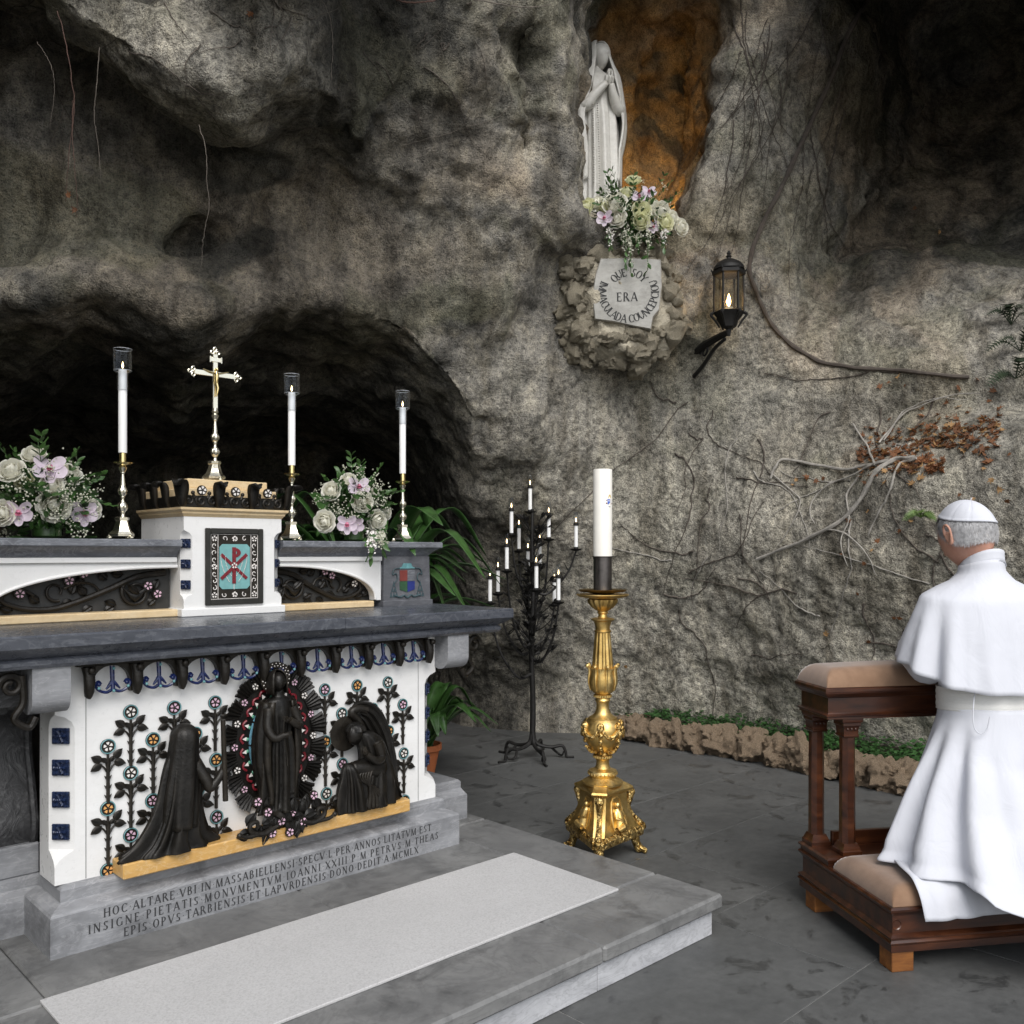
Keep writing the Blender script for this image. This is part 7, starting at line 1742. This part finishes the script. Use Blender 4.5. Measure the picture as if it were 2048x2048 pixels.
def border():
    T = wthing('rockery_border', (5.2, 3.0, 0), label='low border of porous brown stones along the rock wall', cat='border')
    rnd = random.Random(4)
    pts = spline([on_z(1150, 1392, 0), on_z(1250, 1412, 0), on_z(1400, 1438, 0), on_z(1550, 1470, 0), on_z(1700, 1503, 0), on_z(1850, 1535, 0), on_z(2050, 1580, 0), on_z(2350, 1640, 0)], 120)
    d = np.concatenate([[0], np.cumsum(np.linalg.norm(np.diff(pts, axis=0), axis=1))]); x = .05; k = 0
    while x < d[-1]:
        p = np.array([np.interp(x, d, pts[:, a]) for a in range(3)]); p2 = np.array([np.interp(x + .1, d, pts[:, a]) for a in range(3)]); dr = p2 - p; ang = math.atan2(dr[1], dr[0])
        l = rnd.uniform(.085, .135); h = rnd.uniform(.088, .112)
        nrm = np.array([math.sin(ang), -math.cos(ang), 0]); nrm = nrm if nrm[0] > 0 else -nrm
        link('stone', STONES[k % 5], T, (p[0] + nrm[0] * .085, p[1] + nrm[1] * .085, h * .86), (rnd.uniform(-.15, .15), rnd.uniform(-.15, .15), ang + rnd.choice((0, math.pi)) + rnd.uniform(-.15, .15)), (l, .095, h)); k += 1; x += l * 1.72
    inn = pts + np.array([.12, .02, 0]); out = pts + np.array([.95, .1, 0])
    b = MB(); P = np.array([inn + (0, 0, .10), (inn * .6 + out * .4) + (0, 0, .155), out + (0, 0, .19)]); b.grid(P); o = b.build('planting_bed', MAT['soil']); tag(o, 'dark soil bed between the border stones and rock', None, None, 'structure')
    V, F = [], []; n = 0
    for i in range(7600):
        t_ = rnd.random(); f = rnd.random() ** 1.2; j = int(t_ * 119); p = inn[j] + (out[j] - inn[j]) * f * .42; p = p + np.array([rnd.gauss(0, .02), rnd.gauss(0, .02), 0])
        hump = .035 + .05 * (.5 + .5 * math.sin(j * .55 + 2 * math.sin(j * .21))) + .02 * rnd.random(); z = .115 + .05 * f + rnd.random() ** .6 * hump
        a = rnd.uniform(0, 6.28); s = rnd.uniform(.010, .019); tx = np.array([math.cos(a), math.sin(a), rnd.uniform(-.5, .5)]); ty = np.cross(tx, (0, 0, 1)); ty = ty / np.linalg.norm(ty) + np.array([0, 0, rnd.uniform(-.6, .6)])
        c = np.array([p[0], p[1], z]); V += [c - tx * s, c + ty * s * .7, c + tx * s, c - ty * s * .7]; F.append((n, n + 1, n + 2, n + 3)); n += 4
    b = MB(); b.add(V, F); o = b.build('ground_cover', MAT['ground_leaf'], smooth=False); tag(o, 'low green leafy ground cover behind the border stones', 'ground cover', None, 'stuff')
border()

# ------------------------------------------------------------ vines, roots, leaves
def vine(pts, r0, r1, mat='vine_bark', label=None, n=None, lift=.012, wob=0.0, group=None, name='vine', cat='vine'):
    P = spline(np.array(pts, float), n or max(12, 8 * len(pts)))
    Q = []
    last = None
    for i, (u, v) in enumerate(P):
        p, nn = hit(u + random.gauss(0, wob), v + random.gauss(0, wob), lift)
        if last is not None and np.linalg.norm(p - last) > .5: continue
        Q.append(p); last = p
    Q = np.array(Q)
    if len(Q) < 4: return None
    for _ in range(2): Q[1:-1] = .5 * Q[1:-1] + .25 * (Q[2:] + Q[:-2])
    b = MB(); b.tube(Q, np.linspace(r0, r1, len(Q)) * (1 + .15 * np.sin(np.arange(len(Q)) * .9)), 7)
    o = b.build(name, MAT[mat])
    tag(o, label, cat, group); return o
vine([(1642,-10),(1600,60),(1560,160),(1520,250),(1480,340),(1440,420),(1415,490),(1420,530),(1445,590),(1480,640),(1540,680),(1600,693),(1700,700),(1830,712)], .019, .012, 'vine_dark', 'long dark vine descending the rock pillar and bending past the lantern', 130)
vine([(1428,1055),(1480,1035),(1540,1010),(1590,985),(1630,940),(1655,895),(1690,872),(1730,868)], .010, .017, 'vine_bark', 'thick pale root slanting down below the leaf ledge', 60, .02)
vine([(1455,905),(1462,885),(1480,868),(1540,880),(1600,888),(1650,880),(1700,868)], .007, .012, 'vine_bark', 'pale root running level towards the leaf ledge', 50, .02)
vine([(1455,892),(1490,925),(1512,950),(1490,1000),(1470,1030)], .005, .003, 'vine_bark', 'thin crooked rootlet hanging from the level pale root', 40)
vine([(1640,1010),(1665,960),(1680,930),(1700,880),(1730,870)], .004, .009, 'vine_bark', 'pale root dropping straight beneath the leaf ledge', 40, .02)
vine([(1540,990),(1530,960),(1560,920),(1610,900),(1650,880)], .003, .007, 'vine_bark', 'hooked pale root looping beside the thick slanting root', 40, .02)
vine([(1600,1065),(1590,1020),(1605,980),(1600,940),(1625,900)], .003, .007, 'vine_bark', 'thin pale root crossing the thick slanting root', 40, .02)
vine([(1560,1000),(1600,1010),(1640,1050),(1655,1085)], .006, .003, 'vine_bark', 'forked rootlet below the thick slanting root', 30, .016)
vine([(1610,800),(1640,850),(1655,880)], .005, .008, 'vine_bark', 'short pale root entering the leaf ledge from above', 24, .02)
vine([(1660,840),(1700,790),(1740,765),(1800,745),(1850,742)], .006, .003, 'vine_bark', 'arching bundle of pale stems above the leaf ledge', 36, .02)
vine([(1670,835),(1710,775),(1760,752),(1830,756)], .005, .002, 'vine_bark', 'second arching pale stem above the leaf ledge', 36, .02)
rv = random.Random(23)
def wander(u, v, du, dv, steps, jit):
    pts = [(u, v)]
    for k in range(steps):
        du += rv.gauss(0, jit); dv += rv.gauss(0, jit); u += du; v += dv; pts.append((u, v))
    return pts
g1 = 'thin vines creeping over the rock wall'
for k in range(46):       # fine stems over the right wall
    u, v = rv.uniform(1180, 1900), rv.uniform(700, 1330)
    hz = rv.random() < .6
    vine(wander(u, v, rv.choice((-1, 1)) * (18 if hz else 5), 4 if hz else 18, rv.randint(5, 11), 6), rv.uniform(.004, .007), .002, 'vine_dark' if rv.random() < .7 else 'vine_bark', 'thin woody vine creeping over the lower rock wall', None, .006, 1.0, g1)
g2 = 'thin vines on the rock pillar'
for k in range(22):
    u, v = rv.uniform(1380, 1600), rv.uniform(-20, 250); vine(wander(u, v, rv.uniform(-5, 2), 20, rv.randint(8, 16), 2.0), rv.uniform(.0025, .005), .0015, 'vine_dark', 'thin dark vine running down the rock pillar', None, .006, 1.0, g2)
g3 = 'fine twigs on the overhanging rock'
for k in range(26):
    u, v = rv.uniform(40, 1000), rv.uniform(-20, 160); vine(wander(u, v, rv.choice((-1, 1)) * rv.uniform(4, 20), rv.uniform(4, 14), rv.randint(4, 9), 7), rv.uniform(.002, .004), .001, 'vine_dark' if rv.random() < .5 else 'twig', 'fine twig trailing over the overhanging rock', None, .006, 1.0, g3)
def strand(pts, r, mat, label, t0):
    P = spline(np.array([at(u, v, t0 + .02 * i) for i, (u, v) in enumerate(pts)]), 40); P = P + RNG.normal(0, .0012, P.shape)
    b = MB(); b.tube(P, np.linspace(r, r * .5, len(P)), 6); tag(b.build('hanging_stem', MAT[mat]), label, 'vine', 'stems hanging from the overhang')
strand([(108, 20), (122, 70), (135, 150), (140, 210), (132, 270), (126, 340), (124, 380)], .0022, 'red_stem', 'longest reddish stem hanging from the overhang with a dead leaf', 3.95)
strand([(138, 190), (136, 250), (141, 320), (146, 380), (144, 410)], .0018, 'red_stem', 'reddish stem hanging beside the longest one', 3.97)
strand([(188, 90), (182, 160), (178, 220), (186, 280), (190, 345)], .0018, 'twig', 'pale stem hanging free under the lip of rock', 3.95)
strand([(70, 80), (95, 120), (103, 170), (94, 240)], .0016, 'twig', 'short pale stem hanging at the dark corner', 4.1)
strand([(375, 235), (388, 280), (390, 340), (395, 390), (385, 440), (380, 500)], .0018, 'twig', 'thin stem hanging in front of the small hollow', 4.1)
strand([(500, -20), (535, 25), (560, 90), (558, 120)], .0018, 'twig', 'thin bent twig dangling from the top of the overhang', 4.2)
strand([(590, -20), (618, 20), (628, 80), (625, 150), (628, 165)], .0018, 'twig', 'long fine twig dangling over the dark rock', 4.4)
strand([(840, -10), (900, 0), (960, 10), (1000, 14), (1040, 8)], .004, 'twig', 'pale branch lying across the top of the rock', 5.0)
strand([(735, -8), (760, 3), (800, 4), (840, -4)], .006, 'red_stem', 'reddish branch arching over the top of the rock', 4.9)
# fallen leaves
def dead_leaf_geo(mb, c, s, nrm):
    nrm = nrm / np.linalg.norm(nrm); t_ = np.cross(nrm, RNG.normal(size=3)); t_ /= np.linalg.norm(t_); w = np.cross(nrm, t_)
    cu = RNG.uniform(-.9, 1.3); cv = RNG.uniform(-.5, .8); V = [c]
    for k_, (a_, r_) in enumerate(((0, .62), (.35, .30), (.75, .52), (1.15, .24), (1.7, .44), (2.3, .20), (2.8, .26), (3.14, .12), (3.48, .26), (3.98, .20), (4.58, .44), (5.13, .24), (5.53, .52), (5.93, .30))):
        r_ *= RNG.uniform(.8, 1.15); a, b = r_ * math.cos(a_), r_ * math.sin(a_); V.append(c + s * (t_ * a + w * b + nrm * (cu * b * b + cv * a * a)))
    mb.add(V, [(0, k_, k_ % 14 + 1) for k_ in range(1, 15)])
for mat, cnt, lab in (('dead_leaf', 330, 'pile of rust brown fallen leaves on the rock ledge'), ('dead_leaf_pale', 80, 'paler tan fallen leaves strewn over the leaf pile')):
    b = MB()
    for k in range(cnt):
        u = 1620 + 270 * rv.random(); v = 868 - (u - 1620) * .24 + rv.gauss(0, 19) * (1 + 1.2 * (rv.random() < .25)) + 2
        if rv.random() < .12: u, v = rv.uniform(1690, 1780), rv.uniform(868, 892)
        p, nn = hit(u, v, .012); dead_leaf_geo(b, p, rv.uniform(.035, .07), nn * .6 + np.array([rv.gauss(0, .5), rv.gauss(0, .5), .6]))
    tag(b.build('leaf_litter', MAT[mat], smooth=False), lab, 'leaves', None, 'stuff')
for i, (u, v) in enumerate([(1505, 908), (1525, 903), (1540, 910), (1495, 918), (1555, 905), (1605, 985), (1645, 1040), (1630, 1060), (1900, 945), (1885, 925), (1660, 1020), (1590, 1045), (1560, 1195), (1690, 1165), (1620, 1120), (1715, 1180), (1700, 1165), (1860, 985), (1870, 905), (1905, 860), (1680, 720), (1695, 712), (1710, 725), (1660, 730), (1770, 440), (1725, 395), (1850, 960), (1840, 940), (1810, 935), (1640, 1210), (1180, 1255), (1745, 1240), (1700, 1000), (1720, 985), (477, 32)]):
    b = MB(); p, nn = hit(u, v, .02); dead_leaf_geo(b, p, rv.uniform(.032, .055), nn + RNG.normal(0, .4, 3)); tag(b.build('dead_leaf', MAT['dead_leaf' if i % 3 else 'dead_leaf_pale'], smooth=False), 'single brown dead leaf caught on the rock', 'leaf', 'dead leaves caught on the rock')
for u, v, lb in ((128, 372, 'dry orange leaf at the end of the longest hanging stem'), (142, 398, 'dry orange leaf at the end of the shorter reddish stem')):
    b = MB(); dead_leaf_geo(b, at(u, v - 3, 4.06), .04, -DV); tag(b.build('dead_leaf', MAT['dead_leaf'], smooth=False), lb, 'leaf', 'dead leaves on hanging stem')
# ferns
def fern(u, v, n, l, mat, label, spread=1.0):
    p, nn = hit(u, v, .01); T = wthing('fern', tuple(p), label=label, cat='fern', group='ferns on the rock wall')
    for k in range(n):
        a = rv.uniform(-1.3, 1.3) * spread; side = np.cross(nn, (0, 0, 1.0)); side /= np.linalg.norm(side) + 1e-6
        d = nn * .5 + side * math.sin(a) + np.array([0, 0, math.cos(a) * .5]); d /= np.linalg.norm(d); L_ = l * rv.uniform(.6, 1)
        c = spline([p, p + d * L_ * .5 + np.array([0, 0, .05 * L_]), p + d * L_ + np.array([0, 0, -.45 * L_])], 14); b = MB(); b.tube(c, np.linspace(.003, .001, 14), 4)
        for j in range(2, 14):
            t_ = c[j] - c[j - 1]; t_ /= np.linalg.norm(t_); w = np.cross(t_, nn + np.array([0, 0, .4])); w /= np.linalg.norm(w); pl = L_ * .22 * math.sin(math.pi * j / 14.5)
            for s in (-1, 1):
                e = c[j] + w * s * pl + t_ * pl * .35; o = t_ * pl * .16; b.add([c[j] - o, e, c[j] + o], [(0, 1, 2)])
        b.build('frond', MAT[mat], T, smooth=False)
fern(1738, 976, 22, .11, 'leaf_pale', 'small bright green fern sprig on the bare rock')
for u, v in ((1908, 615), (1925, 665), (1915, 715)): fern(u, v, 7, .24, 'fern_leaf', 'dark drooping fern in the shadowed recess')

# ------------------------------------------------------------ potted plants
def strap_plant(name_loc, base, n, hmin, hmax, reach, label, rim=.11, pot=True, seed=1, stalk=.0):
    rnd = random.Random(seed); x, y, z = base
    T = wthing('potted_plant', (x, y, z), label=label, cat='plant', group='potted plants behind the altar')
    if pot:
        b = MB(); b.lathe([(rim * .62, 0), (rim * .9, rim * 1.35), (rim * 1.02, rim * 1.37), (rim * 1.02, rim * 1.65), (rim * .93, rim * 1.66), (rim * .88, rim * 1.4)], (x, y, z), 30); b.build('pot', MAT['terracotta'], T, angle=30)
        b = MB(); b.lathe([(.001, rim * 1.45), (rim * .885, rim * 1.42)], (x, y, z), 24); b.build('soil', MAT['soil'], T)
    zb = z + rim * 1.4
    for k in range(n):
        a = k * 2.4 + rnd.uniform(-.3, .3); h = rnd.uniform(hmin, hmax); rc = reach * rnd.uniform(.5, 1.1); d = np.array([math.cos(a), math.sin(a), 0]); st = stalk * rnd.uniform(.7, 1.05)
        p0 = np.array([x, y, zb - .03]) + d * .02; p1 = np.array([x, y, zb + st]) + d * (.03 + .05 * st)
        c = spline([p0, p1, p1 + d * rc * .25 + (0, 0, h * .5), p1 + d * rc * .62 + (0, 0, h * .92), p1 + d * rc + (0, 0, h * rnd.uniform(.35, .8))], 30)
        wmax = rnd.uniform(.046, .074); P = []
        f0 = .12 if st == 0 else .35
        for i in range(30):
            s = i / 29; w = .004 if s < f0 else max(.001, wmax * math.sin(math.pi * ((s - f0) / (1 - f0)) ** .75) ** .8 + .002)
            t_ = c[min(i + 1, 29)] - c[max(i - 1, 0)]; t_ /= np.linalg.norm(t_) + 1e-9; sd = np.cross(t_, (0, 0, 1.0)); sd /= np.linalg.norm(sd) + 1e-9; up = np.cross(sd, t_)
            P.append([c[i] + sd * w * q + up * abs(q) * w * .28 for q in (-1, -.5, 0, .5, 1)])
        b = MB(); b.grid(np.array(P)); solid(b.build('leaf', MAT['leaf_dark'], T, angle=180), .0016)
pp = on_z(797, 1462, 0)
strap_plant(None, (pp[0], pp[1], 0), 22, .22, .42, .42, 'low green plant in terracotta pot beside the altar end', .12, True, 3)
strap_plant(None, (2.74, 4.00, 0), 62, .25, .66, .62, 'tall arching green plant behind the altar shelf pier', .15, True, 8, .88)

# ------------------------------------------------------------ flowers
def petal_patch(mb, w, h, curl, cup, base, az, tilt):
    P = []
    for i in range(6):
        s = i / 5; row = []
        for j in range(6):
            q = j / 5 * 2 - 1; ww = w * (math.sin(math.pi * (.12 + .70 * s)) ** .7); x = ww * q; z = h * s * (1 - .10 * q * q); y = -cup * (1 - q * q) * math.sin(math.pi * s) - curl * max(0, s - .6) ** 2 * 4
            row.append((x, y, z))
        P.append(row)
    P = np.array(P).reshape(-1, 3) @ rotx(tilt).T; P[:, 1] -= base; P = P @ rotz(az).T; mb.grid(P.reshape(6, 6, 3))
def rose_mesh(mat, seed, openness=1.0):
    rnd = random.Random(seed); b = MB()
    b.lathe([(.001, .004), (.010, .006), (.0125, .018), (.010, .030), (.005, .034)], (0, 0, 0), 12, lambda Z, a: 1 + .10 * np.cos(3 * a + Z * 160))
    for n, base, h, w, tl, cu in ((4, .006, .036, .016, -.08, .0), (4, .010, .038, .020, .00, .002), (5, .014, .037, .023, .14 * openness, .006), (5, .017, .034, .025, .34 * openness, .012), (5, .017, .029, .026, .72 * openness, .014)):
        ph = rnd.uniform(0, 6)
        for k in range(n): petal_patch(b, w, h, cu, .007, base, ph + k * 2 * math.pi / n + rnd.uniform(-.15, .15), tl + rnd.uniform(-.06, .06))
    return b.mesh('rose', MAT[mat], True, 180)
ROSES = [rose_mesh('rose_petal', k, .8 + .25 * k) for k in range(3)]; GROSE = [rose_mesh('green_rose', 7 + k, .8 + .25 * k) for k in range(2)]
def orchid_mesh():
    b = MB()
    for k, (az, w, h) in enumerate(((0, .017, .050), (2.25, .018, .050), (-2.25, .018, .050), (1.15, .024, .048), (-1.15, .024, .048))):
        q = MB(); petal_patch(q, w, h, .008, .008, .004, 0, .9); P = q.v[0]; P = P @ rotx(.35).T
        b.add(P @ np.array(rotz(az)).T, q.f)
    return b.mesh('orchid', MAT['orchid_petal'], True, 180)
ORCH = orchid_mesh()
lb = MB(); petal_patch(lb, .012, .022, .006, .010, .0, 0, .5); petal_patch(lb, .009, .016, .0, .008, .0, 2.4, .2); petal_patch(lb, .009, .016, .0, .008, .0, -2.4, .2); lb.ball((0, 0, .012), .005, 8, 6); LIP = lb.mesh('orchid_lip', MAT['orchid_lip'], True, 180)
def face_rot(d, roll=0.0): return (Vector(d).to_track_quat('Z', 'Y') @ Vector((0, 0, 1)).to_track_quat('Z', 'Y').inverted()).to_euler() if False else Vector(d).to_track_quat('Z', 'Y').to_euler()
def sprig_leaf(mb, c, d, l, w):
    d = d / np.linalg.norm(d); sd = np.cross(d, RNG.normal(size=3)); sd /= np.linalg.norm(sd) + 1e-9; up = np.cross(sd, d); P = []
    for s in np.linspace(0, 1, 6):
        ww = w * math.sin(math.pi * (.04 + .92 * s)); P.append([c + d * l * s - sd * ww + up * .15 * ww, c + d * l * s - up * .1 * l * s * s, c + d * l * s + sd * ww + up * .15 * ww])
    mb.grid(np.array(P))
def bouquet(center, base_z, roses, orchids, label, rad, nleaf, nfill, group, sc=1.0, seed=1, hang=(), nsprig=10):
    rnd = random.Random(seed); c = np.array(center, float)
    T = wthing('flower_arrangement', (c[0], c[1], base_z), label=label, cat='flowers', group=group)
    b = MB(); h = max(.05, (c[2] - base_z))
    b.lathe([(rad * .2, base_z), (rad * .28, base_z + .01), (rad * .28, base_z + h * .4), (rad * .2, base_z + h * .6), (.01, base_z + h * .7)], (c[0], c[1], 0), 16); b.build('foam_base', MAT['leaf_dark'], T)
    cam_d = C0 - c; cam_d[2] = 0; cam_d /= np.linalg.norm(cam_d)
    for i, (p, s, k) in enumerate(roses):
        d = (p - c) / (np.linalg.norm(p - c) + 1e-6) + cam_d * .8 + np.array([0, 0, .25])
        o = link('rose', (GROSE[i % 2] if k == 'g' else ROSES[i % 3]), T, p + cam_d * .012 - d / np.linalg.norm(d) * .02, face_rot(d), (s * sc * 1.18, s * sc * 1.18, s * sc * 1.18))
        b = MB(); b.tube(spline([c + (0, 0, -h * .3), (c + p) / 2 + (0, 0, -.01), p - d / np.linalg.norm(d) * .018], 8), .0025 * sc, 5); b.build('stem', MAT['stem'], T)
    for p, s in orchids:
        d = (p - c) / (np.linalg.norm(p - c) + 1e-6) * .6 + cam_d * 1.2 + np.array([0, 0, .1]); o = link('orchid', ORCH, T, p, face_rot(d), (s * sc, s * sc, s * sc)); l_ = link('orchid_lip', LIP, o); l_.location = (0, 0, .004)
    b = MB()
    for k in range(nleaf):
        d = np.array([rnd.gauss(0, 1), rnd.gauss(0, 1), rnd.gauss(.1, .8)]); d /= np.linalg.norm(d); r_ = rad * rnd.uniform(.25, .85); q = c + d * r_ * np.array([1, 1, .85]); q[2] = max(q[2] - (.05 if k % 4 == 0 else 0), base_z + .006)
        dd = d + np.array([rnd.gauss(0, .5), rnd.gauss(0, .5), rnd.gauss(0, .5)]); dd[2] = max(dd[2], -.1) if q[2] < base_z + .05 else dd[2]; sprig_leaf(b, q, dd, rnd.uniform(.035, .06) * sc, .011 * sc)
    o = b.build('foliage', MAT['leaf_dark'], T, angle=180); o['kind'] = 'stuff'
    b = MB()
    for k in range(nsprig):
        d = np.array([rnd.gauss(0, .8), rnd.gauss(0, .8), abs(rnd.gauss(.5, .5))]); d /= np.linalg.norm(d); L_ = rad * rnd.uniform(1.0, 1.35); cv = spline([c, c + d * L_ * .5, c + d * L_ + (0, 0, rnd.uniform(-.2, .1) * L_)], 10); cv[:, 2] = np.maximum(cv[:, 2], base_z + .008); b.tube(cv, .0016 * sc, 4)
        for j in range(4, 10):
            for s in (-1, 1):
                t_ = cv[j] - cv[j - 1]; w = np.cross(t_, (0, 0, 1.0)); w = w / (np.linalg.norm(w) + 1e-9) * s; sprig_leaf(b, cv[j], t_ / np.linalg.norm(t_) * .8 + w + np.array([0, 0, .2]), .036 * sc, .009 * sc)
    o = b.build('leafy_sprigs', MAT['leaf_mid'], T, angle=180); o['kind'] = 'stuff'
    b = MB(); st = MB()
    for k in range(nfill):
        d = np.array([rnd.gauss(0, 1), rnd.gauss(0, 1), rnd.gauss(.1, .8)]) + cam_d * .5; d /= np.linalg.norm(d); r_ = rad * rnd.uniform(.75, 1.18); q0 = c + d * r_ * np.array([1, 1, .85]); q0[2] = max(q0[2], base_z + .012)
        st.tube([c + (q0 - c) * .5, q0], .0008 * sc, 3)
        for j in range(7):
            q = q0 + RNG.normal(0, .012 * sc, 3); q[2] = max(q[2], base_z + .006); s = rnd.uniform(.0034, .0056) * sc
            n_ = RNG.normal(size=3); n_ /= np.linalg.norm(n_); a = np.cross(n_, RNG.normal(size=3)); a /= np.linalg.norm(a); e = np.cross(n_, a); b.add([q + a * s, q + e * s, q - a * s, q - e * s, q + n_ * s, q - n_ * s * .6], [(0, 1, 4), (1, 2, 4), (2, 3, 4), (3, 0, 4), (1, 0, 5), (2, 1, 5), (3, 2, 5), (0, 3, 5)])
    o = b.build('filler_blossoms', MAT['filler'], T, smooth=False); o['kind'] = 'stuff'; o = st.build('filler_stems', MAT['stem'], T, smooth=False); o['kind'] = 'stuff'
    for i, (p, L_) in enumerate(hang):
        b = MB(); cv = spline([p, p + cam_d * .03 + (0, 0, -L_ * .4), p + cam_d * .035 + (0, 0, -L_)], 16)
        for j in range(16):
            f = j / 15; k_ = 5 if f < .7 else 2
            for q in range(k_):
                e = cv[j] + RNG.normal(0, .016 * (1 - .7 * f), 3); s = .010 * (1 - .55 * f); n_ = RNG.normal(size=3); n_ /= np.linalg.norm(n_); a = np.cross(n_, RNG.normal(size=3)); a /= np.linalg.norm(a); w = np.cross(n_, a); b.add([e + a * s, e + w * s + n_ * s * .4, e - a * s, e - w * s + n_ * s * .4], [(0, 1, 2, 3)])
        o = b.build('white_raceme', MAT['filler'] if i % 3 else MAT['enamel_white'], T, smooth=False)
        b = MB(); b.tube(cv, .0025, 5)
        for j in range(3, 16, 2): sprig_leaf(b, cv[j], RNG.normal(0, .5, 3) + np.array([0, 0, -.8]), .05, .011)
        b.build('trailing_sprig', MAT['leaf_mid'], T, angle=180)
R_ = lambda L_, t0, s=1.0: [(at(u, v, t0 + dt), sz * s, k) for u, v, dt, sz, k in L_]
yS = 3.50
c1 = on_y(88, 945, 3.52)
def onY(L_): return [(on_y(u, v, yy), sz, k) for u, v, yy, sz, k in L_]
bouquet(c1, 1.4515, onY([(64, 857, 3.50, 1.0, 'w'), (20, 887, 3.47, 1.05, 'w'), (132, 893, 3.47, 1.0, 'w'), (44, 906, 3.50, .8, 'g'), (97, 916, 3.43, 1.0, 'w'), (103, 953, 3.42, 1.25, 'w'), (176, 962, 3.47, .95, 'w'), (3, 968, 3.45, 1.0, 'w'), (-30, 920, 3.5, 1, 'w')]),
        [(on_y(94, 884, 3.43), 1.25), (on_y(36, 966, 3.42), 1.0), (on_y(158, 967, 3.43), 1.05)], 'larger bouquet of white roses and pink orchids on the altar shelf', .175, 420, 115, 'bouquets on the altar shelves', .92, 5, nsprig=22)
c2 = on_y(668, 950, 3.52)
bouquet(c2, 1.4515, onY([(657, 905, 3.50, .95, 'w'), (624, 926, 3.47, 1.0, 'w'), (706, 935, 3.48, .95, 'w'), (683, 946, 3.43, 1.2, 'w'), (612, 984, 3.44, 1.1, 'w'), (712, 982, 3.43, 1.05, 'w'), (728, 966, 3.47, .95, 'w')]),
        [(on_y(677, 918, 3.43), 1.1), (on_y(655, 988, 3.41), 1.0), (on_y(670, 990, 3.42), .9)], 'smaller bouquet of white roses and pink orchids beside coat of arms', .165, 380, 105, 'bouquets on the altar shelves', .92, 6, nsprig=18, hang=[(on_y(700, 1010, 3.375), .09), (on_y(720, 1010, 3.375), .06)])
c3 = at(1190, 422, 6.14)
nz = c3[2] - .16
bouquet(c3, nz, R_([(1195, 343, .05, 1.25, 'g'), (1183, 366, .0, 1.25, 'g'), (1160, 388, -.08, 1.7, 'w'), (1107, 394, -.02, 1.4, 'g'), (1102, 406, -.05, 1.2, 'g'), (1143, 391, -.04, 1.35, 'g'), (1210, 399, -.09, 1.45, 'g'), (1209, 418, -.11, 1.3, 'g'), (1246, 402, -.06, 1.6, 'w'), (1255, 421, -.08, 1.3, 'g'), (1284, 430, -.03, 1.25, 'w'), (1165, 413, -.10, 1.25, 'w'), (1230, 385, -.02, 1.1, 'g'), (1125, 385, -.02, 1.1, 'w'), (1268, 412, -.05, 1.1, 'w')], 6.08),
        [(at(1141, 411, 5.96), 1.15), (at(1206, 371, 6.02), 1.1), (at(1224, 362, 6.05), 1.05), (at(1232, 427, 5.97), .9)], 'mixed bouquet of cream roses and orchids at the statue feet', .30, 800, 70, None, 1.0, 9,
        hang=[(at(1152, 432, 5.98), .13), (at(1180, 436, 5.98), .22), (at(1222, 432, 5.97), .28), (at(1252, 436, 5.98), .12), (at(1205, 440, 5.97), .12), (at(1190, 455, 5.98), .22)], nsprig=26)
